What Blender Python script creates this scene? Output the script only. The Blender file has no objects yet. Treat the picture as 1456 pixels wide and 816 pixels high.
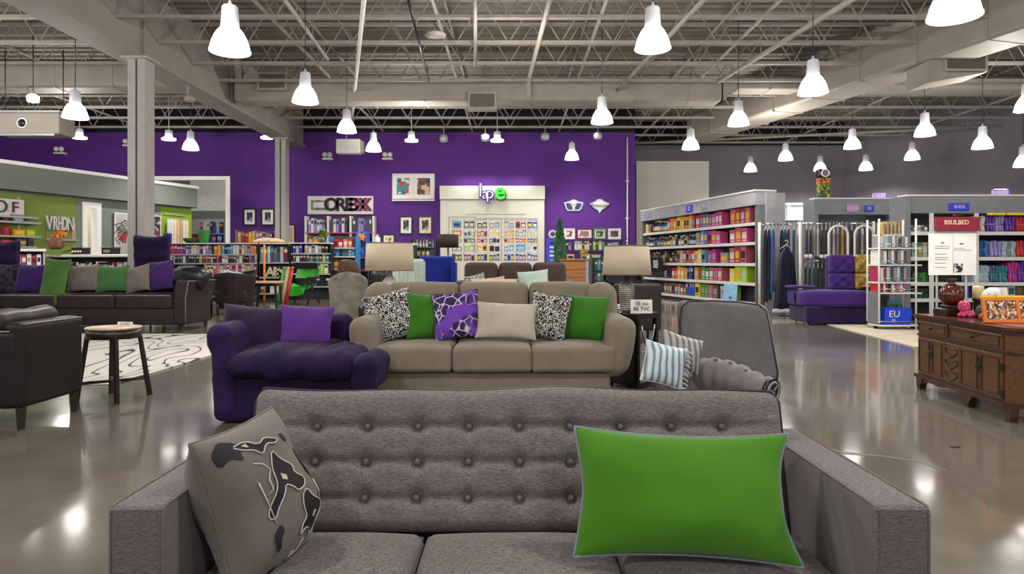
import bpy, bmesh, math, random
from mathutils import Vector, Matrix, Euler, noise
R = math.radians
rnd = random.Random(11)
SC = bpy.context.scene
COL = SC.collection
# the photograph is 1456 x 816: focal length 950 px, principal column 728, horizon row 372, eye 1.25 m above the floor
F, CX, HY, H = 950.0, 728.0, 372.0, 1.25
def P(px, py, d): return Vector(((px - CX) * d / F, d, H + (HY - py) * d / F))
def XX(px, d): return (px - CX) * d / F
def ZZ(py, d): return H + (HY - py) * d / F
def FD(py): return F * H / (py - HY)

class Plane:
    """a vertical plane through point a heading towards b; local x runs along it, local -y faces the room"""
    def __init__(s, a, b):
        s.o = Vector((a[0], a[1], 0)); dx, dy = b[0] - a[0], b[1] - a[1]
        s.len = math.hypot(dx, dy); s.th = math.atan2(dy, dx)
        s.u = Vector((math.cos(s.th), math.sin(s.th), 0)); s.n = Vector((math.sin(s.th), -math.cos(s.th), 0))
    def uv(s, px, py, off=0.0):
        o = s.o + s.n * off
        dr = Vector(((px - CX) / F, 1.0, (HY - py) / F))
        t = o.dot(s.n) / dr.dot(s.n)
        p = dr * t
        return (p - o).dot(s.u), p.z + H
    def rect(s, x0, y0, x1, y1, off=0.0):
        a, b = s.uv(x0, y0, off), s.uv(x1, y1, off); c, d = s.uv(x0, y1, off), s.uv(x1, y0, off)
        u = sorted((a[0], b[0])); return u[0], u[1], (b[1] + c[1]) / 2, (a[1] + d[1]) / 2
    def w(s, u, z=0.0, off=0.0):
        p = s.o + s.u * u + s.n * off; p.z = z; return p

# ------------------------------------------------------------------ materials
def lin(c):
    c = c / 255.0
    return c / 12.92 if c <= 0.04045 else ((c + 0.055) / 1.055) ** 2.4
def col(h):
    if isinstance(h, str):
        h = h.lstrip('#'); h = tuple(int(h[i:i + 2], 16) for i in (0, 2, 4))
    return (lin(h[0]), lin(h[1]), lin(h[2]), 1.0)
MATS = {}
class NT:
    def __init__(s, name):
        s.m = bpy.data.materials.new(name); s.m.use_nodes = True; s.t = s.m.node_tree
        s.b = s.t.nodes['Principled BSDF']; s.out = s.t.nodes['Material Output']
    def n(s, typ, **kw):
        nd = s.t.nodes.new(typ)
        for k, v in kw.items():
            if k in nd.inputs.keys() if isinstance(k, str) else False: nd.inputs[k].default_value = v
            else: setattr(nd, k, v)
        return nd
    def l(s, a, b): s.t.links.new(a, b)
    def set(s, **kw):
        for k, v in kw.items(): s.b.inputs[k.replace('_', ' ')].default_value = v
    def coord(s, scale=(1, 1, 1), rot=(0, 0, 0), kind='Object'):
        tc = s.n('ShaderNodeTexCoord'); mp = s.n('ShaderNodeMapping')
        mp.inputs['Scale'].default_value = scale; mp.inputs['Rotation'].default_value = rot
        s.l(tc.outputs[kind], mp.inputs['Vector']); return mp.outputs['Vector']
    def noise(s, vec, scale, detail=3.0, rough=0.5, dist=0.0):
        n = s.n('ShaderNodeTexNoise'); n.inputs['Scale'].default_value = scale; n.inputs['Detail'].default_value = detail
        n.inputs['Roughness'].default_value = rough; n.inputs['Distortion'].default_value = dist
        s.l(vec, n.inputs['Vector']); return n.outputs['Fac']
    def ramp(s, fac, stops, interp='LINEAR'):
        r = s.n('ShaderNodeValToRGB'); r.color_ramp.interpolation = interp
        e = r.color_ramp.elements
        while len(e) < len(stops): e.new(0.5)
        for el, (p, c) in zip(e, stops): el.position = p; el.color = col(c) if not isinstance(c, tuple) or len(c) == 3 else c
        s.l(fac, r.inputs['Fac']); return r.outputs['Color']
    def base(s, out): s.l(out, s.b.inputs['Base Color'])
    def bump(s, fac, strength=0.3, dist=0.01):
        b = s.n('ShaderNodeBump'); b.inputs['Strength'].default_value = strength; b.inputs['Distance'].default_value = dist
        s.l(fac, b.inputs['Height']); s.l(b.outputs['Normal'], s.b.inputs['Normal'])
def sc(h, k):
    if isinstance(h, str): h = h.lstrip('#'); h = tuple(int(h[i:i + 2], 16) for i in (0, 2, 4))
    return tuple(max(0, min(255, int(v * k))) for v in h)
def plain(name, c, rough=0.6, metal=0.0, emit=0.0, var=0.06, scale=6.0, spec=0.5):
    if name in MATS: return MATS[name]
    t = NT(name); v = t.coord()
    f = t.noise(v, scale, 4)
    t.base(t.ramp(f, [(0.3, sc(c, 1 - var)), (0.7, sc(c, 1 + var))]))
    t.set(Roughness=rough, Metallic=metal, Specular_IOR_Level=spec)
    if emit:
        t.set(Emission_Color=col(c), Emission_Strength=emit)
    MATS[name] = t.m; return t.m
def fabric(name, c, scale=260.0, bump=0.35, var=0.16, rough=0.92, sheen=0.15, big=0.08, aniso=(1, 1, 1)):
    if name in MATS: return MATS[name]
    t = NT(name); v = t.coord(aniso); v1 = t.coord()
    f = t.noise(v, scale, 2, 0.6); g = t.noise(v1, 5.0, 3)
    mix = t.n('ShaderNodeMix', data_type='RGBA', blend_type='MULTIPLY'); mix.inputs['Factor'].default_value = 1.0
    t.l(t.ramp(f, [(0.25, sc(c, 1 - var)), (0.75, sc(c, 1 + var))]), mix.inputs['A'])
    k = int(255 * (1 - big))
    t.l(t.ramp(g, [(0.35, (k, k, k)), (0.65, (255, 255, 255))]), mix.inputs['B'])
    t.base(mix.outputs['Result']); t.set(Roughness=rough, Sheen_Weight=sheen, Sheen_Roughness=0.5, Specular_IOR_Level=0.2)
    t.bump(f, bump, 0.002)
    MATS[name] = t.m; return t.m
def woven(name, c, c2, s=150.0, bump=0.5):
    """coarse heathered weave: two crossed fine waves broken up by noise"""
    t = NT(name); v = t.coord()
    a = t.noise(t.coord((s, s, s * 5)), 1.0, 2, 0.6); b = t.noise(t.coord((s * 0.22, s, s * 2.2)), 1.3, 2, 0.6)
    m = t.n('ShaderNodeMath', operation='ADD'); t.l(a, m.inputs[0]); t.l(b, m.inputs[1])
    m2 = t.n('ShaderNodeMath', operation='MULTIPLY'); t.l(m.outputs[0], m2.inputs[0]); m2.inputs[1].default_value = 0.5
    t.base(t.ramp(m2.outputs[0], [(0.34, c2), (0.62, c)]))
    t.set(Roughness=0.95, Sheen_Weight=0.12, Specular_IOR_Level=0.15)
    t.bump(m2.outputs[0], bump, 0.003)
    MATS[name] = t.m; return t.m
def wood(name, c, c2, scale=3.0, rough=0.4, axis=(1, 14, 14)):
    if name in MATS: return MATS[name]
    t = NT(name); v = t.coord(axis)
    f = t.noise(v, scale, 5, 0.6, 1.2); g = t.noise(v, scale * 6, 2)
    m = t.n('ShaderNodeMath', operation='MULTIPLY_ADD'); t.l(g, m.inputs[0]); m.inputs[1].default_value = 0.3
    t.l(f, m.inputs[2])
    t.base(t.ramp(m.outputs[0], [(0.4, c2), (0.62, c), (0.85, sc(c, 1.12))]))
    t.set(Roughness=rough); t.bump(f, 0.1, 0.002)
    MATS[name] = t.m; return t.m
def cells(name, ca, cb, scale=30.0, lo=0.25, hi=0.4, kind='F1', rough=0.9, warp=0.0):
    """a printed cloth of pale blotches on dark"""
    t = NT(name); v = t.coord()
    vo = t.n('ShaderNodeTexVoronoi', feature=kind); vo.inputs['Scale'].default_value = scale
    if warp:
        nz = t.n('ShaderNodeTexNoise'); nz.inputs['Scale'].default_value = scale * 0.4; t.l(v, nz.inputs['Vector'])
        mx = t.n('ShaderNodeMix', data_type='RGBA', blend_type='ADD'); mx.inputs['Factor'].default_value = warp
        t.l(v, mx.inputs['A']); t.l(nz.outputs['Color'], mx.inputs['B']); t.l(mx.outputs['Result'], vo.inputs['Vector'])
    else: t.l(v, vo.inputs['Vector'])
    t.base(t.ramp(vo.outputs['Distance'], [(lo, ca), (hi, cb)]))
    t.set(Roughness=rough, Specular_IOR_Level=0.2); MATS[name] = t.m; return t.m
def stripes(name, stops, scale=20.0, rot=(0, 0, 0), rough=0.6, dist=1.0, metal=0.0, axis='X', interp='LINEAR'):
    t = NT(name); v = t.coord(rot=rot)
    w = t.n('ShaderNodeTexWave', wave_type='BANDS', bands_direction=axis); w.inputs['Scale'].default_value = scale
    w.inputs['Distortion'].default_value = dist; w.inputs['Detail'].default_value = 1.5; t.l(v, w.inputs['Vector'])
    t.base(t.ramp(w.outputs['Fac'], stops, interp)); t.set(Roughness=rough, Metallic=metal); MATS[name] = t.m; return t.m
def speckle(name, palette, scale=8.0, rough=0.6, emit=0.0, aniso=(1, 1, 1)):
    """busy printed artwork: blocks of several colours"""
    if name in MATS: return MATS[name]
    t = NT(name); v = t.coord(aniso)
    vo = t.n('ShaderNodeTexVoronoi', distance='CHEBYCHEV'); vo.inputs['Scale'].default_value = scale; t.l(v, vo.inputs['Vector'])
    sp = t.n('ShaderNodeSeparateColor'); t.l(vo.outputs['Color'], sp.inputs['Color'])
    k = len(palette)
    out = t.ramp(sp.outputs[0], [(i / k, c) for i, c in enumerate(palette)], 'CONSTANT')
    t.base(out); t.set(Roughness=rough)
    if emit: t.l(out, t.b.inputs['Emission Color']); t.set(Emission_Strength=emit)
    MATS[name] = t.m; return t.m

# ------------------------------------------------------------------ mesh builder
class MB:
    def __init__(s): s.bm = bmesh.new(); s.mi = 0; s.sm = False
    def add(s, verts, faces, M=None, smooth=None):
        vs = [s.bm.verts.new(M @ Vector(v) if M else v) for v in verts]
        sm = s.sm if smooth is None else smooth
        for f in faces:
            try:
                fc = s.bm.faces.new([vs[i] for i in f]); fc.material_index = s.mi; fc.smooth = sm
            except ValueError: pass
        return s
    def box(s, c, size, M=None, bev=0.0):
        if bev: return s.sbox(c, size, bev, k=1, m=1, M=M, smooth=False)
        x, y, z = (v / 2 for v in size); c = Vector(c)
        vs = [c + Vector((i * x, j * y, l * z)) for l in (-1, 1) for j in (-1, 1) for i in (-1, 1)]
        return s.add(vs, [(0, 2, 3, 1), (4, 5, 7, 6), (0, 1, 5, 4), (2, 6, 7, 3), (0, 4, 6, 2), (1, 3, 7, 5)], M, False)
    def span(s, x0, x1, y0, y1, z0, z1, M=None, bev=0.0):
        return s.box(((x0 + x1) / 2, (y0 + y1) / 2, (z0 + z1) / 2), (abs(x1 - x0), abs(y1 - y0), abs(z1 - z0)), M, bev)
    def sbox(s, c, size, r, k=3, m=4, M=None, fn=None, smooth=True):
        """rounded box on a surface grid; fn(v, nx, ny, nz) may warp each point (n = position / half size)"""
        hs = [v / 2 for v in size]; c = Vector(c); m = (m, m, m) if isinstance(m, int) else m
        rr = r if not isinstance(r, (tuple, list)) else r[0]
        L = []
        for a in range(3):
            h = hs[a]; q = min(rr, h * 0.999); inn = h - q
            e = [inn + q * math.tan(math.pi / 4 * (i / k)) for i in range(k + 1)]
            mid = [inn * (2 * i / m[a] - 1) for i in range(1, m[a])] if inn > 1e-6 else []
            lo = [-v for v in reversed(e)]
            if inn <= h * 0.002: L.append(lo[:-1] + [0.0] + e[1:])
            else: L.append(lo + mid + e)
        n = [len(v) for v in L]; idx = {}; verts = []
        def vid(i, j, l):
            kk = (i, j, l)
            if kk in idx: return idx[kk]
            q = Vector((L[0][i], L[1][j], L[2][l]))
            inn = Vector([max(-(hs[a] - min(rr, hs[a])), min(hs[a] - min(rr, hs[a]), q[a])) for a in range(3)])
            v = q - inn
            if v.length > 1e-9: v = inn + v.normalized() * rr
            else: v = q
            if fn: v = fn(Vector(v), v.x / hs[0], v.y / hs[1], v.z / hs[2])
            idx[kk] = len(verts); verts.append(v + c); return idx[kk]
        faces = []
        for l, fl in ((0, True), (n[2] - 1, False)):
            for i in range(n[0] - 1):
                for j in range(n[1] - 1):
                    f = [vid(i, j, l), vid(i + 1, j, l), vid(i + 1, j + 1, l), vid(i, j + 1, l)]
                    faces.append(f[::-1] if fl else f)
        for j, fl in ((0, False), (n[1] - 1, True)):
            for i in range(n[0] - 1):
                for l in range(n[2] - 1):
                    f = [vid(i, j, l), vid(i + 1, j, l), vid(i + 1, j, l + 1), vid(i, j, l + 1)]
                    faces.append(f[::-1] if fl else f)
        for i, fl in ((0, True), (n[0] - 1, False)):
            for j in range(n[1] - 1):
                for l in range(n[2] - 1):
                    f = [vid(i, j, l), vid(i, j + 1, l), vid(i, j + 1, l + 1), vid(i, j, l + 1)]
                    faces.append(f[::-1] if fl else f)
        return s.add(verts, faces, M, smooth)
    def cyl(s, p0, p1, r0, r1=None, n=12, caps=True, smooth=True):
        return s.tube([p0, p1], [r0, r0 if r1 is None else r1], n, caps, smooth)
    def tube(s, path, r, n=8, caps=True, smooth=True, closed=False):
        path = [Vector(p) for p in path]; N = len(path)
        rs = [r] * N if isinstance(r, (int, float)) else r
        T = []
        for i in range(N):
            a = path[(i - 1) % N] if closed or i else path[0]; b = path[(i + 1) % N] if closed or i < N - 1 else path[-1]
            d = b - a; T.append(d.normalized() if d.length > 1e-9 else Vector((0, 0, 1)))
        up = Vector((0, 0, 1)) if abs(T[0].z) < 0.9 else Vector((1, 0, 0))
        u = T[0].cross(up).normalized(); vs = []
        for i in range(N):
            u = (u - T[i] * u.dot(T[i])).normalized(); w = T[i].cross(u)
            for j in range(n):
                a = 2 * math.pi * j / n; vs.append(path[i] + (u * math.cos(a) + w * math.sin(a)) * rs[i])
        fs = []
        for i in range(N if closed else N - 1):
            for j in range(n):
                a, b = i * n, ((i + 1) % N) * n
                fs.append((a + j, b + j, b + (j + 1) % n, a + (j + 1) % n))
        s.add(vs, fs, None, smooth)
        if caps and not closed:
            s.add(vs[:n], [tuple(range(n))], None, False); s.add(vs[-n:], [tuple(range(n))[::-1]], None, False)
        return s
    def lathe(s, prof, c=(0, 0, 0), n=20, M=None, smooth=True, sx=1.0, sy=1.0):
        c = Vector(c); vs = []; fs = []
        for r, z in prof:
            for j in range(n):
                a = 2 * math.pi * j / n; vs.append(c + Vector((r * sx * math.cos(a), r * sy * math.sin(a), z)))
        for i in range(len(prof) - 1):
            for j in range(n):
                fs.append((i * n + j, i * n + (j + 1) % n, (i + 1) * n + (j + 1) % n, (i + 1) * n + j))
        if prof[0][0] > 1e-4: fs.append(tuple(range(n))[::-1])
        if prof[-1][0] > 1e-4: fs.append(tuple((len(prof) - 1) * n + j for j in range(n)))
        return s.add(vs, fs, M, smooth)
    def prism(s, poly, y0, y1, M=None):
        """polygon in x-z, extruded along y"""
        n = len(poly); vs = [Vector((x, y0, z)) for x, z in poly] + [Vector((x, y1, z)) for x, z in poly]
        fs = [tuple(range(n)), tuple(range(n, 2 * n))[::-1]] + [(i, n + i, n + (i + 1) % n, (i + 1) % n) for i in range(n)]
        return s.add(vs, fs, M, False)
    def sheet(s, nu, nv, fn, M=None, smooth=True):
        vs = [fn(i / nu, j / nv) for j in range(nv + 1) for i in range(nu + 1)]
        fs = [(j * (nu + 1) + i, j * (nu + 1) + i + 1, (j + 1) * (nu + 1) + i + 1, (j + 1) * (nu + 1) + i) for j in range(nv) for i in range(nu)]
        return s.add(vs, fs, M, smooth)
    def ball(s, c, r, n=14, sx=1, sy=1, sz=1, M=None):
        k = n // 2
        return s.lathe([(r * math.sin(math.pi * i / k), -r * sz * math.cos(math.pi * i / k)) for i in range(k + 1)], c, n, M, True, sx, sy)
    def mesh(s, name, fix=True):
        if fix:
            bmesh.ops.remove_doubles(s.bm, verts=s.bm.verts, dist=1e-6)
            bmesh.ops.recalc_face_normals(s.bm, faces=s.bm.faces)
        me = bpy.data.meshes.new(name); s.bm.to_mesh(me); s.bm.free(); return me
def obj(name, mb, mat, parent=None, fix=True):
    me = mb.mesh(name, fix) if isinstance(mb, MB) else mb
    o = bpy.data.objects.new(name, me); COL.objects.link(o)
    for m in (mat if isinstance(mat, (list, tuple)) else [mat]):
        if isinstance(mb, MB): me.materials.append(m)
    if parent: o.parent = parent
    return o
def tag(o, label, cat, group=None, kind=None):
    if label: o['label'] = label
    if cat: o['category'] = cat
    if group: o['group'] = group
    if kind: o['kind'] = kind
    return o
def thing(name, label, cat, loc=(0, 0, 0), rz=0.0, group=None, kind=None):
    o = bpy.data.objects.new(name, None); COL.objects.link(o); o.empty_display_size = 0.1
    o.location = loc; o.rotation_euler = (0, 0, rz); return tag(o, label, cat, group, kind)
def solo(name, mb, mat, label, cat, loc=(0, 0, 0), rot=(0, 0, 0), group=None, kind=None, fix=True):
    o = obj(name, mb, mat, None, fix); o.location = loc; o.rotation_euler = rot; return tag(o, label, cat, group, kind)
def struct(name, mb, mat):
    o = obj(name, mb, mat); o['kind'] = 'structure'; return o
def dup(root, loc, rz=None, label=None, group=None, scale=None):
    def cp(o, par):
        c = o.copy(); COL.objects.link(c); c.parent = par
        for ch in o.children: cp(ch, c)
        return c
    r = cp(root, None); r.location = loc
    if rz is not None: r.rotation_euler = (0, 0, rz)
    if scale: r.scale = (scale,) * 3
    if label: r['label'] = label
    if group: r['group'] = group
    return r
def text(name, s, size, mat, parent, loc, rot=(math.pi / 2, 0, 0), ext=0.004, align='CENTER', sx=1.0, bold=0.0):
    c = bpy.data.curves.new(name, 'FONT'); c.body = s; c.size = size; c.extrude = ext; c.align_x = align; c.align_y = 'CENTER'
    c.offset = bold; c.resolution_u = 3
    tmp = bpy.data.objects.new(name + '_curve', c); COL.objects.link(tmp)
    me = bpy.data.meshes.new_from_object(tmp.evaluated_get(bpy.context.evaluated_depsgraph_get()))
    bpy.data.objects.remove(tmp); bpy.data.curves.remove(c)
    o = bpy.data.objects.new(name, me); COL.objects.link(o); me.materials.clear(); me.materials.append(mat)
    o.location = loc; o.rotation_euler = rot; o.scale = (sx, 1, 1)
    if parent: o.parent = parent
    return o
def bumpn(v, s, a): return noise.noise(Vector(v) * s) * a

# soft throw pillow, standing in its local x-z plane and facing -y
def pillow_fn(w, h, t, pin=0.07, seed=0.0, wr=0.012, sag=0.0):
    def f(u, v, side, off=0.0):
        x = w / 2 * u * (1 - pin * (1 - v * v)); z = h / 2 * v * (1 - pin * (1 - u * u))
        e = max(0.0, (1 - abs(u) ** 2.4) * (1 - abs(v) ** 2.4)) ** 0.55
        y = t / 2 * e + off
        q = noise.noise(Vector((x * 5 + seed, z * 5, side * 3 + seed))) + 0.6 * noise.noise(Vector((x * 14 + seed, z * 9 - seed, side)))
        y += q * wr * min(1.0, e * 1.6)
        z -= sag * (1 - v) * 0.0
        return Vector((x + wr * 0.5 * noise.noise(Vector((z * 7, seed, 2))), side * y, z))
    return f
def add_pillow(mb, f, n=16):
    for side in (-1, 1):
        def g(a, b, side=side):
            return f(math.sin((a - .5) * math.pi), math.sin((b - .5) * math.pi), side)
        mb.sheet(n, n, g)
def pillow(name, label, mat, w, h, t, loc, rot, pipe=None, group=None, pin=0.07, seed=0.0, wr=0.012, cat='pillow'):
    f = pillow_fn(w, h, t, pin, seed, wr)
    mb = MB(); add_pillow(mb, f)
    o = solo(name, mb, mat, label, cat, loc, rot, group)
    if pipe:
        m2 = MB(); pts = []
        for k in range(64):
            a = k / 16.0; s_ = math.sin((a % 1 - .5) * math.pi)
            u, v = ((s_, -1), (1, s_), (-s_, 1), (-1, -s_))[int(a)]
            pts.append(f(u, v, 1))
        m2.tube(pts, 0.0045, 6, closed=True); obj('piping', m2, pipe, o)
    return o, f
def patch(mb, f, polys, off=0.003, cuts=3):
    """printed motifs: flat u-v polygons draped on the front of a pillow"""
    for poly in polys:
        bm = bmesh.new(); vs = [bm.verts.new((u, v, 0)) for u, v in poly]; bm.faces.new(vs)
        bmesh.ops.triangulate(bm, faces=bm.faces)
        for _ in range(cuts): bmesh.ops.subdivide_edges(bm, edges=[e for e in bm.edges if e.calc_length() > 0.09], cuts=1); bmesh.ops.triangulate(bm, faces=bm.faces)
        bm.verts.index_update()
        mb.add([f(v.co.x, v.co.y, -1, off) for v in bm.verts], [[v.index for v in fc.verts] for fc in bm.faces], None, True); bm.free()

# ------------------------------------------------------------------ common materials
M = {}
M['white'] = plain('white_paint', '#d8d6d0', 0.5, var=0.03)
M['offwhite'] = plain('off_white_paint', '#c9c5b8', 0.6, var=0.02)
M['black'] = plain('black_lacquer', '#121114', 0.35)
M['dark'] = plain('dark_grey_metal', '#2b2b30', 0.4)
M['steel'] = plain('brushed_steel', '#9a9ca0', 0.3, 0.85)
M['chrome'] = plain('chrome', '#c8c8cc', 0.12, 1.0)
M['greymetal'] = plain('grey_metal', '#7d7f85', 0.4, 0.3, var=0.03)
M['ltmetal'] = plain('pale_metal', '#a8a9ad', 0.4, 0.2, var=0.03)
M['ceil'] = plain('ceiling_paint', '#7d766c', 0.75, var=0.05, scale=2)
M['joist'] = plain('joist_paint', '#999289', 0.6, var=0.05)
M['duct'] = plain('duct_paint', '#968f85', 0.6, var=0.03, scale=2)
M['girder'] = plain('girder_paint', '#8f8880', 0.65, var=0.03, scale=2)
M['purplewall'] = plain('purple_wall_paint', '#592f80', 0.75, var=0.02, scale=0.6, spec=0.2)
M['greywall'] = plain('grey_wall_paint', '#6c6a72', 0.8, var=0.03, scale=0.6)
M['sagewall'] = plain('sage_grey_wall_paint', '#7f867e', 0.8, var=0.02, scale=0.6)
M['green_panel'] = plain('olive_green_paint', '#7d9140', 0.7, var=0.04, scale=1)
M['lime_panel'] = plain('lime_green_paint', '#93b334', 0.7, var=0.03, scale=1)
M['cream'] = plain('cream_paint', '#d8d4c6', 0.75, var=0.02, scale=0.6)
M['paper'] = plain('white_paper', '#e6e4de', 0.7, var=0.02)
M['pages'] = plain('book_pages', '#cfc6b0', 0.8)
M['lamp'] = plain('lit_lamp_glass', '#fffaf2', 0.4, emit=10.0, var=0.0)
M['lampdim'] = plain('lamp_housing', '#b9bcc2', 0.4, emit=0.12, var=0.02)
M['trim'] = plain('glowing_white_trim', '#e2e0dc', 0.5, emit=0.3, var=0.02)  # white paint with a faint glow added so the trim looks brightly lit
M['pillar'] = plain('pillar_paint', '#a5a09a', 0.55, var=0.03)
M['upper'] = plain('upper_gloom_dark', '#17121f', 0.9)  # near-black colour for the darkness behind the roof joists
M['rubber'] = plain('black_rubber', '#1a1a1a', 0.8)
M['walnut'] = wood('dark_walnut', '#251813', '#120b08')
PAL = {}
for k, c in dict(red='#b5252b', crimson='#9c2340', pink='#c6447f', magenta='#b22a80', rose='#b5566a', orange='#dd7a1e', amber='#e0a21c', yellow='#e3c51e',
                 lime='#9fc52b', green='#3c8a35', dkgreen='#23512c', teal='#2b7f86', sky='#4f96c8', blue='#2553b0', navy='#1b2350', indigo='#2c1fa0', violet='#5c2f92', lilac='#8d7fb5',
                 white='#d6d4d0', grey='#8b8c90', dkgrey='#44454b', black='#17161a', brown='#6a4630', tan='#b39b78', cream='#d8cba8', ice='#a9bcc8', denim='#4b637f', maroon='#5e1a2a').items():
    PAL[k] = plain('print_' + k, c, 0.5, var=0.12, scale=25)
# ================================================================== SETTING
def floor_mat():
    t = NT('polished_concrete'); v = t.coord()
    a = t.noise(v, 0.35, 5, 0.55, 0.8); b = t.noise(v, 2.2, 6, 0.6, 0.6)
    m = t.n('ShaderNodeMath', operation='MULTIPLY_ADD'); t.l(b, m.inputs[0]); m.inputs[1].default_value = 0.45; t.l(a, m.inputs[2])
    t.base(t.ramp(m.outputs[0], [(0.5, '#5d564c'), (0.72, '#6b645a'), (0.92, '#777067')]))
    r = t.n('ShaderNodeMapRange'); r.inputs['To Min'].default_value = 0.07; r.inputs['To Max'].default_value = 0.17
    t.l(b, r.inputs['Value']); t.l(r.outputs[0], t.b.inputs['Roughness'])
    t.set(Specular_IOR_Level=0.55, Coat_Weight=0.25, Coat_Roughness=0.06)
    t.bump(t.noise(v, 0.9, 3), 0.06, 0.02)
    return t.m
M['floor'] = floor_mat()
YW, YG, ZD, ZJ = 27.0, 30.0, 7.6, 6.42
mb = MB(); mb.span(-23, 25, -7, 34, -0.2, 0); struct('floor', mb, M['floor'])
# light patched streak across the concrete
mb = MB()
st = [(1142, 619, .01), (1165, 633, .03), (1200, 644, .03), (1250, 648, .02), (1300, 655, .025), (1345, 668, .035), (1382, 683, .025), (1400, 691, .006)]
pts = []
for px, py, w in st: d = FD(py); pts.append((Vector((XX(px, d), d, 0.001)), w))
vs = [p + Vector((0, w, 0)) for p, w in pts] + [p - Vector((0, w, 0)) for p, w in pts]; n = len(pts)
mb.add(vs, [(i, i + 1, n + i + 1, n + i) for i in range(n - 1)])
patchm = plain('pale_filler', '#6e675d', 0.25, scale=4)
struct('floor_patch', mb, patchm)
mb = MB(); p0 = P(1358, 636, FD(636)); mb.span(p0.x - .03, p0.x + .03, p0.y - .008, p0.y + .008, 0, .006)
solo('floor_socket_cover', mb, M['black'], 'small black slot cover set flush in the open concrete floor near the patched streak', 'floor cover')
# corrugated roof deck
mb = MB(); prof = []
y = -7.0
while y < 34: prof += [(y, ZD), (y + .17, ZD), (y + .21, ZD - .09), (y + .38, ZD - .09)]; y += .42
mb.add([(x, a, b) for x in (-23, 25) for a, b in prof], [(i, i + 1, len(prof) + i + 1, len(prof) + i) for i in range(len(prof) - 1)])
struct('ceiling', mb, M['ceil'])
mb = MB(); mb.span(-23, 25, -7, 34, ZD + .02, ZD + .1); struct('ceiling_roof', mb, M['dark'])
# open web joists
for jy in [2.6 + 1.66 * i for i in range(17)]:
    mb = MB()
    for z in (ZJ, ZD - .16):
        mb.span(-22.5, 24.5, jy - .06, jy - .015, z, z + .07); mb.span(-22.5, 24.5, jy + .015, jy + .06, z, z + .07)
    x = -22.4; up = True
    while x < 24.4:
        a, b = (ZJ + .03, ZD - .12) if up else (ZD - .12, ZJ + .03)
        mb.cyl((x, jy, a), (x + .62, jy, b), .018, n=5, caps=False); x += .62; up = not up
    struct('ceiling_joist', mb, M['joist'])
for bx, yy in [(-19, 0), (-14.5, 0), (-5.2, 0), (-1.6, 0), (1.9, 0), (5.4, 0), (12, 0), (16, 0)]:
    mb = MB(); mb.span(bx - .03, bx + .03, 3, 29.6, ZJ + .07, ZJ + .12); mb.span(bx - .03, bx + .03, 3, 29.6, ZD - .2, ZD - .16)
    struct('ceiling_bridging', mb, M['joist'])
# deep girder on the two left columns
mb = MB(); mb.span(-8.9, -8.4, 2, 26.9, 5.93, ZD - .02); mb.span(-9.0, -8.3, 2, 26.9, 5.85, 5.93)
for yy in (6, 10.5, 15.2, 20, 25): mb.span(-8.4, -8.34, yy - .05, yy + .05, 5.9, ZD - .05)
struct('ceiling_girder', mb, M['girder'])
for px, d in ((200.5, 15.2), (401, 25.0)):
    x = XX(px, d); mb = MB()
    mb.span(x - .19, x - .02, d - .2, d + .2, 0, 5.85); mb.span(x + .03, x + .2, d - .2, d + .2, 0, 5.85); mb.span(x - .03, x + .04, d - .05, d + .05, 0, 5.85)
    mb.span(x - .3, x + .3, d - .3, d + .3, 0, .02); mb.span(x - .3, x + .3, d - .3, d + .3, 5.8, 5.85)
    struct('pillar', mb, M['pillar'])
# walls
OX0, OX1, OZ = -15.0, XX(322, YW), ZZ(256, YW)
WX = XX(903, YW)
mb = MB()
mb.span(-23, OX0, YW, YW + .2, 0, ZD); mb.span(OX0, OX1, YW, YW + .2, OZ, ZD); mb.span(OX1, WX, YW, YW + .2, 0, ZD)
mb.span(WX - .2, WX, YW + .2, YG, 0, ZD)
struct('wall_back', mb, M['purplewall'])
mb = MB(); t_ = .15
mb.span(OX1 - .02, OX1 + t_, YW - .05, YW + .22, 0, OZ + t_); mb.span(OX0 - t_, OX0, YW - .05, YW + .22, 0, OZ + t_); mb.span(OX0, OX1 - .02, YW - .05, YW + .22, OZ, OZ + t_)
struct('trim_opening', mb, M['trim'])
mb = MB(); mb.span(OX0 - 1, OX1 + 1, 33.2, 33.4, 0, 6); struct('wall_alcove', mb, plain('alcove_paint_glow', '#c9c6be', .8, emit=0.25))  # back wall glows a little so the room beyond looks lit
mb = MB(); mb.span(OX0 - 1, OX1 + 1, 32.2, 33.2, 2.4, 3.7); struct('wall_alcove_soffit', mb, M['sagewall'])
mb = MB(); mb.span(OX0 - 1, OX1 + 1, 27.2, 33.4, 6, 6.1); struct('ceiling_alcove', mb, M['cream'])
mb = MB(); mb.span(OX0 - 1.1, OX0 - 1, 27.2, 33.4, 0, 6); struct('wall_alcove_west', mb, M['sagewall'])
mb = MB(); mb.span(OX1 + 1, OX1 + 1.1, 27.2, 33.4, 0, 6); struct('wall_alcove_east', mb, M['cream'])
GX = XX(1200, YG)
mb = MB(); mb.span(-23, WX, YW - .02, YW, ZJ + .05, ZD); mb.span(WX - .02, GX, YG - .02, YG, ZJ + .05, ZD); struct('wall_upper_gloom', mb, M['upper'])  # dark strip over both walls, painting in the gloom up among the joists
PG = Plane((GX, YG), (XX(1456, 23.7), 23.7))
WZ0, WZ1, WA, WB = ZZ(311, YG), ZZ(292, YG), XX(1088, YG), XX(1166, YG)
mb = MB(); mb.span(WX - .2, WA, YG, YG + .2, 0, ZD); mb.span(WB, GX, YG, YG + .2, 0, ZD); mb.span(WA, WB, YG, YG + .2, 0, WZ0); mb.span(WA, WB, YG, YG + .2, WZ1, ZD)
struct('wall_grey', mb, M['greywall'])
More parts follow.
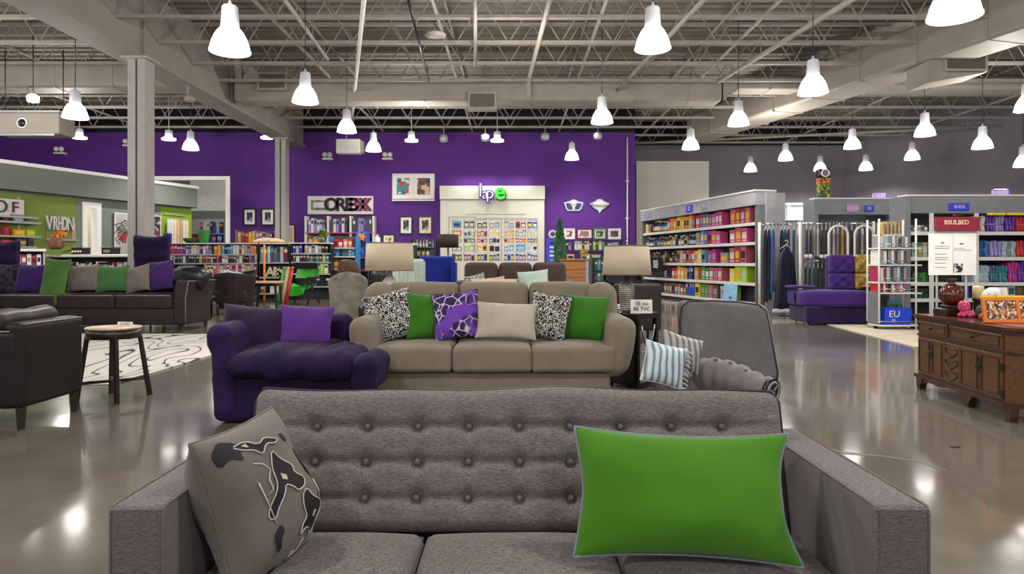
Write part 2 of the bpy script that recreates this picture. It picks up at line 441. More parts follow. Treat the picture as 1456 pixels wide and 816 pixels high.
mb = MB(); mb.add([PG.w(u, z, o) for o in (0, -.2) for u in (0, 22) for z in (0, ZD)], [(0, 1, 3, 2), (4, 6, 7, 5), (0, 4, 5, 1), (2, 3, 7, 6), (1, 5, 7, 3)])
struct('wall_right', mb, M['greywall'])
mb = MB(); mb.span(XX(905, YG - .1), XX(1008, YG - .1), YG - .1, YG - .01, 0, ZZ(229, YG - .1)); struct('wall_panel_cream', mb, M['cream'])
mb = MB(); mb.span(-23, -22.8, -7, YW, 0, ZD); struct('wall_left', mb, M['purplewall'])
# high transom window
mb = MB()
mb.span(WA - .1, WB + .1, YG - .06, YG + .1, WZ1, WZ1 + .12); mb.span(WA - .1, WB + .1, YG - .06, YG + .1, WZ0 - .08, WZ0)
for x in (WA, (WA * .58 + WB * .42), WB): mb.span(x - .06, x + .06, YG - .06, YG + .1, WZ0, WZ1)
w1 = struct('window_1', mb, M['white'])
sky = NT('daylight_glass'); sky.base(sky.ramp(sky.noise(sky.coord(), .6), [(.3, '#a9c6d8'), (.7, '#d5e3ea')])); sky.set(Emission_Color=col('#b9d2e0'), Emission_Strength=0.3, Roughness=0.1)
mb = MB(); mb.span(WA, WB, YG + .05, YG + .07, WZ0, WZ1); obj('window_glass', mb, sky.m, w1)
# partition on the left with a soffit, green panel and doorway
PA = Plane((-17.5, 9.5), (-12.06, 25.1))
LP = PA.len
DU0, DU1, DZ0, DZ1 = PA.rect(117.5, 289, 142, 360)
def pbox(u0, u1, o0, o1, z0, z1, mat, name, kind='structure', pl=None):
    pl = pl or PA; mb = MB()
    c = pl.w((u0 + u1) / 2, (z0 + z1) / 2, (o0 + o1) / 2)
    mb.box((0, 0, 0), (u1 - u0, abs(o1 - o0), z1 - z0)); o = obj(name, mb, mat); o.location = c; o.rotation_euler = (0, 0, pl.th)
    if kind: o['kind'] = kind
    return o
def pmulti(spans, mat, name, pl=None):
    pl = pl or PA; mb = MB()
    for u0, u1, o0, o1, z0, z1 in spans: mb.span(u0, u1, -o0, -o1, z0, z1)
    o = obj(name, mb, mat); o.location = pl.o; o.rotation_euler = (0, 0, pl.th); o['kind'] = 'structure'; return o
pmulti([(0, DU0, -.2, 0, 0, 4.0), (DU1, LP, -.2, 0, 0, 4.0), (DU0, DU1, -.2, 0, DZ1, 4.0), (LP - .02, LP, -.2, 0.3, 3.25, 4.0)], M['sagewall'], 'wall_partition')
pbox(0, LP, 0, .3, 3.27, 3.97, M['sagewall'], 'wall_partition_soffit')
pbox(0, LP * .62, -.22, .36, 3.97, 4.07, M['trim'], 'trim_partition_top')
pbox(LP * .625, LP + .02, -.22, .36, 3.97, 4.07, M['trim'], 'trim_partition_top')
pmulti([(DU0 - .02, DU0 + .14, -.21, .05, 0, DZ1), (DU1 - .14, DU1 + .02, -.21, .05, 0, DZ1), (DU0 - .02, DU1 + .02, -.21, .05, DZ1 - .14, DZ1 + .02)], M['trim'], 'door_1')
pmulti([(DU0 - .3, DU1 + .3, -1.5, -1.4, 0, 3.2), (DU1 + .2, DU1 + .3, -1.4, -.2, 0, 3.2), (DU0 - .3, DU0 - .2, -1.4, -.2, 0, 3.2)], plain('warm_corridor_glow', '#c9bda8', .8, emit=.18), 'wall_corridor')  # corridor walls glow slightly in place of light inside
u0, u1, z0, z1 = PA.rect(-40, 284, 109, 372, .03); pbox(u0, u1, 0, .03, 0, 3.2, M['green_panel'], 'wall_panel_green')
u0, u1, z0, z1 = PA.rect(228, 289, 271.5, 372, .03); pbox(u0, LP, 0, .03, 0, 3.2, M['lime_panel'], 'wall_panel_lime')

# ================================================================== CEILING EQUIPMENT
# long cross duct with its lower and narrower runs
DY = 20.0
def ductmesh(x0, x1, y, z0, z1, dep=.8):
    mb = MB(); mb.sbox(((x0 + x1) / 2, y, (z0 + z1) / 2), (x1 - x0, dep, z1 - z0), .12, k=3, m=(8, 1, 1), smooth=False)
    x = x0 + 1.0
    while x < x1 - .5: mb.span(x - .02, x + .02, y - dep / 2 - .012, y + dep / 2 + .012, z0 - .012, z1 + .012); x += 1.55
    return mb
t = thing('ceiling_duct', 'long rectangular pale air duct crossing the room under the roof joists', 'air duct', (0, 0, 0))
obj('main_run', ductmesh(-8.2, 6.2, DY, ZZ(148, DY), ZZ(116, DY)), M['duct'], t)
obj('narrow_run', ductmesh(6.6, 21, DY, ZZ(131, DY), ZZ(112, DY)), M['duct'], t)
mb = MB(); mb.add([(6.2, DY - .4, ZZ(148, DY)), (6.2, DY - .4, ZZ(116, DY)), (6.6, DY - .4, ZZ(112, DY)), (6.6, DY - .4, ZZ(131, DY)), (6.2, DY + .4, ZZ(148, DY)), (6.2, DY + .4, ZZ(116, DY)), (6.6, DY + .4, ZZ(112, DY)), (6.6, DY + .4, ZZ(131, DY))],
                  [(0, 1, 2, 3), (4, 7, 6, 5), (0, 3, 7, 4), (1, 5, 6, 2)]); obj('reducer', mb, M['duct'], t)
mb = ductmesh(-22.5, -8.95, 18.2, ZZ(129, 18.2), ZZ(90, 18.2))
solo('ceiling_duct', mb, M['duct'], 'wide pale duct crossing the bay behind the big diagonal girder', 'air duct')
# angled duct on the right
a, b = Vector((7.3, 26.2, 6.35)), Vector((11.6, 11.0, 6.35))
dv = b - a; L = dv.length; mb = MB()
mb.sbox((L / 2, 0, 0), (L, 1.1, .95), .1, k=2, m=(6, 1, 1), smooth=False)
for i in range(1, 9): mb.box((L * i / 9, 0, 0), (.05, 1.13, .98))
o = solo('ceiling_duct', mb, M['duct'], 'broad diagonal duct running towards the viewer over the shelving and clothes', 'air duct', a + Vector((0, 0, .1)), (0, 0, math.atan2(dv.y, dv.x)))
def pipe(px0, py0, px1, py1, z, r, mat, label, extra=None):
    d0, d1 = (z - H) * F / (HY - py0), (z - H) * F / (HY - py1)
    mb = MB(); pts = [P(px0, py0, d0), P(px1, py1, d1)] + [P(px1, py1, d1) + Vector(e) for e in (extra or [])]
    mb.tube(pts, r, 7); 
    for k in (.25, .6, .9):
        q = pts[0].lerp(pts[1], k); mb.cyl(q, q + Vector((0, 0, .25)), .012, n=5)
    solo('ceiling_pipe', mb, mat, label, 'pipe')
pipe(1006, -6, 876, 130, 6.28, .05, M['joist'], 'long straight pipe slanting down to the duct between the two big near pendants')
pipe(1216, -4, 1021, 116, 6.28, .06, M['joist'], 'thick pipe slanting past the pendant above the shelving')
pipe(675, -5, 676, 92, 6.3, .045, M['joist'], 'straight pipe over the middle of the room ending above the boxy duct grille')
pipe(783, -5, 752, 112, 6.28, .055, M['joist'], 'bent pipe dropping onto the long duct in the middle', [(0, .05, -.5)])
pipe(402, -4, 466, 84, 6.3, .045, M['joist'], 'short pale pipe slanting between the two pendants beside the girder')
pipe(580, -3, 610, 116, 6.3, .03, M['black'], 'thin black cable tray rod crossing the joists')
pipe(518, -6, 500, 172, 6.25, .05, M['white'], 'white conduit running down to the pendant in front of the white wall speaker')
pipe(0, 92, 190, 93, 6.6, .06, M['joist'], 'pale crosswise pipe nearest the ceiling in the bay behind the girder')
pipe(880, 205, 1440, 178, 6.2, .05, M['joist'], 'thin pipe along the top of the grey wall')
# grilles and units
def grille(label, px0, py0, px1, py1, d, dep, dark=True, name='air_grille'):
    x0, x1, z0, z1 = XX(px0, d), XX(px1, d), ZZ(py1, d), ZZ(py0, d); w, h = x1 - x0, z1 - z0
    t = thing(name, label, 'air vent', ((x0 + x1) / 2, d, z0))
    mb = MB(); b = .07 * h + .03
    mb.span(-w / 2, w / 2, 0, .05, 0, b); mb.span(-w / 2, w / 2, 0, .05, h - b, h); mb.span(-w / 2, -w / 2 + b, 0, .05, b, h - b); mb.span(w / 2 - b, w / 2, 0, .05, b, h - b)
    obj('frame', mb, M['joist'], t)
    mb = MB(); mb.span(-w / 2, w / 2, .05, dep, 0, h); obj('housing', mb, M['duct'], t)
    mb = MB(); k = 9
    for i in range(k):
        z = b + (h - 2 * b) * (i + .5) / k; mb.box((0, .03, z), (w - 2 * b, .03, (h - 2 * b) / k * .45), Matrix.Rotation(0, 4, 'X'))
    mb.span(-w / 2 + b, w / 2 - b, .045, .06, b, h - b)
    obj('louver', mb, plain('grille_grey', '#6a655d', .6), t)
    return t
grille('square vent box fixed to the end of the girder beside a pendant', 365, 102, 408, 128, 19.4, .5)
grille('vent box fixed on the long duct in the middle of the room', 665, 130, 706, 155, 19.3, .35)
g = grille('large vent box hanging on the narrow duct above the clothes', 1343, 75, 1405, 101, 15.6, .9)
mb = MB(); mb.add([(-.86, .06, -.26), (.5, .02, -.02), (.5, .9, -.02), (-.86, .9, -.26), (-.86, .06, .26), (-.5, .04, .4), (-.5, .9, .4), (-.86, .9, .26), (-.45, .02, -.02)], [(0, 1, 2, 3), (0, 4, 5, 8), (4, 7, 6, 5), (0, 3, 7, 4), (0, 8, 1)])
obj('cowl', mb, M['duct'], g)
t = thing('ceiling_heater', 'boxy grey unit heater with a round badge hanging behind the girder', 'heater', P(36, 190, 16))
w = 96 * 16 / F; h = 30 * 16 / F
mb = MB(); mb.sbox((0, .3, h / 2), (w, .6, h), .03, k=1, m=1, smooth=False); obj('body', mb, M['duct'], t)
mb = MB(); mb.span(-w / 2 - .03, w / 2 + .02, -.03, .62, h, h + .05); mb.span(-w / 2, w / 2 - .1, -.03, .0, -.05, .0); obj('top_rail', mb, M['ltmetal'], t)
mb = MB(); mb.lathe([(.13, 0), (.13, .02), (.1, .03), (.1, .02)], (0, 0, 0), 20, Matrix.Translation((-.07, -.0, h / 2)) @ Matrix.Rotation(R(90), 4, 'X')); bd = obj('badge', mb, M['white'], t)
mb = MB(); mb.lathe([(.095, 0), (.095, .025), (0, .03)], (0, 0, 0), 18, Matrix.Translation((-.07, -.0, h / 2)) @ Matrix.Rotation(R(90), 4, 'X')); obj('badge_face', mb, M['black'], bd)
mb = MB()
for x in (-w / 2 + .1, w / 2 - .1): mb.cyl((x, .3, h), (x, .3, ZJ - ZZ(190, 16)), .012, n=5)
obj('hanger', mb, M['dark'], t)
# white speakers up near the purple wall
t = thing('wall_speaker', 'white box speaker hanging high in front of the purple wall', 'speaker', P(495, 218, 24))
mb = MB(); mb.sbox((0, .15, .26), (.86, .4, .52), .04, k=1, m=1, smooth=False); obj('cabinet', mb, M['white'], t)
mb = MB(); mb.span(.43, .52, .05, .3, .03, .45); mb.cyl((-.1, .15, .5), (-.1, .15, ZJ - ZZ(218, 24)), .02, n=6); obj('bracket', mb, M['joist'], t)

# ---- pendants
def make_pendant(name, label):
    t = thing(name, label, 'pendant lamp', (0, 0, 0), 0, 'pendant lamps')
    mb = MB(); mb.lathe([(.255, 0), (.26, .012), (.25, .06), (.232, .13), (.205, .2), (.165, .27), (.12, .325), (.105, .34)], n=24)
    obj('shade', mb, M['lamp'], t)
    mb = MB(); mb.lathe([(.262, -.004), (.268, .0), (.268, .022), (.262, .026)], n=24); obj('rim', mb, plain('frosted_rim', '#dfe6f2', .3, emit=2.0), t)
    mb = MB(); mb.lathe([(.11, .335), (.12, .35), (.105, .6), (.09, .62), (.03, .64), (.012, .7)], n=16); obj('housing', mb, M['lampdim'], t)
    return t
def cord_for(t, z, s):
    mb = MB(); mb.cyl((0, 0, .69), (0, 0, (7.45 - z) / s), .01, n=5); obj('cord', mb, M['dark'], t)
PEND = [
 (327, 74, 55, 'large glowing pendant hanging in front of the big diagonal girder'),
 (928, 70, 50, 'large glowing pendant crossed by the long slanting pipe, highest near the middle of the room'),
 (1357, 25, 68, 'largest pendant, cut by the top edge of the photo above the vent box'),
 (434, 146, 36, 'glowing pendant beside the square vent box at the girder end'),
 (1156, 133, 40, 'glowing pendant in front of the narrow duct above the tall gondola shelf'),
 (107, 168, 33, 'glowing pendant beside the boxy unit heater'),
 (856, 175, 31, 'glowing pendant just below the long duct, above the winged wall emblems'),
 (1050, 178, 29, 'glowing pendant under the broad diagonal duct above the cream panel'),
 (493, 188, 27, 'glowing pendant above the white box speaker'),
 (531, 215, 22, 'pendant next to the white box speaker over the purple wall'),
 (271, 213, 22, 'pendant over the opening with the white frame, between the two columns'),
 (982, 212, 24, 'pendant in front of the cream panel top'),
 (1212, 211, 23, 'pendant at the corner where the grey wall bends'),
 (1315, 193, 27, 'upper pendant of the pair before the bent grey wall'),
 (1297, 227, 20, 'lower pendant of the pair before the bent grey wall'),
 (1397, 211, 26, 'pendant before the dark end of the grey wall, above the blue-signed shelf'),
 (1117, 228, 20, 'pendant higher than its two neighbours above the clothes racks'),
 (1067, 244, 17.5, 'small pendant just past the top of the tall gondola shelf'),
 (1166, 243, 17.5, 'small pendant right above the painted totem vase'),
 (1231, 242, 18, 'small low pendant above the header with the pink sign'),
 (813, 227, 20, 'pendant hanging under a spotlight bracket above the winged emblems'),
 (1461, 157, 32, 'pendant cut in half by the edge of the photo, upper one'),
 (1455, 237, 24, 'pendant cut in half by the edge of the photo, lower one')]
first = None; LAMPS = []
for px, pb, w, lb in PEND:
    d = 494.0 / w; p = P(px, pb, d)
    if first is None: first = o = make_pendant('pendant_lamp', lb); base_parts = list(o.children)
    else:
        o = first.copy(); COL.objects.link(o)
        for ch in base_parts: c = ch.copy(); COL.objects.link(c); c.parent = o
        o['label'] = lb
    o.location = p; cord_for(o, p.z, 1.0); LAMPS.append(p)
t0 = None
for px, py, w, lb in [(113, 197, 22, 'flat bright lamp below the unit heater pendant, before the purple wall'), (240, 199, 18, 'small flat lamp just past the nearer column'), (380, 197, 20, 'small flat lamp just before the farther column'),
                     (585, 201, 18, 'small flat lamp high on the purple wall between speaker and storefront'), (707, 201, 18, 'small flat lamp high above the storefront letters'), (1295, 12, 0, None)]:
    if not lb: continue
    d = 26.0 if px == 380 else 24.6; p = P(px, py, d)
    if t0 is None:
        t0 = o = thing('flat_pendant_lamp', lb, 'ceiling lamp', p, 0, 'flat lamps along the purple wall')
        mb = MB(); mb.lathe([(.24, 0), (.25, .05), (.13, .1)], n=18); obj('lens', mb, M['lamp'], o)
        mb = MB(); mb.lathe([(.13, .1), (.13, .34), (.05, .38), (.012, .4)], n=14); mb.cyl((0, 0, .39), (0, 0, 7.45 - p.z), .012, n=5); obj('housing', mb, M['lampdim'], o)
    else: dup(t0, p, None, lb)
# small emblem lights and spots along the purple wall
def spot(px, py, d, lb, s=1.0):
    p = P(px, py, d); t = thing('wall_spotlight', lb, 'spotlight', p, 0)
    mb = MB(); mb.sbox((0, 0, .03 * s), (.42 * s, .2, .07 * s), .02, k=1, m=1, smooth=False); obj('base', mb, M['white'], t)
    for x in (-.1, .1):
        mb = MB(); mb.lathe([(.05, -.1), (.1, -.02), (.1, .06), (.04, .1)], (0, 0, 0), 12, Matrix.Translation((x * s, -.05, .19 * s)) @ Matrix.Rotation(R(70), 4, 'X') @ Matrix.Scale(s, 4)); obj('head', mb, M['white'], t)
    mb = MB(); mb.span(-.06, .06, .05, YW - d - .005, .0, .12 * s); obj('wall_bracket', mb, M['ltmetal'], t)
spot(85, 219, 26.6, 'twin-head white emergency light on the purple wall above the partition')
spot(466, 227, 26.6, 'twin-head white emergency light on the purple wall under the box speaker')
spot(551, 227, 26.6, 'twin-head white emergency light on the purple wall above the double picture')
spot(183, 208, 26.6, 'twin-head white light on the purple wall half behind the nearer column')
def ceil_spot(px, py, d, lb):
    p = P(px, py, d); t = thing('ceiling_spotlight', lb, 'spotlight', p)
    mb = MB(); mb.lathe([(0, -.16), (.15, -.12), (.17, 0), (.15, .1), (.05, .16)], n=14); obj('head', mb, M['ltmetal'], t)
    mb = MB(); mb.cyl((0, 0, .15), (0, 0, ZJ - p.z), .02, n=6); obj('stem', mb, M['joist'], t)
for px, py, lb in [(631, 197, 'round grey spotlight above the storefront left edge'), (690, 196, 'round grey spotlight above the storefront middle'), (775, 194, 'round grey spotlight past the storefront right edge'), (850, 193, 'round grey spotlight near the right end of the purple wall')]:
    ceil_spot(px, py, 25.5, lb)
t = thing('ceiling_spotlight', 'white spotlight hanging in the bay behind the girder, above the heater', 'spotlight', P(47, 140, 16))
mb = MB(); mb.lathe([(0, -.1), (.12, -.08), (.13, .05), (.06, .1)], n=14); obj('head', mb, M['lamp'], t)
mb = MB(); mb.cyl((0, 0, .08), (0, 0, 1.6), .012, n=5); mb.tube([(-.1, 0, .0), (-.14, 0, .25), (0, 0, .3)], .015, 6); obj('stem', mb, M['dark'], t)
t = thing('ceiling_fixture', 'flat round sensor disc hanging on a chain among the joists', 'sensor', P(619, 52, 15))
mb = MB(); mb.lathe([(.02, 0), (.24, .02), (.24, .06), (.05, .09)], n=18); obj('disc', mb, M['joist'], t)
mb = MB(); mb.tube([(0, 0, .08), (.04, 0, .2), (-.04, 0, .3), (.03, 0, .4), (0, 0, .5), (0, 0, 1.3)], .012, 6); obj('chain', mb, M['dark'], t)
t = thing('ceiling_spotlight', 'shaded spotlight on the rod hung along the girder', 'spotlight', P(270, 140, 17.5))
mb = MB(); mb.lathe([(.03, .12), (.14, .0), (.1, -.08)], n=14); obj('head', mb, M['joist'], t)
mb = MB(); mb.cyl((-.05, 0, .1), (-.05, 0, ZD - .2 - ZZ(140, 17.5)), .03, n=6); obj('stem', mb, M['joist'], t)
# white conduit on the purple wall end
mb = MB(); x = XX(892, YW - .06); mb.cyl((x, YW - .06, 0.3), (x, YW - .06, ZZ(196, YW)), .035, n=8)
for z in (1.5, 3, 4.5): mb.box((x, YW - .03, z), (.14, .06, .06))
solo('wall_conduit', mb, M['white'], 'thin white conduit running down the end of the purple wall', 'conduit')

# ================================================================== LIGHT, WORLD, CAMERA
def lamp(kind, loc, energy, size=.2, color=(1, .96, .9), **kw):
    L = bpy.data.lights.new('lamp_and_fill_light', kind); L.energy = energy; L.color = color
    if kind != 'SUN': L.shadow_soft_size = size
    for k, v in kw.items(): setattr(L, k, v)
    o = bpy.data.objects.new('lamp_and_fill_light', L); COL.objects.link(o); o.location = loc; return o
EN = 270
for p in LAMPS:
    lamp('SPOT', p + Vector((0, 0, -.03)), EN * 2.2, .2, spot_size=R(150), spot_blend=.6)
for x in (-7.5, -2.5, 2.5, 7.5):
    for y in (-3.5, 2.0): lamp('POINT', (x, y, 4.6), EN * 1.35, .25)  # added fill lights without fixtures, for the front sofa and ceiling
for x, y in ((-13, 6), (-18, 14), (-12, 13), (13, 8), (-4, 7), (4, 8), (0, 14), (-14, 21), (-3, 21), (8, 21), (12, 16)): lamp('POINT', (x, y, 4.7), EN * 1.35, .25)  # more unseen fill lights, added to lift the ceiling and walls
for x in (-9, -5.5, -1, 3): lamp('SPOT', (x, 25.2, 6.2), 420, .2, spot_size=R(110), spot_blend=.8)
w = bpy.data.worlds.new('store_ambient'); SC.world = w; w.use_nodes = True
w.node_tree.nodes['Background'].inputs[0].default_value = (.75, .74, .76, 1); w.node_tree.nodes['Background'].inputs[1].default_value = .75
cam = bpy.data.cameras.new('camera'); co = bpy.data.objects.new('camera', cam); COL.objects.link(co)
cam.sensor_fit = 'HORIZONTAL'; cam.sensor_width = 36.0; cam.lens = 36.0 * F / 1456; cam.shift_y = -(408 - HY) / 1456.0
co.location = (0, 0, H); co.rotation_euler = (R(90), 0, 0); cam.clip_end = 200; SC.camera = co
SC.view_settings.view_transform = 'Standard'; SC.view_settings.look = 'None'; SC.view_settings.exposure = -0.18
# ================================================================== FRONT SOFA
FX = {}
grey_weave = woven('heather_grey_upholstery', '#857c7a', '#3f3a40', 170, .8)
grey_weave2 = woven('ribbed_grey_upholstery', '#7e7575', '#3d383d', 200, .7)
piping_m = plain('charcoal_piping', '#26242a', .8)
S1 = thing('tufted_sofa', 'large heather grey button-tufted sofa with square arms, nearest in the photo', 'sofa', (.02, 0, 0))
AW, AZ = .145, .61          # arm width, top
AF, AB = 1.745, 2.58         # front and rear of the arms
for s in (-1, 1):
    mb = MB(); xo, xi = 1.075, 1.075 - AW
    mb.sbox((s * (xo + xi) / 2, (AF + AB) / 2, .36), (AW, AB - AF, .5), .018, k=2, m=(4, 12, 8), smooth=True)
    arm = obj('armrest', mb, grey_weave2, S1)
    mb = MB()
    for x in (xo - .004, xi + .004):
        mb.tube([(s * x, AF + .004, .13), (s * x, AF + .004, .59), (s * x, AF + .012, .606), (s * x, AF + .03, .608), (s * x, AB - .02, .608)], .0045, 6)
    mb.tube([(s * (xo - .004), AF + .004, .6), (s * (xi + .004), AF + .004, .6)], .0035, 6)
    obj('welt', mb, grey_weave2, arm)
# tufted back: leaning slab, front face dimpled under each button
BW, BH, BT = 1.89, .49, .2
lean = math.atan2(.2, .43)
MBk = Matrix.Translation((0.0, 2.36, .30)) @ Matrix.Rotation(-lean * .62, 4, 'X')
BTN = []
for r, z in enumerate((.355, .235, .115)):
    for k in range(9): BTN.append(((k - 4) * .179 * (1.0 - .002 * r) + .006, z))
def back_warp(v, nx, ny, nz):
    z = v.z + BH / 2; x = v.x
    if ny < -.3:
        f = 0.0
        for bx, bz in BTN:
            q = ((x - bx) ** 2 + (z - bz) ** 2)
            f += .022 * math.exp(-q / .0008) + .012 * math.exp(-q / .005)
        for bz in (.355, .235, .115): f += .011 * math.exp(-((z - bz) / .016) ** 2) * (1 if abs(x) < .98 else 0)
        for k in range(9):
            bx = BTN[k][0]; f += .0035 * math.exp(-((x - bx) / .012) ** 2) * (1 if z < .36 else 0)
        for sx in (-.335, .335): f += 0.010 * math.exp(-((x - sx) / .006) ** 2) * (1 if z < .3 else 0)
        e = max(0, 1 - abs(nx) ** 8) * max(0, 1 - abs(nz) ** 6)
        v.y += f * e - .018 * e
    if nz > .6: v.z += .005 * math.sin(x * 5.3 + .6) + .004 * math.sin(x * 11) + .006 * (1 - nx * nx) - .004
    return v
mb = MB(); mb.sbox((0, 0, BH / 2), (BW, BT, BH), .05, k=4, m=(130, 4, 46), M=MBk, fn=back_warp)
back = obj('tufted_back', mb, grey_weave, S1)
mb = MB(); pts = []
for i in range(61):
    x = -BW / 2 + .03 + (BW - .06) * i / 60
    pts.append(MBk @ Vector((x, -BT / 2 + .028, BH - .006 + .005 * math.sin(x * 5.3 + .6) + .004 * math.sin(x * 11))))
pts = [MBk @ Vector((-BW / 2 + .004, -BT / 2 + .03, .1)), MBk @ Vector((-BW / 2 + .004, -BT / 2 + .028, BH - .05))] + pts + [MBk @ Vector((BW / 2 - .004, -BT / 2 + .028, BH - .05)), MBk @ Vector((BW / 2 - .004, -BT / 2 + .03, .1))]
mb.tube(pts, .0055, 6); pp = obj('piping', mb, piping_m, back); pp['label'] = 'charcoal piping along the top edge'
btn_me = None
for bx, bz in BTN:
    if btn_me is None:
        mb = MB(); mb.lathe([(0, .011), (.007, .010), (.011, .0055), (.012, 0), (.009, -.006)][::-1], (0, 0, 0), 14, Matrix.Rotation(R(90), 4, 'X'))
        b_ = obj('button', mb, grey_weave2, back); btn_me = b_.data
    else: b_ = obj('button', btn_me, [], back)
    b_.matrix_local = MBk @ Matrix.Translation((bx, -BT / 2 + .014, bz))
# seat cushions with a knife-edge seam
def seat_warp(v, nx, ny, nz):
    if nz > 0: v.z += .022 * (1 - nx * nx) * (1 - ny ** 4) + bumpn((v.x + 3, v.y, 0), 4, .004)
    return v
SW = .617
for k in (-1, 0, 1):
    mb = MB(); mb.sbox((k * (SW + .003), 1.94, .265), (SW, .62, .16), .04, k=4, m=(18, 18, 3), fn=seat_warp)
    cu = obj('seat_cushion', mb, grey_weave, S1)
    mb = MB(); hx, hy = SW / 2 - .008, .302; x0 = k * (SW + .003)
    mb.tube([(x0 - hx, 1.94 - hy, .322), (x0 + hx, 1.94 - hy, .322), (x0 + hx, 1.94 + hy, .322), (x0 - hx, 1.94 + hy, .322)], .0045, 6, closed=True); obj('welt', mb, grey_weave2, cu)
mb = MB(); mb.sbox((0, 2.1, .15), (1.86, .72, .1), .01, k=1, m=1, smooth=False); mb.sbox((0, 2.5, .3), (1.86, .1, .36), .02, k=1, m=1, smooth=False); obj('base', mb, grey_weave2, S1)
for x in (-.98, .98):
    for y in (1.8, 2.46):
        mb = MB(); mb.cyl((x, y, 0), (x, y, .12), .018, .028, n=10); obj('leg', mb, M['walnut'], S1)
# left pillow with black brush-cut figures
pm = fabric('taupe_canvas', '#6d6661', 420, .25, .12)
blk = plain('black_flock', '#15131a', .8)
# u,v figures
FIG = [[(-.02, .38), (.12, .62), (.2, .45), (.34, .3), (.3, .2), (.42, .08), (.36, -.02), (.2, -.04), (.16, .05), (.08, .12), (.0, .02), (-.12, -.1), (-.2, -.24), (-.28, -.2), (-.24, -.08), (-.1, .1), (-.04, .22)],
       [(.24, -.12), (.36, -.06), (.42, -.22), (.6, -.34), (.66, -.46), (.56, -.5), (.5, -.56), (.5, -.7), (.38, -.72), (.34, -.6), (.2, -.58), (.1, -.62), (.14, -.5), (.28, -.44), (.22, -.28)],
       [(-.32, .82), (-.1, .84), (.0, .74), (.14, .8), (.34, .7), (.26, .66), (.1, .72), (-.04, .6), (-.1, .7), (-.22, .74)],
       [(-.92, .8), (-.72, .94), (-.5, .86), (-.44, .76), (-.58, .74), (-.62, .62), (-.76, .7), (-.92, .6)],
       [(-.62, -.42), (-.44, -.32), (-.4, -.42), (-.5, -.5), (-.5, -.62), (-.58, -.66)],
       [(.56, .3), (.66, .5), (.74, .2), (.8, .05), (.7, -.05), (.64, .1), (.58, .05)],
       [(.7, -.2), (.84, -.3), (.86, -.5), (.8, -.62), (.76, -.45), (.7, -.4)], [(.42, .74), (.54, .72), (.56, .6), (.46, .6)],
       [(-.7, -.88), (-.42, -.84), (-.46, -.94), (-.66, -.95)]]
def chaikin(p, k=2, closed=True):
    for _ in range(k):
        q = []
        for i in range(len(p) if closed else len(p) - 1):
            a, b = p[i], p[(i + 1) % len(p)]
            q += [(a[0] * .78 + b[0] * .22, a[1] * .78 + b[1] * .22), (a[0] * .22 + b[0] * .78, a[1] * .22 + b[1] * .78)]
        p = q
    return p
def shiftu(p): return [(max(-.94, min(.94, u * 1.3 - .22)) if u > -.35 else u, v) for u, v in p]
FIG = [chaikin(shiftu(p), 1) for p in FIG]
LOCL = (-.765, 1.99, .551)
o, f = pillow('throw_pillow', 'taupe throw pillow with black cut-out figures standing at the sofa end', pm, .35, .45, .28, LOCL, (R(-15), R(-5), R(72)), fabric('taupe_welt', '#6d665f'), pin=.06, seed=3.1, wr=.028)
for fig in FIG:
    mb = MB(); patch(mb, f, [fig], .003); pr = obj('printed_figure', mb, blk, o, fix=False); pr['label'] = 'black printed figure'
OUT = []
mb = MB()
for fig in FIG[:3]:
    mb.tube([f(u, v, -1, .004) for u, v in fig], .0022, 5, closed=True)
for ln in ([(-.55, .55), (-.4, .5), (-.3, .4), (-.42, .3), (-.4, .15), (-.5, .1)], [(-.6, .3), (-.52, 0), (-.5, -.3)], [(.1, -.72), (.06, -.85), (-.2, -.88), (-.1, -.8)], [(.68, -.05), (.6, -.2), (.7, -.4), (.62, -.2)]):
    mb.tube([f(u, v, -1, .004) for u, v in ln], .002, 5)
obj('stitching', mb, plain('pale_thread', '#b9b1a8', .8), o)
inner = [shiftu(q) for q in [[(.1, .28), (.17, .22), (.14, .16), (.08, .2)], [(.4, -.4), (.46, -.42), (.42, -.5), (.38, -.48)], [(-.2, .8), (-.12, .81), (-.13, .75)]]]
for q in inner: mb = MB(); patch(mb, f, [q], .005, 1); obj('figure_opening', mb, plain('pale_counter', '#b5aa95', .8), o, fix=False)
# green lumbar pillow
grn = fabric('bright_green_cotton', '#437a17', 500, .2, .08, big=.05)
LOCR = (.51, 2.0, .555)
f_l = pillow('lumbar_pillow', 'long bright green lumbar pillow with pale piping on the front sofa', grn, .655, .375, .19, LOCR, (R(-24), R(1.0), R(-4)), plain('pale_blue_piping', '#707a86', .7), pin=.11, seed=8.2, wr=.024)

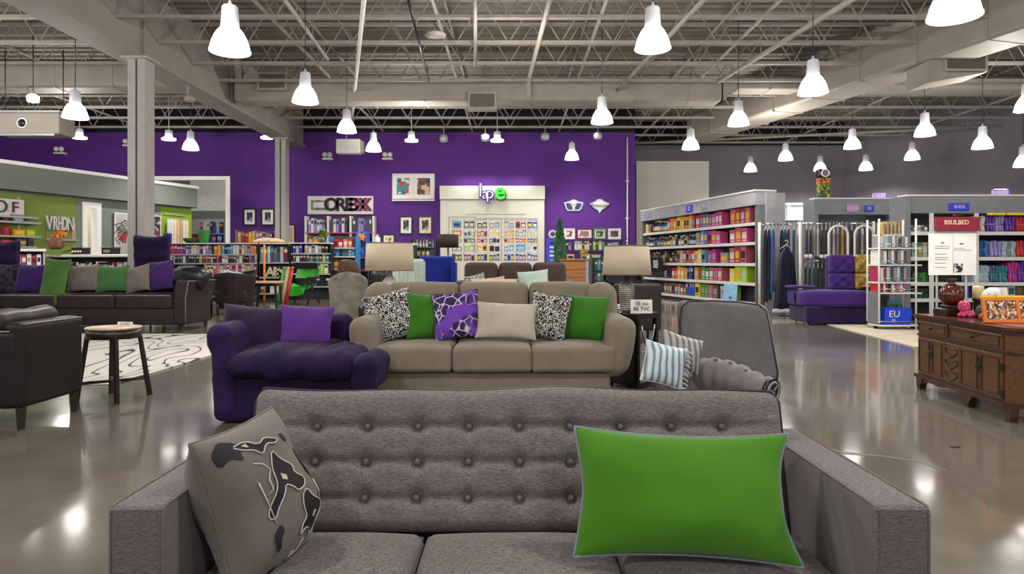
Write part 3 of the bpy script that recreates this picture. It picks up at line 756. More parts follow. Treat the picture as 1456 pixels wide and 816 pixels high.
# ================================================================== TAUPE SOFA BEHIND
taupe = fabric('taupe_chenille', '#7b7163', 330, .25, .1, big=.06)
taupe_d = plain('taupe_welt', '#5f584d', .9)
S2 = thing('rolled_arm_sofa', 'taupe three-seat sofa with flared arms and six scatter pillows, second row', 'sofa', (-.165, 5.6, 0))
mb = MB(); mb.sbox((0, .46, .2), (1.99, .9, .26), .03, k=3, m=(6, 4, 3)); obj('base', mb, taupe, S2)
def puffy(pz=.03, py=0.0):
    def g(v, nx, ny, nz):
        v.z += pz * (1 - nx * nx) * (1 - ny * ny) * (1 if nz > 0 else -.3) * abs(nz)
        v.y += (py * (1 - nx * nx) * (1 - nz * nz) * (-1 if ny < 0 else 1)) * abs(ny)
        v += Vector((bumpn((v.x, v.y, v.z), 5, .006), 0, bumpn((v.y, v.x, v.z), 5, .006)))
        return v
    return g
for x, w in ((-.665, .655), (0.0, .665), (.68, .7)):
    mb = MB(); mb.sbox((x, .31, .432), (w, .74, .215), .042, k=4, m=(10, 8, 4), fn=puffy(.022)); cu = obj('seat_cushion', mb, taupe, S2)
    mb = MB(); hx, hy = w / 2 - .012, .352
    for z in (.502, .355): mb.tube([(x - hx, .31 + hy, z), (x - hx, .31 - hy, z), (x + hx, .31 - hy, z), (x + hx, .31 + hy, z)], .006, 6)
    obj('welt', mb, taupe_d, cu)
for x, w in ((-.665, .66), (-.005, .65), (.625, .6)):
    Mx = Matrix.Translation((x, .72, .80)) @ Matrix.Rotation(R(-9), 4, 'X')
    mb = MB(); mb.sbox((0, 0, 0), (w, .2, .5), .055, k=4, m=(8, 3, 6), M=Mx, fn=puffy(.01, .03)); obj('back_cushion', mb, taupe, S2)
mb = MB(); mb.sbox((0, .88, .58), (2.0, .14, .8), .05, k=3, m=(6, 1, 4)); obj('back_frame', mb, taupe, S2)
for s, x in ((-1, -1.07), (1, 1.0)):
    mb = MB(); mb.sbox((x, .66, .80), (.29, .28, .52), .135, k=5, m=(2, 2, 4)); obj('back_wing', mb, taupe, S2)
    def arm(v, nx, ny, nz, s=s):
        k = (v.z + .26) / .52
        v.x += s * (.05 * math.sin(max(0, min(1, k)) * math.pi * .75) - .05 * (1 - k)); return v
    mb = MB(); mb.sbox((s * 1.06, .33, .53), (.23, .74, .5), .1, k=5, m=(3, 5, 5), fn=arm); obj('armrest', mb, taupe, S2)
for x in (-.9, .9):
    for y in (.1, .82): mb = MB(); mb.cyl((x, y, 0), (x, y, .09), .025, .035, n=10); obj('leg', mb, M['walnut'], S2)
bw = cells('black_white_print', '#d9d7d2', '#1b1a1d', 46, .36, .5, warp=.25)
G2 = 'scatter pillows on the taupe sofa'
def on2(px, py, d): return P(px, py - 2, d - .03)
pillow('throw_pillow', 'black and white speckled pillow tilted at the end by the purple chaise', bw, .44, .45, .16, on2(556, 451, 6.02), (R(-14), R(-15), R(8)), None, G2, seed=1)
pillow('throw_pillow', 'green pillow tucked between the speckled pillow and the purple print', fabric('leaf_green_cotton', '#356f18', 500, .2, .08), .44, .42, .17, on2(612, 452, 6.07), (R(-14), R(3), R(18)), None, G2, seed=2, wr=.02)
pur = NT('purple_damask'); v = pur.coord()
vo = pur.n('ShaderNodeTexVoronoi', feature='DISTANCE_TO_EDGE'); vo.inputs['Scale'].default_value = 13; pur.l(v, vo.inputs['Vector'])
nz = pur.n('ShaderNodeTexNoise'); nz.inputs['Scale'].default_value = 5; pur.l(v, nz.inputs['Vector'])
mx = pur.n('ShaderNodeMix', data_type='RGBA'); pur.l(pur.ramp(nz.outputs['Fac'], [(.5, (0, 0, 0)), (.56, (255, 255, 255))]), mx.inputs['Factor'])
pur.l(pur.ramp(vo.outputs['Distance'], [(.02, '#cbbcd8'), (.06, '#3b1d5c'), (.2, '#241338')]), mx.inputs['A']); pur.l(pur.ramp(nz.outputs['Color'], [(.3, '#5b2c96'), (.7, '#6f3bb0')]), mx.inputs['B'])
pur.base(mx.outputs['Result']); pur.set(Roughness=.85)
pillow('throw_pillow', 'purple damask pillow with white scroll print and dark edge', pur.m, .42, .43, .15, on2(649, 450, 5.96), (R(-16), R(-7), R(-4)), M['black'], G2, seed=3)
pillow('lumbar_pillow', 'cream rectangular pillow in the middle of the taupe sofa', fabric('cream_linen', '#b3aa9e', 500, .2, .06), .54, .33, .14, on2(720, 458, 5.9), (R(-18), R(2.5), R(0)), None, G2, seed=4)
pillow('throw_pillow', 'black and white speckled pillow leaning against the outer green one', bw, .37, .42, .15, on2(780, 452, 5.98), (R(-14), R(9), R(-18)), M['black'], G2, seed=5)
pillow('throw_pillow', 'green pillow filling the corner of the taupe sofa beside the lamp table', MATS['leaf_green_cotton'], .45, .42, .18, on2(829, 454, 6.04), (R(-14), R(4), R(-14)), None, G2, seed=6, wr=.02)

# ================================================================== PURPLE CHAISE
vel = fabric('deep_purple_velvet', '#2c1549', 300, .15, .1, rough=.8, sheen=.03, big=.22)
vel2 = fabric('dark_purple_velvet', '#220f3a', 300, .15, .1, rough=.8, sheen=.02, big=.22)
def clipx(cx, cy, g):
    def f(v, nx, ny, nz):
        v = g(v, nx, ny, nz)
        if v.x + cx > .16 and v.y + cy > .40: v.y = .40 - cy
        return v
    return f
C1 = thing('purple_chaise', 'deep purple velvet chaise with one rolled arm and an overstuffed seat', 'chaise', (-1.68, 5.1, 0), R(-3))
def slouch(a):
    def g(v, nx, ny, nz):
        v += Vector((bumpn((v.x + a, v.y, v.z), 4, .03), bumpn((v.y, v.z, v.x + a), 4, .03), bumpn((v.z, v.x, v.y + a), 6, .018))); return v
    return g
mb = MB(); mb.sbox((-.05, .45, .2), (1.2, .86, .38), .05, k=3, m=(14, 8, 6), fn=clipx(-.05, .45, slouch(2))); obj('base', mb, vel2, C1)
def roll(v, nx, ny, nz):
    if nz > .5: v.x -= .03
    v.x -= .04 * (nz + 1) / 2
    return v
mb = MB(); mb.sbox((-.53, .45, .40), (.2, .95, .74), .1, k=5, m=(2, 8, 8), fn=roll); obj('armrest', mb, vel, C1)
mb = MB(); mb.sbox((-.15, .86, .45), (.74, .2, .68), .09, k=4, m=(6, 2, 6)); obj('backrest', mb, vel, C1)
def seatw(v, nx, ny, nz):
    q = noise.noise(Vector((v.x * 7, v.y * 3, v.z * 5))) + .5 * noise.noise(Vector((v.x * 18, v.y * 6, v.z * 9)))
    v.z += .03 * (1 - nx * nx) * (nz > 0) * (1 - ny * ny) + q * .026; v.y += q * .022 - .03 * (ny < 0) * (1 - nz * nz); return v
mb = MB(); mb.sbox((.0, .36, .455), (1.0, .86, .22), .1, k=5, m=(40, 18, 6), fn=clipx(0, .36, seatw)); obj('seat_cushion', mb, vel2, C1)
mb = MB(); mb.sbox((.57, .14, .40), (.2, .5, .3), .095, k=5, m=(2, 12, 5), fn=slouch(5)); obj('side_bolster', mb, vel2, C1)
pillow('throw_pillow', 'dark plum pillow slouching against the arm of the purple chaise', fabric('plum_velvet', '#2c1a38', 300, .2, .1, sheen=.12), .54, .4, .22, P(361, 467, 5.6), (R(-24), R(6), R(10)), None, 'pillows on the purple chaise', seed=11, wr=.035)
pillow('throw_pillow', 'lighter violet pillow on the purple chaise, beside the plum one', fabric('violet_cotton', '#58307e', 300, .2, .08, sheen=.1), .47, .38, .19, P(433, 465, 5.66), (R(-20), R(3), R(2)), None, 'pillows on the purple chaise', seed=12, wr=.022)

# ================================================================== GREY LOUNGE CHAIR WITH TUFTED ROLL
slate = fabric('slate_grey_cloth', '#6d6b6d', 320, .25, .1, big=.1)
slate2 = fabric('warm_grey_cloth', '#7a7273', 320, .25, .1, big=.1)
L1 = thing('lounge_chair', 'grey lounge chair with a broad panel back and a tufted scroll arm', 'armchair', (1.9, 5.6, 0))
def panel(v, nx, ny, nz):
    v.x += (.09 if nx > 0 else .0) * (1 - nz) / 2 * abs(nx) - .02 * (nz < 0) * (nx < 0)
    if nz > .5: v.z -= .035 * (nx + .3) * (nx > -.3)
    v.y -= .03 * (1 - nx * nx) * (1 - nz * nz) * (ny < 0); return v
MP = Matrix.Translation((.115, .78, .50)) @ Matrix.Rotation(R(-5), 4, 'X')
mb = MB(); mb.sbox((0, 0, 0), (.86, .13, .76), .064, k=4, m=(10, 1, 10), M=MP, fn=panel); bk = obj('backrest', mb, slate, L1)
mb = MB(); q = []
for x, z in [(-.42, -.36), (-.425, .2), (-.40, .32), (-.34, .37), (-.1, .375), (.15, .36), (.33, .335), (.395, .28), (.415, .18), (.49, -.3), (.48, -.37)]: q.append(MP @ Vector((x, -.06, z)))
mb.tube(chaikin([tuple(v) for v in q], 0) if False else q, .008, 6); pp = obj('piping', mb, piping_m, bk)
mb = MB(); mb.sbox((-.25, .36, .2), (.78, .78, .18), .05, k=3, m=(6, 5, 2)); obj('seat', mb, slate2, L1)
# scroll arm: a fat tapering roll from rear left to front right with tufts
A0, A1 = P(1000, 533, 5.65) - L1.location, P(1096, 556, 5.12) - L1.location
mb = MB(); N = 22; ax = (A1 - A0); pts = [A0 + ax * (i / N) + Vector((0, 0, .035 * math.sin(math.pi * min(1, i / N * 1.2)))) for i in range(N + 1)]
rs = [(.145 - .05 * (i / N)) * (1 if 0 < i < N else .85) + (.012 * math.cos(i * 1.5)) for i in range(N + 1)]
mb.tube(pts, rs, 22); arm_ = obj('scroll_arm', mb, slate2, L1)
mb = MB(); a = pts[-1]; dn = ax.normalized()
mb.cyl(a - dn * .01, a + dn * .02, .1, .098, n=22); cap = obj('scroll_cap', mb, M['black'], L1); cap['label'] = 'black scroll end of the arm'
mb = MB(); ring = []
e1 = dn.cross(Vector((0, 0, 1))).normalized(); e2 = e1.cross(dn)
mb.tube([a + dn * .022 + (e1 * math.cos(t) + e2 * math.sin(t)) * .07 for t in [2 * math.pi * i / 20 for i in range(20)]], .012, 6, closed=True)
for t in (0.3, 2.4, 4.5): mb.tube([a + dn * .022, a + dn * .022 + (e1 * math.cos(t) + e2 * math.sin(t)) * .07], .008, 5)
obj('scroll_inlay', mb, M['greymetal'], cap)
for i, s_ in ((4, -1), (9, -1), (14, -1)):
    mb = MB(); mb.ball(pts[i] + Vector((-.02, -.3, .9)).normalized() * rs[i] * .98, .016, 10, sz=.7); obj('button', mb, slate, arm_)
for i in (11, 19):
    q = pts[i]; mb = MB(); mb.cyl((q.x, q.y, q.z - rs[i] * .8), (q.x, q.y, 0), .03, .02, n=8); obj('arm_post', mb, M['black'], L1)
mb = MB(); q0, q1 = pts[1], pts[17]; dz = Vector((0, 0, .13)); mb.cyl(Vector((q0.x, q0.y, .2)), Vector((q1.x, q1.y, .2)), .09, .06, n=10); obj('arm_rail', mb, slate2, L1)
for x, y in ((-.55, .05), (.05, .05), (-.5, .72), (.5, .8)):
    mb = MB(); mb.cyl((x, y, 0), (x, y, .14), .018, .026, n=8); obj('leg', mb, M['black'], L1)
silver = stripes('silver_blue_stripe', [(.0, '#5f6d76'), (.25, '#8a99a2'), (.5, '#a9b8c1'), (.8, '#bccad2')], 6.0, (0, R(8), 0), .45, 2.5)
grib = stripes('grey_ribbed_satin', [(.0, '#4a4a4c'), (.3, '#77777a'), (.7, '#98979a')], 6.0, (0, R(14), 0), .5, 2.0)
pillow('throw_pillow', 'grey ribbed satin pillow behind the pale striped one on the lounge chair', grib, .36, .3, .15, P(968, 501, 5.5), (R(-16), R(17), R(6)), None, 'striped pillows', seed=21, wr=.02)
o, f = pillow('throw_pillow', 'pale blue and silver striped pillow leaning on the grey lounge chair', silver, .34, .33, .16, P(944, 518, 5.32), (R(-18), R(14), R(2)), plain('silver_welt', '#c9ced2', .5), 'striped pillows', seed=22, wr=.02)
mb = MB()
for i in range(9):
    v = -.9 + 1.8 * i / 8; p = f(1, v, 1); mb.tube([p, p + Vector((.03, -.005, -.004)), p + Vector((.05, -.01, -.02))], .005, 5)
obj('fringe', mb, plain('silver_fringe', '#b4b9bd', .5), o)

# ================================================================== END TABLE, LAMPS
T1 = thing('end_table', 'black end table with silver hourglass trim beside the taupe sofa', 'side table', (XX(907, 6.5), 6.5 + .262, 0), R(45))
h = .18; HT = .742
mb = MB(); mb.sbox((0, 0, HT - .03), (.37, .37, .06), .006, k=1, m=1, smooth=False); obj('table_top', mb, M['black'], T1)
mb = MB(); mb.span(-h, -h + .02, -h, h, .03, HT - .06); mb.span(-h, h, h - .02, h, .03, HT - .06); mb.span(-h, h, -h, h, .03, .06); obj('side_panel', mb, M['black'], T1)
for x, y in ((-h + .02, -h + .02), (h - .02, -h + .02), (-h + .02, h - .02), (h - .02, h - .02)):
    mb = MB(); mb.span(x - .02, x + .02, y - .02, y + .02, 0, HT - .06); obj('leg', mb, M['black'], T1)
mb = MB()
for s in (-1, 1):
    mb.tube([(s * .11, -h, .62), (s * .09, -h, .52), (s * .03, -h, .40), (s * .015, -h, .36), (s * .03, -h, .32), (s * .09, -h, .2), (s * .11, -h, .1)], .009, 6)
mb.tube([(-.13, -h, .36), (.13, -h, .36)], .008, 6); mb.tube([(-.11, -h, .1), (.11, -h, .1)], .006, 6)
obj('hourglass_trim', mb, M['steel'], T1)
shade_m = NT('linen_lampshade'); shade_m.base(shade_m.ramp(shade_m.noise(shade_m.coord((1, 1, 1)), 260, 2), [(.3, '#a89b88'), (.7, '#b8ab98')])); shade_m.set(Roughness=.9, Emission_Color=col('#c9a882'), Emission_Strength=.16); shade_m = shade_m.m
trim_m = plain('shade_trim', '#6f675c', .8)
ribm = NT('silver_ribbed'); wv = ribm.n('ShaderNodeTexWave', wave_type='BANDS', bands_direction='Z'); wv.inputs['Scale'].default_value = 16; ribm.l(ribm.coord(), wv.inputs['Vector'])
ribm.base(ribm.ramp(wv.outputs['Fac'], [(.2, '#5c5753'), (.7, '#a09a94')])); ribm.set(Metallic=.7, Roughness=.35); ribm.bump(wv.outputs['Fac'], .4, .004)
def table_lamp(label, loc, r0, r1, sz0, sz1, prof, basemat):
    t = thing('table_lamp', label, 'table lamp', loc)
    mb = MB(); mb.lathe([(r0, sz0), (r1, sz1), (r1 - .006, sz1), (r0 - .006, sz0)], n=32); sh = obj('lamp_shade', mb, shade_m, t)
    mb = MB(); mb.lathe([(r0 + .002, sz0), (r0 + .002, sz0 + .012), (r0 - .008, sz0 + .012), (r0 - .008, sz0)], n=32); obj('shade_trim', mb, trim_m, sh); mb = MB(); mb.lathe([(r1 + .002, sz1 - .012), (r1 + .002, sz1), (r1 - .008, sz1), (r1 - .008, sz1 - .012)], n=32); obj('shade_trim', mb, trim_m, sh)
    mb = MB(); mb.lathe(prof, n=24); obj('base', mb, basemat, t)
    mb = MB(); mb.cyl((0, 0, prof[-1][1] - .01), (0, 0, sz1 + .03), .008, n=8); mb.ball((0, 0, sz1 + .04), .014, 10)
    for a in (0, 2.1, 4.2): mb.tube([(0, 0, sz1 - .02), (r1 * .98 * math.cos(a), r1 * .98 * math.sin(a), sz1 - .01)], .003, 4)
    obj('stem', mb, M['steel'], t); return t
d = 6.76; z0 = HT
table_lamp('silver ribbed vase lamp with beige drum shade on the black end table', (XX(891, d), d, z0), .247, .222, ZZ(391, d) - z0, ZZ(349, d) - z0, [(.0, 0), (.07, 0), (.075, .02), (.062, .05), (.072, .12), (.08, .2), (.076, .26), (.05, .305), (.028, .325), (.028, .37), (.012, .375)], ribm.m)
t = thing('sign_card', 'small white card sign standing on the black end table', 'sign', (XX(914, 6.5), 6.56, HT), R(3))
mb = MB(); mb.box((0, 0, .068), (.215, .006, .135), Matrix.Rotation(R(-6), 4, 'X')); mb.span(-.09, .09, 0, .05, 0, .006); obj('card', mb, M['paper'], t)
ink = plain('dark_ink', '#26262a', .7)
text('lettering', 'SE no', .056, ink, t, (0, -.012, .098), (R(84), 0, 0), .001); text('lettering', 'BE TVC', .05, ink, t, (0, -.008, .044), (R(84), 0, 0), .001)
t = thing('candle_holder', 'little silver tea light stand at the foot of the ribbed lamp', 'candle holder', (XX(881, 6.6), 6.66, HT))
mb = MB(); mb.lathe([(.0, 0), (.035, 0), (.035, .008), (.012, .012), (.01, .03), (.02, .035), (.02, .045)], n=14); obj('stand', mb, M['chrome'], t)
mb = MB(); mb.lathe([(0, .045), (.013, .045), (.013, .085), (0, .088)], n=12); obj('candle', mb, M['paper'], t)
d = 7.4; tz = .72; lx = XX(554, d)
t = thing('side_table', 'round wooden side table behind the taupe sofa under the second lamp', 'side table', (lx, d, 0))
mb = MB(); mb.lathe([(0, tz - .03), (.25, tz - .03), (.255, tz - .01), (.25, tz), (0, tz)], n=24); obj('table_top', mb, M['walnut'], t)
mb = MB(); mb.lathe([(.2, 0), (.2, .02), (.03, .05), (.03, tz - .03)], n=16); obj('pedestal', mb, M['walnut'], t)
table_lamp('white ceramic lamp with beige drum shade behind the speckled pillows', (lx, d, tz), .268, .255, ZZ(385, d) - tz, ZZ(345, d) - tz, [(0, 0), (.09, 0), (.1, .06), (.12, .15), (.11, .26), (.06, .34), (.03, .38), (.03, .43), (.012, .435)], plain('white_ceramic', '#d4cfc9', .25))
# ================================================================== LEFT SIDE
choc = fabric('chocolate_leather', '#2f2627', 200, .1, .06, rough=.5, sheen=0, big=.1)
choc2 = fabric('dark_brown_leather', '#271e20', 200, .1, .06, rough=.45, sheen=0, big=.1)
edge = plain('worn_leather_edge', '#7a6e6a', .5)
# ---- near armchair seen from behind
A1_ = thing('leather_armchair', 'dark brown leather armchair cut by the photo edge, its back turned, nearest on that side', 'armchair', (-4.02, 5.28, 0), R(0))
def rc(v, nx, ny, nz): return v
mb = MB(); mb.sbox((.33, 0, .48), (.16, .72, .64), .05, k=3, m=(2, 6, 6)); obj('backrest', mb, choc2, A1_)
for s in (-1, 1):
    mb = MB(); mb.sbox((-.06, s * .315, .45), (.86, .13, .58), .05, k=3, m=(8, 2, 5)); obj('armrest', mb, choc2, A1_)
mb = MB(); mb.sbox((-.08, 0, .3), (.78, .5, .22), .03, k=2, m=3); obj('seat_base', mb, choc2, A1_)
mb = MB(); mb.sbox((-.1, 0, .45), (.72, .49, .14), .05, k=3, m=4); obj('seat_cushion', mb, choc, A1_)
mb = MB(); mb.tube([(.405, -.33, .785), (.405, .33, .785)], .006, 6); mb.tube([(-.45, -.372, .73), (.33, -.372, .735)], .006, 6); obj('welt', mb, edge, A1_)
for x in (-.42, .36):
    for y in (-.3, .3): mb = MB(); mb.cyl((x, y, 0), (x, y, .18), .03, .045, n=4, smooth=False); obj('leg', mb, M['walnut'], A1_)
Mx = Matrix.Translation((.14, 0, .775)) @ Matrix.Rotation(R(24), 4, 'Y')
mb = MB(); mb.sbox((0, 0, 0), (.15, .68, .22), .07, k=4, m=(2, 8, 4), M=Mx, fn=slouch(3)); obj('back_cushion', mb, fabric('grey_brown_leather', '#3c3436', 200, .1, .06, rough=.4, sheen=0), A1_)
# ---- round topped stool table
T2 = thing('accent_table', 'tall round-topped accent table on four splayed dark legs beside the near armchair', 'side table', (XX(162, 6.12), 6.12, 0), R(20))
zt = .655
mb = MB(); mb.lathe([(0, zt - .018), (.228, zt - .018), (.232, zt - .008), (.228, zt), (0, zt)], n=32); tp = obj('table_top', mb, wood('pale_oak', '#b39b86', '#8d7665', 4), T2); tp['label'] = 'pale oak table top'
mb = MB(); mb.lathe([(.2, zt - .1), (.224, zt - .1), (.222, zt - .018), (.2, zt - .018)], n=32); obj('apron', mb, M['walnut'], T2)
for k in range(4):
    a = R(-75 + 90 * k); c, s_ = math.cos(a), math.sin(a)
    mb = MB(); mb.cyl((.2 * c, .2 * s_, zt - .03), (.29 * c, .29 * s_, 0), .02, .024, n=4, smooth=False); obj('leg', mb, M['walnut'], T2)
for k in range(2):
    a = R(-75 + 90 * k); c, s_ = math.cos(a), math.sin(a)
    mb = MB(); mb.cyl((.265 * c, .265 * s_, .16), (-.265 * c, -.265 * s_, .16), .014, n=4, smooth=False); obj('stretcher', mb, M['walnut'], T2)
t = thing('price_card', 'small printed card standing on the pale round table top', 'card', (XX(176, 6.2), 6.22, zt), R(-6))
mb = MB(); mb.prism([(-.075, 0), (.075, 0), (.075, .035), (-.075, .035)], 0, .004); mb.span(-.075, .075, 0, .03, 0, .003); obj('card', mb, M['paper'], t)
text('lettering', 'CHAIRS', .028, ink, t, (0, -.001, .018), ext=.0005)
# ---- rug with dark swirls
rg = NT('white_swirl_rug'); v = rg.coord((1, 1.5, 1))
f1 = rg.noise(rg.coord((.8, .34, 1)), 1.15, 1.5, .4, .9)
k1 = rg.n('ShaderNodeMath', operation='MULTIPLY'); rg.l(f1, k1.inputs[0]); k1.inputs[1].default_value = 13.0
k2 = rg.n('ShaderNodeMath', operation='PINGPONG'); rg.l(k1.outputs[0], k2.inputs[0]); k2.inputs[1].default_value = .5
wv = k2
nz = rg.noise(rg.coord(), 60, 2)
mx = rg.n('ShaderNodeMix', data_type='RGBA', blend_type='MULTIPLY'); mx.inputs['Factor'].default_value = 1
rg.l(rg.ramp(wv.outputs[0], [(.0, '#2a2628'), (.05, '#3a3537'), (.085, '#bdb7b1'), (1, '#c9c3bd')]), mx.inputs['A']); rg.l(rg.ramp(nz, [(.3, (215, 215, 215)), (.7, (255, 255, 255))]), mx.inputs['B'])
rg.base(mx.outputs['Result']); rg.set(Roughness=.95); rg.bump(nz, .4, .01)
ca, cb = Vector((-4.02, 6.75, 0)), Vector((-3.98, 11.4, 0))
mb = MB(); mb.sbox((-2.2, 2.33, .008), (4.4, 4.66, .016), .006, k=1, m=(10, 10, 1), smooth=False)
solo('swirl_rug', mb, rg.m, 'large white rug with dark swirling lines in front of the brown sectional', 'rug', ca, (0, 0, R(-1)))
# ---- long brown sectional
S3 = thing('sectional_sofa', 'long dark brown leather sectional with a row of mixed pillows', 'sofa', (-8.2, 11.9, 0))
xr = 2.4; xl = -3.0
mb = MB(); mb.sbox(((xl + xr) / 2 - .1, .5, .27), (xr - xl - .2, 1.0, .3), .03, k=2, m=(6, 3, 2)); obj('base', mb, choc, S3)
xs = [xl, -1.02, -.03, .03 + 1.06, 2.16]
xs = [-3.0, -1.98, -.96, .08, 1.12, 2.16]
for i in range(5):
    mb = MB(); w = xs[i + 1] - xs[i] - .01; xm = (xs[i] + xs[i + 1]) / 2
    mb.sbox((xm, .38, .53), (w, .82, .27), .06, k=4, m=(6, 6, 3), fn=puffy(.02)); cu = obj('seat_cushion', mb, choc, S3)
    mb = MB(); mb.tube([(xm - w / 2 + .03, -.025, .645), (xm + w / 2 - .03, -.025, .645)], .009, 6); obj('welt', mb, edge, cu)
    Mx = Matrix.Translation((xm, .86, .86)) @ Matrix.Rotation(R(-8), 4, 'X')
    mb = MB(); mb.sbox((0, 0, 0), (w, .2, .5), .08, k=4, m=(6, 2, 5), M=Mx, fn=puffy(.01, .02)); obj('back_cushion', mb, choc, S3)
mb = MB(); mb.sbox(((xl + xr) / 2, 1.0, .6), (xr - xl, .16, .92), .04, k=2, m=(6, 1, 4)); obj('back_frame', mb, choc2, S3)
def flare(v, nx, ny, nz):
    v.x += .06 * max(0, nz) ** 2; v.z -= .0 ; return v
mb = MB(); mb.sbox((xr - .12, .52, .52), (.24, 1.1, .8), .05, k=3, m=(2, 6, 6), fn=flare); ar = obj('armrest', mb, choc, S3)
mb = MB(); mb.tube([(xr + .0, -.03, .14), (xr + .0, -.03, .6), (xr + .05, -.03, .9), (xr + .06, 1.05, .9)], .008, 6); obj('welt', mb, edge, ar)
for x in (-2.9, -.2, xr - .12):
    for y in (.05, 1.0): mb = MB(); mb.cyl((x, y, 0), (x, y, .13), .03, .045, n=4, smooth=False); obj('leg', mb, M['walnut'], S3)
G3 = 'pillows on the brown sectional'
def p3(px, py, w, h, lb, mat, roll=0, yaw=0, d=12.28, t=.18, tilt=-14, wr=.03, seed=0):
    s_ = d / F
    pillow('throw_pillow', lb, mat, w * s_ * 1.01, h * s_ * 1.03, t, P(px, py - 1.5, d), (R(tilt), R(roll), R(yaw)), None, G3, seed=seed, wr=wr)
olive = fabric('moss_green_cloth', '#456a30', 300, .2, .08); dplum = MATS['dark_purple_velvet']; tp_ = fabric('mushroom_cloth', '#6e655f', 300, .2, .08)
quilt = cells('black_quilted_satin', '#1a171d', '#332f38', 12, .3, .5)
p3(8, 398, 34, 42, 'black quilted pillow at the far cut-off end of the brown sectional', quilt, 0, 0, seed=31)
p3(44, 397, 42, 40, 'dark purple pillow between the black quilted pillow and the long green one', fabric('aubergine_satin', '#3a1d5e', 300, .2, .1), 2, 4, seed=32)
p3(77, 403, 37, 68, 'tall moss green pillow sagging over the seat edge of the sectional', olive, 4, 0, 12.0, .16, -10, seed=33)
p3(120, 397, 47, 37, 'mushroom grey pillow beside the tall green one on the sectional', tp_, -3, 0, seed=34)
p3(160, 398, 46, 37, 'square moss green pillow standing flat in the middle of the sectional', fabric('fern_green_cloth', '#3d6a3a', 300, .2, .08), -3, 0, seed=35)
p3(196, 398, 38, 38, 'mushroom grey pillow leaning on the dark purple one, sectional', tp_, -12, -10, 12.22, seed=36)
p3(229, 393, 38, 42, 'dark purple pillow with pointed corners near the sectional arm', MATS['aubergine_satin'], -8, -6, seed=37)
t = thing('travel_bag', 'shiny black soft bag slumped in the corner by the sectional arm', 'bag', P(270, 413, 12.35))
mb = MB(); mb.sbox((0, 0, .24), (.62, .34, .42), .16, k=5, m=(8, 4, 5), M=Matrix.Rotation(R(8), 4, 'Y'), fn=slouch(9)); obj('body', mb, plain('black_nylon', '#15141a', .35), t)
mb = MB()
for k in range(4): mb.tube([(-.25 + .04 * k, -.15, .16 + .03 * k), (-.2 + .05 * k, -.18, .36 + .02 * k), (-.02 + .06 * k, -.14, .45)], .012, 6)
obj('strap', mb, plain('grey_webbing', '#5a585e', .5), t)
# ---- tub chair and tall purple chairs
TB = thing('tub_chair', 'dark brown tub chair seen from behind, past the sectional arm', 'armchair', (XX(322, 15.5), 15.9, 0))
mb = MB(); n = 10; vs = []
for z, k in ((.14, .82), (.95, 1.0), (1.0, .97), (.99, .86), (.5, .8)):
    for i in range(n + 1):
        a = math.pi + math.pi * i / n; vs.append((.48 * k * math.cos(a) * 1.02, .42 * k * math.sin(a) + .1, z - (.0 if z < .2 else .05 * abs(math.cos(a)))))
mb.add(vs, [(j * (n + 1) + i, j * (n + 1) + i + 1, (j + 1) * (n + 1) + i + 1, (j + 1) * (n + 1) + i) for j in range(4) for i in range(n)], None, False); obj('shell', mb, choc, TB)
mb = MB(); mb.sbox((0, .12, .42), (.74, .7, .3), .06, k=3, m=3); obj('seat_cushion', mb, choc, TB)
for x in (-.3, .3):
    for y in (-.18, .4): mb = MB(); mb.cyl((x, y, 0), (x, y, .28), .025, .035, n=6); obj('leg', mb, M['walnut'], TB)
o, f = pillow('throw_pillow', 'pale blue folded cloth showing over the rim of the tub chair', PAL['ice'], .5, .4, .14, (XX(315, 15.5), 16.0, .86), (R(-35), R(10), 0), None, seed=41, cat='cushion')
o, f = pillow('throw_pillow', 'black pillow showing over the rim of the tub chair', M['black'], .42, .36, .14, (XX(338, 15.5), 16.1, .88), (R(-30), R(-8), 0), None, seed=42, cat='cushion')
def wing_tall(px0, px1, pt, d, lb):
    t = thing('high_back_chair', lb, 'armchair', ((XX(px0, d) + XX(px1, d)) / 2, d, 0)); w = XX(px1, d) - XX(px0, d); zt = ZZ(pt, d)
    def fn(v, nx, ny, nz):
        if nz > .9: v.z += .06 * nx * nx - .03
        v.y += .012 * math.sin(v.z * 22) * (ny < 0); v.x *= 1 + .06 * nz; return v
    mb = MB(); mb.sbox((0, .3, (zt + .5) / 2), (w, .18, zt - .5), .06, k=3, m=(6, 1, 16), fn=fn); obj('backrest', mb, dplum, t)
    mb = MB(); mb.sbox((0, -.05, .42), (w, .7, .3), .06, k=3, m=3); obj('seat', mb, dplum, t)
    for s in (-1, 1): mb = MB(); mb.sbox((s * w * .48, -.05, .6), (.12, .66, .3), .05, k=3, m=2); obj('armrest', mb, dplum, t)
    for x in (-w * .4, w * .4):
        for y in (-.3, .3): mb = MB(); mb.cyl((x, y, 0), (x, y, .28), .02, .03, n=6); obj('leg', mb, M['walnut'], t)
wing_tall(181, 230, 334, 14.2, 'high-backed purple chair rising behind the middle of the sectional')
wing_tall(-34, 11, 342, 14.2, 'high-backed purple chair cut by the photo edge behind the sectional')

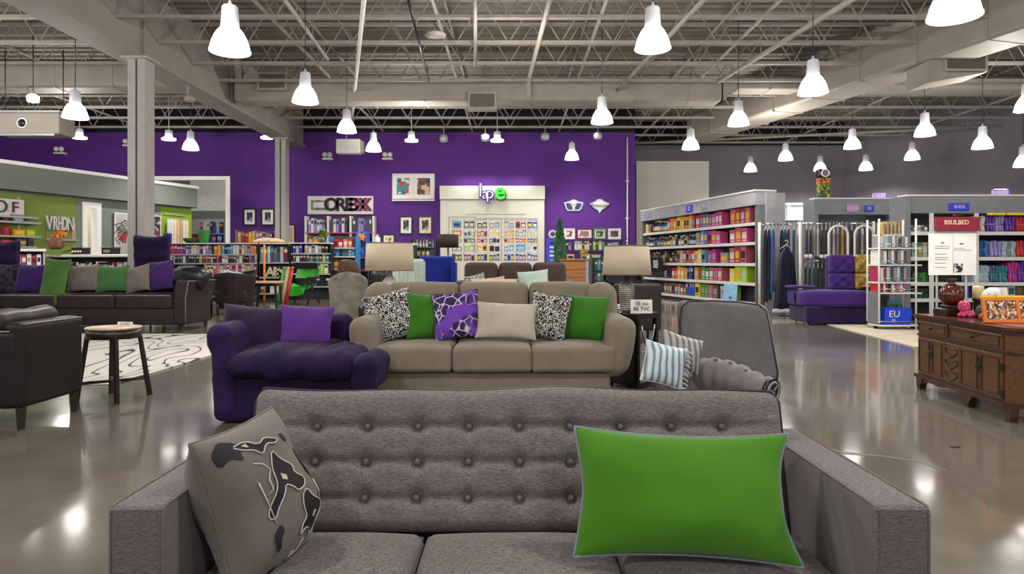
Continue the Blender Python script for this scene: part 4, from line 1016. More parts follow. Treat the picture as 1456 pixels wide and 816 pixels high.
# ================================================================== PRODUCTS (shared shapes, own colours)
SH = {}
def shape(kind):
    if kind in SH: return SH[kind]
    mb = MB()
    if kind == 'book':      # unit: x thickness, y depth, z height; spine at -y
        mb.span(-.5, -.4, -.5, .5, 0, 1); mb.span(.4, .5, -.5, .5, 0, 1); mb.span(-.4, .4, -.5, -.44, 0, 1)
        mb.mi = 1; mb.span(-.4, .4, -.44, .46, .03, .97); mb.span(-.36, .36, -.505, -.5, .62, .84)
    elif kind == 'carton':  # printed box with a label panel and a lid flap
        mb.span(-.48, .48, -.48, .5, 0, .93, bev=.02); mb.span(-.5, .5, -.5, .5, .86, 1, bev=.02)
        mb.mi = 1; mb.span(-.36, .36, -.492, -.48, .3, .72); mb.span(-.3, .3, -.486, -.479, .12, .2)
    elif kind == 'bottle':
        mb.lathe([(0, 0), (.42, 0), (.46, .04), (.46, .56), (.3, .7), (.16, .74), (.16, .84)], n=12, sx=1, sy=1)
        mb.mi = 1; mb.lathe([(.19, .84), (.2, .86), (.2, .99), (0, 1)], n=12); mb.lathe([(.47, .16), (.475, .18), (.475, .46), (.47, .48)], n=12)
    elif kind == 'folded':  # folded textile stack standing on edge: soft loops
        for k in range(3):
            mb.sbox((-.33 + .33 * k, 0, .5), (.34, 1, 1), .15, k=3, m=(1, 2, 4), fn=lambda v, nx, ny, nz, k=k: v + Vector((0, .05 * math.sin(nz * 3 + k), .04 * math.sin(k * 2 + ny))))
        mb.mi = 1; mb.span(-.505, .505, -.49, .2, .44, .5)
    elif kind == 'pack':    # tall blister pack with header card
        mb.sbox((0, 0, .42), (.96, .9, .84), .12, k=2, m=1, smooth=False); mb.mi = 1; mb.span(-.5, .5, -.06, .06, .72, 1); mb.span(-.34, .34, -.47, -.44, .2, .6)
    elif kind == 'disc':    # slim case with cover inlay
        mb.span(-.5, .5, -.46, .5, 0, 1, bev=.03); mb.mi = 1; mb.span(-.42, .42, -.475, -.455, .06, .94)
    SH[kind] = mb.mesh(kind); 
    for m in (PAL['white'], PAL['grey']): SH[kind].materials.append(m)
    return SH[kind]
NM = dict(book='book', carton='product_box', bottle='bottle', folded='folded_textile', pack='blister_pack', disc='disc_case')
CT = dict(book='book', carton='box', bottle='bottle', folded='folded cloth', pack='package', disc='disc case')
def item(kind, loc, size, rz, mats, label, group, name=None, lean=0.0, cat=None):
    o = bpy.data.objects.new(name or NM[kind], shape(kind)); COL.objects.link(o)
    o.location = Vector(loc) + Vector((0, 0, .003)); o.scale = size; o.rotation_euler = (0, lean, rz)
    for i, m in enumerate(mats):
        o.material_slots[i].link = 'OBJECT'; o.material_slots[i].material = m
    return tag(o, label, cat or CT[kind], group)
def row(pl, u0, u1, z, off, kind, w, h, dep, colours, label, group, jit=.12, gap=.1, skip=0.0, acc=('white', 'black', 'cream', 'grey', 'amber', 'ice'), lean=0.03, mirror=False, hmax=9.0):
    """a row of products standing on a shelf that runs along a plane; colours = list of (fraction, name list)"""
    u = u0; out = []
    while u < u1 - w * .8:
        fr = (u - u0) / (u1 - u0); fr = 1 - fr if mirror else fr
        names = [c for f_, c in colours if fr <= f_ + 1e-6][0]
        ww = min(w * rnd.uniform(1 - jit, 1 + jit), u1 - u)
        if rnd.random() >= skip:
            hh = min(hmax, h * rnd.uniform(1 - jit, 1 + jit * .6)); p = pl.w(u + ww / 2, z, off)
            out.append(item(kind, p, (ww, dep, hh), pl.th + rnd.uniform(-.012, .012), (PAL[rnd.choice(names)], PAL[rnd.choice(acc)]), label, group, lean=0))
        u += ww * (1.03 + gap * rnd.random()) + .004
    return out
def shelf_unit(name, label, pl, u0, u1, off0, off1, zs, z0, z1, mat, side=None, t=.03, back=True, header=None, cat='shelf unit', posts=(), lip=None, backmat=None):
    """open shelving standing against a plane; off0 rear .. off1 front"""
    c = pl.w((u0 + u1) / 2, 0, (off0 + off1) / 2); T = thing(name, label, cat, c, pl.th); w = (u1 - u0) / 2; dp = (off1 - off0) / 2
    side = side or mat
    for s in (-1, 1): mb = MB(); mb.span(s * w - t / 2, s * w + t / 2, -dp, dp, z0, z1); obj('side_panel', mb, side, T)
    for x in posts: mb = MB(); q = x - (u0 + u1) / 2; mb.span(q - t / 2, q + t / 2, -dp, dp, z0, z1); obj('divider', mb, side, T)
    if back: mb = MB(); mb.span(-w, w, dp - .02, dp, z0, z1); obj('back_panel', mb, backmat or mat, T)
    for z in zs:
        mb = MB(); mb.span(-w, w, -dp, dp - .02, z - .035, z); sh = obj('shelf', mb, mat, T)
        if lip: mb = MB(); mb.span(-w, w, -dp - .012, -dp, z - .04, z + .008); obj('price_rail', mb, lip, sh)
    if header: mb = MB(); mb.span(-w, w, -dp - .03, dp, header[0], header[1]); obj('header', mb, header[2], T)
    return T
def front(d): return Plane((0, d), (1, d))

# ---- display counter below the green panel
PC = Plane((XX(58, 16.2), 16.2), (XX(186, 15.4), 15.4))
def counter(px0, px1, d0, d1, pyt, lb):
    pl = Plane((XX(px0, d0), d0), (XX(px1, d1), d1)); zt = ZZ(pyt, (d0 + d1) / 2); L = pl.len
    t = thing('display_counter', lb, 'counter', pl.w(0), pl.th)
    mb = MB(); mb.sbox((L / 2, .22, zt - .03), (L + .06, .56, .07), .02, k=2, m=1, smooth=False); obj('counter_top', mb, M['white'], t)
    mb = MB(); mb.span(0, L, .02, .44, 0, zt - .62); obj('plinth', mb, M['dark'], t)
    mb = MB(); mb.span(0, L, .42, .44, zt - .62, zt - .06); obj('back_panel', mb, M['dark'], t)
    for u in (.02, L - .02): mb = MB(); mb.span(u - .02, u + .02, 0, .42, zt - .62, zt - .06); obj('end_panel', mb, M['ltmetal'], t)
    return pl, zt
mixed = ['white', 'grey', 'black', 'crimson', 'tan', 'brown', 'ice', 'violet', 'orange', 'dkgrey', 'blue']
pl, zt = counter(62, 190, 17.4, 16.0, 362, 'long display counter with a white slab top behind the sectional pillows')
row(pl, .08, pl.len - .08, zt - .62, -.15, 'book', .075, .42, .24, [(1, ['black', 'white', 'grey', 'dkgrey', 'tan', 'magenta', 'brown'])], 'small case in the long white-topped display counter', 'goods in the long display counter')
pl2, zt2 = counter(12, 64, 16.2, 16.6, 354, 'short display counter with a white top beside the tall purple chair at the photo edge')
row(pl2, .05, pl2.len - .05, zt2 - .62, -.15, 'book', .09, .48, .24, [(1, ['white', 'crimson', 'grey', 'dkgrey', 'orange'])], 'white or red case in the short display counter', 'goods in the short display counter')
for px, d, lb, s_ in ((105, 16.9, 'black trinket box with pale studs on the long counter', 'A'), (148, 16.5, 'black lettered box with a gilt edge on the long counter, by the painting', 'EREN')):
    t = thing('display_box', lb, 'box', (XX(px, d), d + .28, zt + .005), pl.th); w = 24 * d / F
    mb = MB(); mb.sbox((0, 0, .08), (w, .22, .15), .015, k=1, m=1, smooth=False); obj('body', mb, M['black'], t)
    mb = MB(); mb.sbox((0, 0, .165), (w * 1.04, .24, .03), .01, k=1, m=1, smooth=False); obj('lid', mb, M['dark'], t)
    if s_ == 'A':
        mb = MB()
        for k in range(4): mb.ball((-w * .36 + w * .24 * k, -.112, .08), .032, 10)
        obj('stud', mb, PAL['cream'], t)
    else: text('lettering', s_, .1, PAL['tan'], t, (0, -.114, .08), ext=.002)
t = thing('tote_bag', 'orange and brown bag on the short counter top beside the green wall', 'bag', (XX(68, 16.6), 16.9, zt2 + .002))
mb = MB(); mb.sbox((0, 0, .14), (.34, .22, .27), .09, k=4, m=4, fn=slouch(4)); obj('body', mb, PAL['brown'], t)
mb = MB(); mb.tube([(-.1, -.05, .24), (-.07, -.05, .36), (.07, -.05, .36), (.1, -.05, .24)], .014, 6); obj('handle', mb, PAL['orange'], t)
t = thing('leaf_dish', 'dark green leaf-shaped dish at the end of the long counter', 'dish', (XX(92, 17.2), 17.5, zt + .005))
mb = MB(); mb.sheet(8, 4, lambda a, b: Vector(((a - .5) * .5, (b - .5) * .2 * math.sin(math.pi * a), .05 + .1 * a + .12 * (b - .5) ** 2))); obj('leaf', mb, PAL['dkgreen'], t)
# ---- wall shelves on the green panel
WS = PA.rect(-14, 312, 46, 314, .05)
T = thing('display_shelf', 'three-tier wall shelving on the olive green panel at the photo edge', 'shelf', PA.w(0, 0, 0), PA.th)
levels = []
for px1, py in ((48, 307.5), (52, 315), (52, 335), (46, 350)):
    u0, zb = PA.uv(-20, py, .2); u1, _ = PA.uv(px1, py, .2); zb = PA.uv(20, py, .2)[1]
    mb = MB(); mb.span(u0, u1, -.4, -.03, zb - .05, zb); obj('shelf', mb, M['ltmetal'], T); levels.append((u0, u1, zb))
for u in (levels[1][0] + .3, levels[1][1] - .4): mb = MB(); mb.span(u - .03, u + .03, -.05, -.03, 1.3, 3.1); obj('upright', mb, M['ltmetal'], T)
def ws(kind, px0, px1, li, h, cols, lb, name=None, cat=None, w=None):
    a = PA.uv(px0, 320, .22)[0]; b = PA.uv(px1, 320, .22)[0]; z = levels[li][2]; n = max(1, round((b - a) / (w or (b - a))))
    for i in range(n):
        u = a + (b - a) * (i + .5) / n
        item(kind, PA.w(u, z, .2), ((b - a) / n * .94, .26, h), PA.th, (PAL[cols[i % len(cols)]], PAL[cols[(i + 1) % len(cols)]]), lb, 'goods: ' + lb, name, cat=cat)
ws('carton', 0, 10, 1, .14, ['maroon'], 'dark red box on the upper green-wall shelf', w=.3); ws('carton', 15, 31, 1, .2, ['grey', 'white'], 'pale ribbed storage tin on the upper green-wall shelf')
ws('bottle', 3, 14, 2, .36, ['red', 'crimson'], 'tall red bottle on the middle green-wall shelf', w=.2)
ws('carton', 16, 33, 2, .17, ['amber', 'yellow'], 'amber box on the middle green-wall shelf', w=.35); ws('carton', 34, 47, 2, .18, ['lime', 'yellow'], 'lime box on the middle green-wall shelf')
ws('folded', 1, 15, 3, .16, ['rose', 'white'], 'pink folded towel on the lowest green-wall shelf'); ws('carton', 20, 35, 3, .2, ['brown', 'tan'], 'brown basket on the lowest green-wall shelf', 'basket', 'basket'); ws('carton', 37, 45, 3, .2, ['dkgrey', 'black'], 'dark grey canister on the lowest green-wall shelf', 'canister', 'canister')
t = thing('letter_sign', 'white letters standing on the top shelf of the olive green wall', 'sign', PA.w(PA.uv(9, 300, .2)[0], levels[0][2], .2), PA.th)
obj('backing', MB().span(-.42, .5, .02, .04, 0.004, .48), M['white'], t)
text('letter', 'O', .5, M['black'], t, (-.15, 0, .24), ext=.02); text('letter', 'F', .44, PAL['maroon'], t, (.24, 0, .24), ext=.02)
# ---- VRHDN wall letters and the little picture ledge
u0, u1, z0, z1 = PA.rect(64, 309, 104, 328, .06)
t = thing('wall_letters', 'big white capital letters mounted on the olive green panel', 'sign', PA.w((u0 + u1) / 2, z0, .08), PA.th)
lets = [('V', .12, .55), ('R', .33, .42), ('H', .5, .36), ('D', .67, .4), ('N', .88, .55)]
for c, f_, sx in lets: text('letter', c, (z1 - z0) * 1.4, M['white'], t, ((f_ - .5) * (u1 - u0), 0, (z1 - z0) * .5), ext=.03, sx=sx, bold=.012)
u0, u1, z0, z1 = PA.rect(66, 328, 108, 340, .06)
t = thing('picture_ledge', 'narrow picture ledge with an orange dish print below the white letters', 'picture', PA.w((u0 + u1) / 2, z0, .05), PA.th); w = (u1 - u0) / 2
obj('panel', MB().span(-w, w, 0, .03, 0, z1 - z0 + .9 * 0), plain('sage_print', '#7b8048', .7), t)
obj('ledge', MB().span(-w - .03, w + .03, -.08, .03, -.05, 0), M['ltmetal'], t)
mb = MB(); mb.prism([(-w * .55, .05), (w * .3, .05), (w * .42, .2), (w * .1, .3), (-w * .2, .34), (-w * .5, .2)], -.006, 0); obj('dish_print', mb, speckle('orange_food', ['#c8501a', '#e08a28', '#8c2f18', '#d9b23a'], 12), t)
obj('side_strip', MB().span(w * .72, w, -.01, 0, 0, (z1 - z0) * 2.0), PAL['tan'], t)
# ---- paintings on the partition
def framed(pl, rect, off, label, fm, mm, am, fw=.05, mat_w=.14, double=False, name='framed_picture', cat='picture', depth=.04):
    u0, u1, z0, z1 = rect; w, h = (u1 - u0) / 2, z1 - z0
    t = thing(name, label, cat, pl.w((u0 + u1) / 2, z0, off), pl.th)
    mb = MB(); mb.span(-w, w, -depth, 0, 0, fw); mb.span(-w, w, -depth, 0, h - fw, h); mb.span(-w, -w + fw, -depth, 0, fw, h - fw); mb.span(w - fw, w, -depth, 0, fw, h - fw)
    if double: mb.span(-fw / 2, fw / 2, -depth, 0, fw, h - fw)
    obj('frame', mb, fm, t)
    if mm: mb = MB(); mb.span(-w + fw, w - fw, -depth * .5, 0, fw, h - fw); obj('mount', mb, mm, t)
    halves = [(-w + fw, -fw / 2), (fw / 2, w - fw)] if double else [(-w + fw, w - fw)]
    for i, (a, b) in enumerate(halves):
        mb = MB(); mb.span(a + mat_w, b - mat_w, -depth * .5 - .012, -depth * .5 + .002, fw + mat_w, h - fw - mat_w); obj('print', mb, am[i] if isinstance(am, list) else am, t)
    return t
rc_ = PA.rect(162, 303, 191, 372, .05)
t = framed(PA, rc_, .05, 'tall pale canvas with grey scribbles and a red stroke behind the nearer column', M['paper'], None, plain('pale_canvas', '#bdbab4', .8), .04, .0)
w, h = (rc_[1] - rc_[0]) / 2, rc_[3] - rc_[2]
mb = MB(); r2 = random.Random(4)
for k in range(7):
    x, z = r2.uniform(-w * .7, w * .5), r2.uniform(h * .5, h * .9); mb.tube([(x + r2.uniform(-.25, .3), -.045, z + r2.uniform(-.4, .3)) for _ in range(5)], .012, 4)
obj('scribble', mb, plain('charcoal_line', '#55504e', .8), t)
mb = MB(); mb.prism([(-w * .7, h * .45), (-w * .2, h * .58), (w * .2, h * .6), (w * .9, h * .78), (w * .3, h * .6), (w * .1, h * .48), (-w * .3, h * .42)], -.05, -.042); obj('red_stroke', mb, PAL['red'], t)
framed(PA, PA.rect(209, 306, 228, 372, .05), .05, 'narrow dark floral canvas between the nearer column and the lime panel', M['white'], None, speckle('dark_floral', ['#2a2430', '#6b4a52', '#b9a9a6', '#3d3140', '#8a2f3a'], 7), .04, .0)
# fabric rolls on the lime panel
T = thing('roll_rack', 'shallow wall rack on the lime green panel holding upright fabric rolls', 'rack', PA.w(PA.uv(253, 345, .2)[0], 0, 0), PA.th)
ua, za = PA.uv(238, 345, .25); ub = PA.uv(268, 345, .25)[0]; mid = PA.uv(253, 345, .2)[0]
obj('ledge', MB().span(ua - mid - .1, ub - mid + .1, -.45, -.03, za - .1, za), M['white'], T); obj('foot', MB().span(ua - mid, ub - mid, -.4, -.03, 0, za - .1), M['ltmetal'], T)
obj('rail', MB().span(ua - mid, ub - mid, -.08, -.03, za + 1.0, za + 1.05), M['ltmetal'], T)
zb = PA.uv(253, 311, .25)[1]
for i in range(7):
    u = ua + (ub - ua) * (i + .5) / 7; t = thing('fabric_roll', 'upright pale fabric roll in the rack on the lime green panel', 'fabric roll', PA.w(u, za + .004, .24), 0, 'rolls on the lime panel')
    r_ = (ub - ua) / 15; mb = MB(); mb.lathe([(r_ * .9, 0), (r_, .02), (r_, zb - za - .06), (r_ * .9, zb - za - .04)], n=12); obj('cloth', mb, PAL[['white', 'white', 'cream', 'white', 'tan', 'white', 'cream'][i]] if i != 3 else plain('peach_roll', '#d9a78a', .8), t)
    mb = MB(); mb.lathe([(r_ * .35, -.0), (r_ * .35, zb - za)], n=8); obj('core', mb, PAL['tan'], t)
# blue and red goods seen through the white-framed opening
PO = front(30.0)
for k, (zs, cols, nm) in enumerate(((ZZ(345, 30), ['blue', 'navy', 'indigo'], 'lower'), (ZZ(331, 30), ['blue', 'navy', 'crimson', 'white', 'dkgrey'], 'upper'))): pass
shelf_unit('alcove_shelf', 'shelf unit inside the white-framed opening stocked with blue and crimson goods', PO, XX(262, 30), XX(322, 30), -.25, .25, [ZZ(345, 30), ZZ(332, 30)], 0, ZZ(311, 30), M['ltmetal'], cat='shelf unit')
row(PO, XX(288, 30), XX(321, 30), ZZ(345, 30), .1, 'carton', .22, .38, .3, [(1, ['blue', 'blue', 'indigo'])], 'blue box on the lower alcove shelf', 'blue boxes in the alcove')
row(PO, XX(288, 30), XX(321, 30), ZZ(332, 30), .1, 'book', .13, .5, .3, [(.3, ['white', 'magenta']), (1, ['blue', 'navy', 'ice', 'crimson'])], 'patterned case on the upper alcove shelf', 'cases in the alcove')
t = item('carton', (XX(275, 30), 29.9, ZZ(345, 30)), (1.0, .4, .34), 0, (PAL['maroon'], PAL['crimson']), 'wide maroon chest on the lower alcove shelf', 'chest')
lamp('POINT', (-13, 29.5, 5.2), 90, .3)  # fill light added to brighten the alcove, no fixture

# ================================================================== LOW BOOKCASES
PB = front(22.0)
bx = lambda px: XX(px, 22.0)
bz = lambda py: ZZ(py, 22.0)
def bcase(lb, px0, px1, zs, ztop, mat, kind='low_bookcase', d=22.0, posts=()):
    pl = front(d)
    t = shelf_unit(kind, lb, pl, XX(px0, d), XX(px1, d), -.4, 0, zs, 0, ztop, mat, t=.04, cat='bookcase', backmat=M['dark'], posts=posts, lip=M['ltmetal'])
    mb = MB(); w = (XX(px1, d) - XX(px0, d)) / 2; mb.span(-w - .002, w + .002, -.22, .2, ztop, ztop + .04); obj('top_board', mb, M['white'], t); return t
bcase('longest low bookcase with a white top, behind the sectional and the tub chair', 230, 366, [bz(361.5), bz(374), bz(392), .12], bz(347), M['black'])
bcase('narrow low bookcase between the two columns with a tall upper row', 369, 411, [bz(373), bz(394), bz(417)], bz(347), M['black'])
bcase('low black bookcase behind the green folding chair', 414, 470, [bz(360), bz(372.5), bz(389), bz(407)], bz(346.5), M['black'])
BK = ['white', 'crimson', 'magenta', 'violet', 'lilac', 'ice', 'tan', 'orange', 'grey', 'navy', 'black', 'pink']
row(PB, bx(231), bx(240), bz(361.5), -.16, 'book', .1, .29, .28, [(1, ['blue', 'navy'])], 'blue book at the start of the top row of the longest low bookcase', 'books a0')
row(PB, bx(240), bx(303), bz(361.5), -.16, 'book', .085, .29, .28, [(.3, ['crimson', 'violet', 'white', 'magenta']), (1, ['lilac', 'white', 'ice', 'white', 'violet'])], 'lilac, white or magenta book on the top row of the longest low bookcase', 'books a1')
row(PB, bx(304), bx(315), bz(361.5), -.16, 'book', .11, .29, .28, [(1, ['orange', 'amber'])], 'orange book on the top row of the longest low bookcase', 'books a2')
row(PB, bx(315), bx(331), bz(361.5), -.16, 'book', .085, .29, .28, [(1, ['sky', 'teal', 'navy'])], 'blue-green book on the top row of the longest low bookcase', 'books a3')
row(PB, bx(331), bx(365), bz(361.5), -.16, 'book', .085, .29, .28, [(1, ['tan', 'crimson', 'orange', 'lilac', 'white', 'pink'])], 'warm mixed book at the end of the top row of the longest low bookcase', 'books a4')
row(PB, bx(231), bx(365), bz(374), -.16, 'book', .085, .24, .28, [(1, ['black', 'white', 'dkgrey', 'magenta', 'navy', 'tan', 'white'])], 'dark book on the second row of the longest low bookcase', 'books b1')
row(PB, bx(290), bx(365), bz(392), -.16, 'book', .09, .36, .28, [(1, ['tan', 'white', 'magenta', 'cream', 'white', 'lilac', 'pink'])], 'pinkish or pale book on the third row of the longest low bookcase', 'books c1')
row(PB, bx(370), bx(403), bz(373), -.16, 'book', .1, .53, .28, [(1, ['denim', 'dkgrey', 'grey', 'ice', 'navy'])], 'tall grey-blue binder in the narrow bookcase between the columns', 'books d1')
row(PB, bx(403), bx(410), bz(373), -.16, 'book', .12, .52, .28, [(1, ['maroon', 'red'])], 'tall dark red binder in the narrow bookcase between the columns', 'books d2')
for s_, px in (('A', 382), ('E', 391), ('M', 398)):
    t = thing('wooden_letter', 'cream letter %s standing on the dark shelf of the narrow bookcase' % s_, 'letter', (bx(px), 22.15, bz(394)))
    text('letter', s_, .44, PAL['cream'], t, (0, 0, .16), ext=.04, bold=.01)
row(PB, bx(370), bx(410), bz(417), -.16, 'book', .14, .26, .28, [(1, ['tan', 'white', 'dkgrey', 'black'])], 'pale or dark box file at the bottom of the narrow bookcase', 'books d3', skip=.3)
row(PB, bx(416), bx(433), bz(360), -.16, 'book', .1, .26, .28, [(1, ['blue', 'indigo', 'ice'])], 'blue case on the top row of the black bookcase behind the green chair', 'books e1')
row(PB, bx(433), bx(469), bz(360), -.16, 'book', .1, .26, .28, [(1, ['grey', 'white', 'dkgrey', 'black', 'tan'])], 'grey case on the top row of the black bookcase behind the green chair', 'books e2')
row(PB, bx(416), bx(469), bz(372.5), -.16, 'book', .1, .22, .28, [(.4, ['black', 'white', 'dkgrey']), (1, ['crimson', 'tan', 'dkgrey', 'teal', 'black'])], 'small dark case on the second row of the black bookcase behind the green chair', 'books e3')
row(PB, bx(449), bx(469), bz(389), -.16, 'book', .12, .3, .28, [(1, ['grey', 'white', 'tan', 'lime'])], 'pale case on the third row of the black bookcase', 'books e4')
row(PB, bx(449), bx(469), bz(407), -.16, 'book', .15, .33, .28, [(1, ['white', 'grey', 'black'])], 'white case on the bottom row of the black bookcase', 'books e5')
# goods on top of the low bookcases
def solo_lathe(name, lb, cat, px, py, d, prof, mat, part='body'):
    t = thing(name, lb, cat, P(px, py, d)); mb = MB(); mb.lathe(prof, n=20); obj(part, mb, mat, t); return t
gz = bz(347) + .04
t = thing('flower_vase', 'tapering bright green vase on the longest low bookcase', 'vase', (bx(286), 22.2, gz))
mb = MB(); mb.lathe([(.1, 0), (.14, .05), (.17, .2), (.2, .38), (.21, .42), (.19, .42), (.12, .06)], n=20); obj('body', mb, PAL['green'], t)
t = thing('flower_vase', 'dark bottle green bowl on the longest low bookcase next to the green vase', 'bowl', (bx(266), 22.2, gz))
mb = MB(); mb.lathe([(.08, 0), (.2, .06), (.22, .16), (.2, .16), (.07, .03)], n=20); obj('body', mb, PAL['dkgreen'], t)
item('carton', (bx(234), 22.2, gz), (.2, .2, .32), 0, (PAL['blue'], PAL['ice']), 'small blue box standing at the start of the longest low bookcase top', 'boxes on bookcase')
t = thing('pouf', 'cream domed cushion resting across the tops of the two low bookcases', 'cushion', ((bx(355) + bx(403)) / 2, 22.2, gz))
mb = MB(); mb.lathe([(0, .0), (.5, .0), (.55, .03), (.48, .1), (.28, .16), (0, .18)], n=24, sy=.34); obj('cushion', mb, PAL['cream'], t)
mb = MB(); mb.lathe([(.552, .02), (.56, .03), (.552, .042)], n=24, sy=.34); obj('orange_piping', mb, PAL['orange'], t)
def leafy(name, lb, loc, h, w, n, mat, potmat, cat='plant', pr=.1, ph=.14):
    t = thing(name, lb, cat, loc); r2 = random.Random(hash(lb) % 999 if False else len(lb))
    mb = MB(); mb.lathe([(0, 0), (pr * .8, 0), (pr, ph), (pr * .9, ph), (pr * .85, ph - .02), (0, ph - .02)], n=16); obj('pot', mb, potmat, t)
    mb = MB()
    for k in range(n):
        a = r2.uniform(0, 6.28); zz = ph + r2.random() * h * .8; rr = w * (.25 + .75 * r2.random()) * (1 - .3 * (zz - ph) / h); L_ = w * r2.uniform(.5, .9)
        q = Vector((math.cos(a) * rr * .6, math.sin(a) * rr * .6, zz)); dr = Vector((math.cos(a), math.sin(a), r2.uniform(.3, 1.2))).normalized(); sd = dr.cross(Vector((0, 0, 1))).normalized()
        mb.add([q, q + dr * L_ * .5 + sd * L_ * .22, q + dr * L_, q + dr * L_ * .5 - sd * L_ * .22], [(0, 1, 2, 3)], None, False)
    obj('foliage', mb, mat, t); return t
leaf = plain('leaf_green', '#5f8a2a', .5, var=.25, scale=8)
leafy('potted_plant', 'bushy green pot plant on the black bookcase in front of the lettered sign shelf', (bx(457), 22.2, gz), .34, .2, 150, leaf, PAL['dkgrey'], pr=.12, ph=.12)
leafy('potted_plant', 'small yellow-green pot plant at the start of the black bookcase top', (bx(439), 22.2, gz), .2, .12, 70, leaf, PAL['tan'], pr=.08, ph=.08)
# ---- black bar table and green folding chair, rolls
BT_ = thing('bar_table', 'black high table with a pale edged top before the narrow bookcase', 'table', (XX(379, 17.4), 17.4, 0)); zt = ZZ(400, 17.4)
mb = MB(); mb.sbox((0, 0, zt - .02), (.76, .5, .05), .01, k=1, m=1, smooth=False); obj('table_top', mb, plain('pale_edge_top', '#c9a88f', .5), BT_)
obj('apron', MB().span(-.33, .33, -.2, .2, zt - .12, zt - .045), M['black'], BT_)
for x in (-.31, .31):
    for y in (-.19, .19): mb = MB(); mb.cyl((x * .94, y, zt - .05), (x * 1.06, y, 0), .035, .028, n=4, smooth=False); obj('leg', mb, M['black'], BT_)
obj('stretcher', MB().span(-.31, .31, -.015, .015, .2, .23), M['black'], BT_)
t = thing('floor_pole', 'tall slim orange pole standing by the high black table', 'pole', (XX(370, 18.0), 18.3, 0))
obj('pole', MB().cyl((0, 0, .02), (.0, 0, ZZ(348, 18.3)), .03, n=8), PAL['orange'], t); obj('foot', MB().lathe([(.16, 0), (.16, .02), (.03, .03)], n=14), PAL['dkgrey'], t)
GC = thing('folding_chair', 'bright green folding chair with black arms before the black bookcase', 'chair', (XX(427, 19.8), 19.8, 0), R(-14))
gm = plain('green_plastic', '#2fae32', .4)
mb = MB(); mb.sheet(8, 6, lambda a, b: Vector(((a - .5) * .62, -.3 + .5 * b, .42 - .1 * math.sin(math.pi * b) + .08 * (2 * a - 1) ** 2))); mb.sheet(8, 3, lambda a, b: Vector(((a - .5) * (.62 - .1 * b), -.3, .42 - .22 * b * (1 - .3 * (2 * a - 1) ** 2)))); obj('seat', mb, gm, GC)
mb = MB(); mb.sheet(8, 4, lambda a, b: Vector(((a - .5) * .6, .22 + .1 * b + .05 * (2 * a - 1) ** 2, .62 + .22 * b))); obj('backrest', mb, gm, GC)
for s in (-1, 1): mb = MB(); mb.sbox((s * .34, -.02, .64), (.07, .5, .06), .02, k=2, m=1, smooth=False); obj('armrest', mb, M['black'], GC)
obj('back_band', MB().span(-.3, .3, .2, .24, .84, 1.0), M['black'], GC)
for s in (-1, 1):
    mb = MB(); mb.tube([(s * .33, -.26, 0), (s * .33, .28, .98)], .018, 6); obj('leg', mb, M['black'], GC)
    mb = MB(); mb.tube([(s * .31, .3, 0), (s * .31, -.2, .62)], .018, 6); obj('leg', mb, M['black'], GC)
GC.scale = (1.3, 1.3, 1.22)
for i, (px, c, lb) in enumerate(((401, 'green', 'dark green wrapped roll leaning by the green folding chair'), (405, 'tan', 'tan wrapped roll leaning between the green and red rolls'), (409, 'red', 'red wrapped roll with a round end leaning by the green folding chair'))):
    t = thing('gift_wrap_roll', lb, 'roll', (XX(px, 19.0) - .06 + .03 * i, 19.0 + .01 * i, 0))
    a = Vector((-.06, 0, .01)); b = Vector((.08, .12, 1.05)); obj('roll', MB().cyl(a, b, .05, n=10), PAL[c], t); obj('end_cap', MB().ball(b, .06, 10), PAL[c], t)
# ================================================================== RIGHT SIDE
# ---- tall gondola shelving in perspective
PGo = Plane((XX(915, 24.7), 24.7), (XX(1078, 17.5), 17.5))
GL = PGo.len
GT = thing('gondola_shelf', 'tall grey gondola of five product shelves running away beside the clothes racks', 'shelf unit', PGo.w(0), PGo.th)
gz_ = [2.28, 1.76, 1.2, .68, .16]
obj('back_panel', MB().span(0, GL, .5, .56, 0, 3.05), plain('gondola_back', '#57585e', .5), GT)
for u in (.02, GL - .02):
    mb = MB(); mb.span(u - .03, u + .03, -.06, .56, 0, 3.1); e_ = obj('end_panel', mb, M['greymetal'], GT)
mb = MB(); mb.span(GL + .01, GL + .07, .2, .75, 0, 3.06); obj('end_post', mb, M['ltmetal'], GT)
mb = MB(); mb.span(-.02, GL + .02, -.1, .5, 2.74, 3.1); hd = obj('header', mb, M['ltmetal'], GT)
obj('top_trim', MB().span(-.03, GL + .03, -.12, .52, 3.1, 3.14), M['white'], GT)
for z in gz_:
    mb = MB(); mb.span(.03, GL - .05, 0, .5, z - .03, z); sh = obj('shelf', mb, M['greymetal'], GT)
    mb = MB(); mb.span(.03, GL - .05, -.03, .0, z - .07, z + .012); obj('price_rail', mb, M['white'], sh)
obj('kick_plate', MB().span(.05, GL - .05, .03, .5, 0, .1), M['dark'], GT)
def hsign(par, u, z, w, h, back, s_, fg, y=-.105, size=None):
    mb = MB(); mb.sbox((u, y, z), (w, .02, h), .008, k=1, m=1, smooth=False); sg = obj('sign_plate', mb, back, par)
    text('lettering', s_, size or h * .55, fg, sg, (u, y - .012, z), ext=.003); return sg
bl = plain('sign_blue', '#1d2fb8', .4, emit=.25); pk = plain('sign_pink', '#b07fb4', .5, emit=.1); lv = plain('sign_lavender', '#8f8aa6', .5)
def gu(px): return PGo.uv(px, 300, .1)[0]
hsign(GT, gu(980.5), 2.91, .42, .22, bl, 'O', M['white'], size=.2); hsign(GT, gu(963), 2.91, .36, .16, lv, '=', M['white']); hsign(GT, gu(1001.5), 2.93, .34, .2, lv, '3E', M['white']); hsign(GT, gu(921), 2.92, .7, .22, lv, 'K', M['white'])
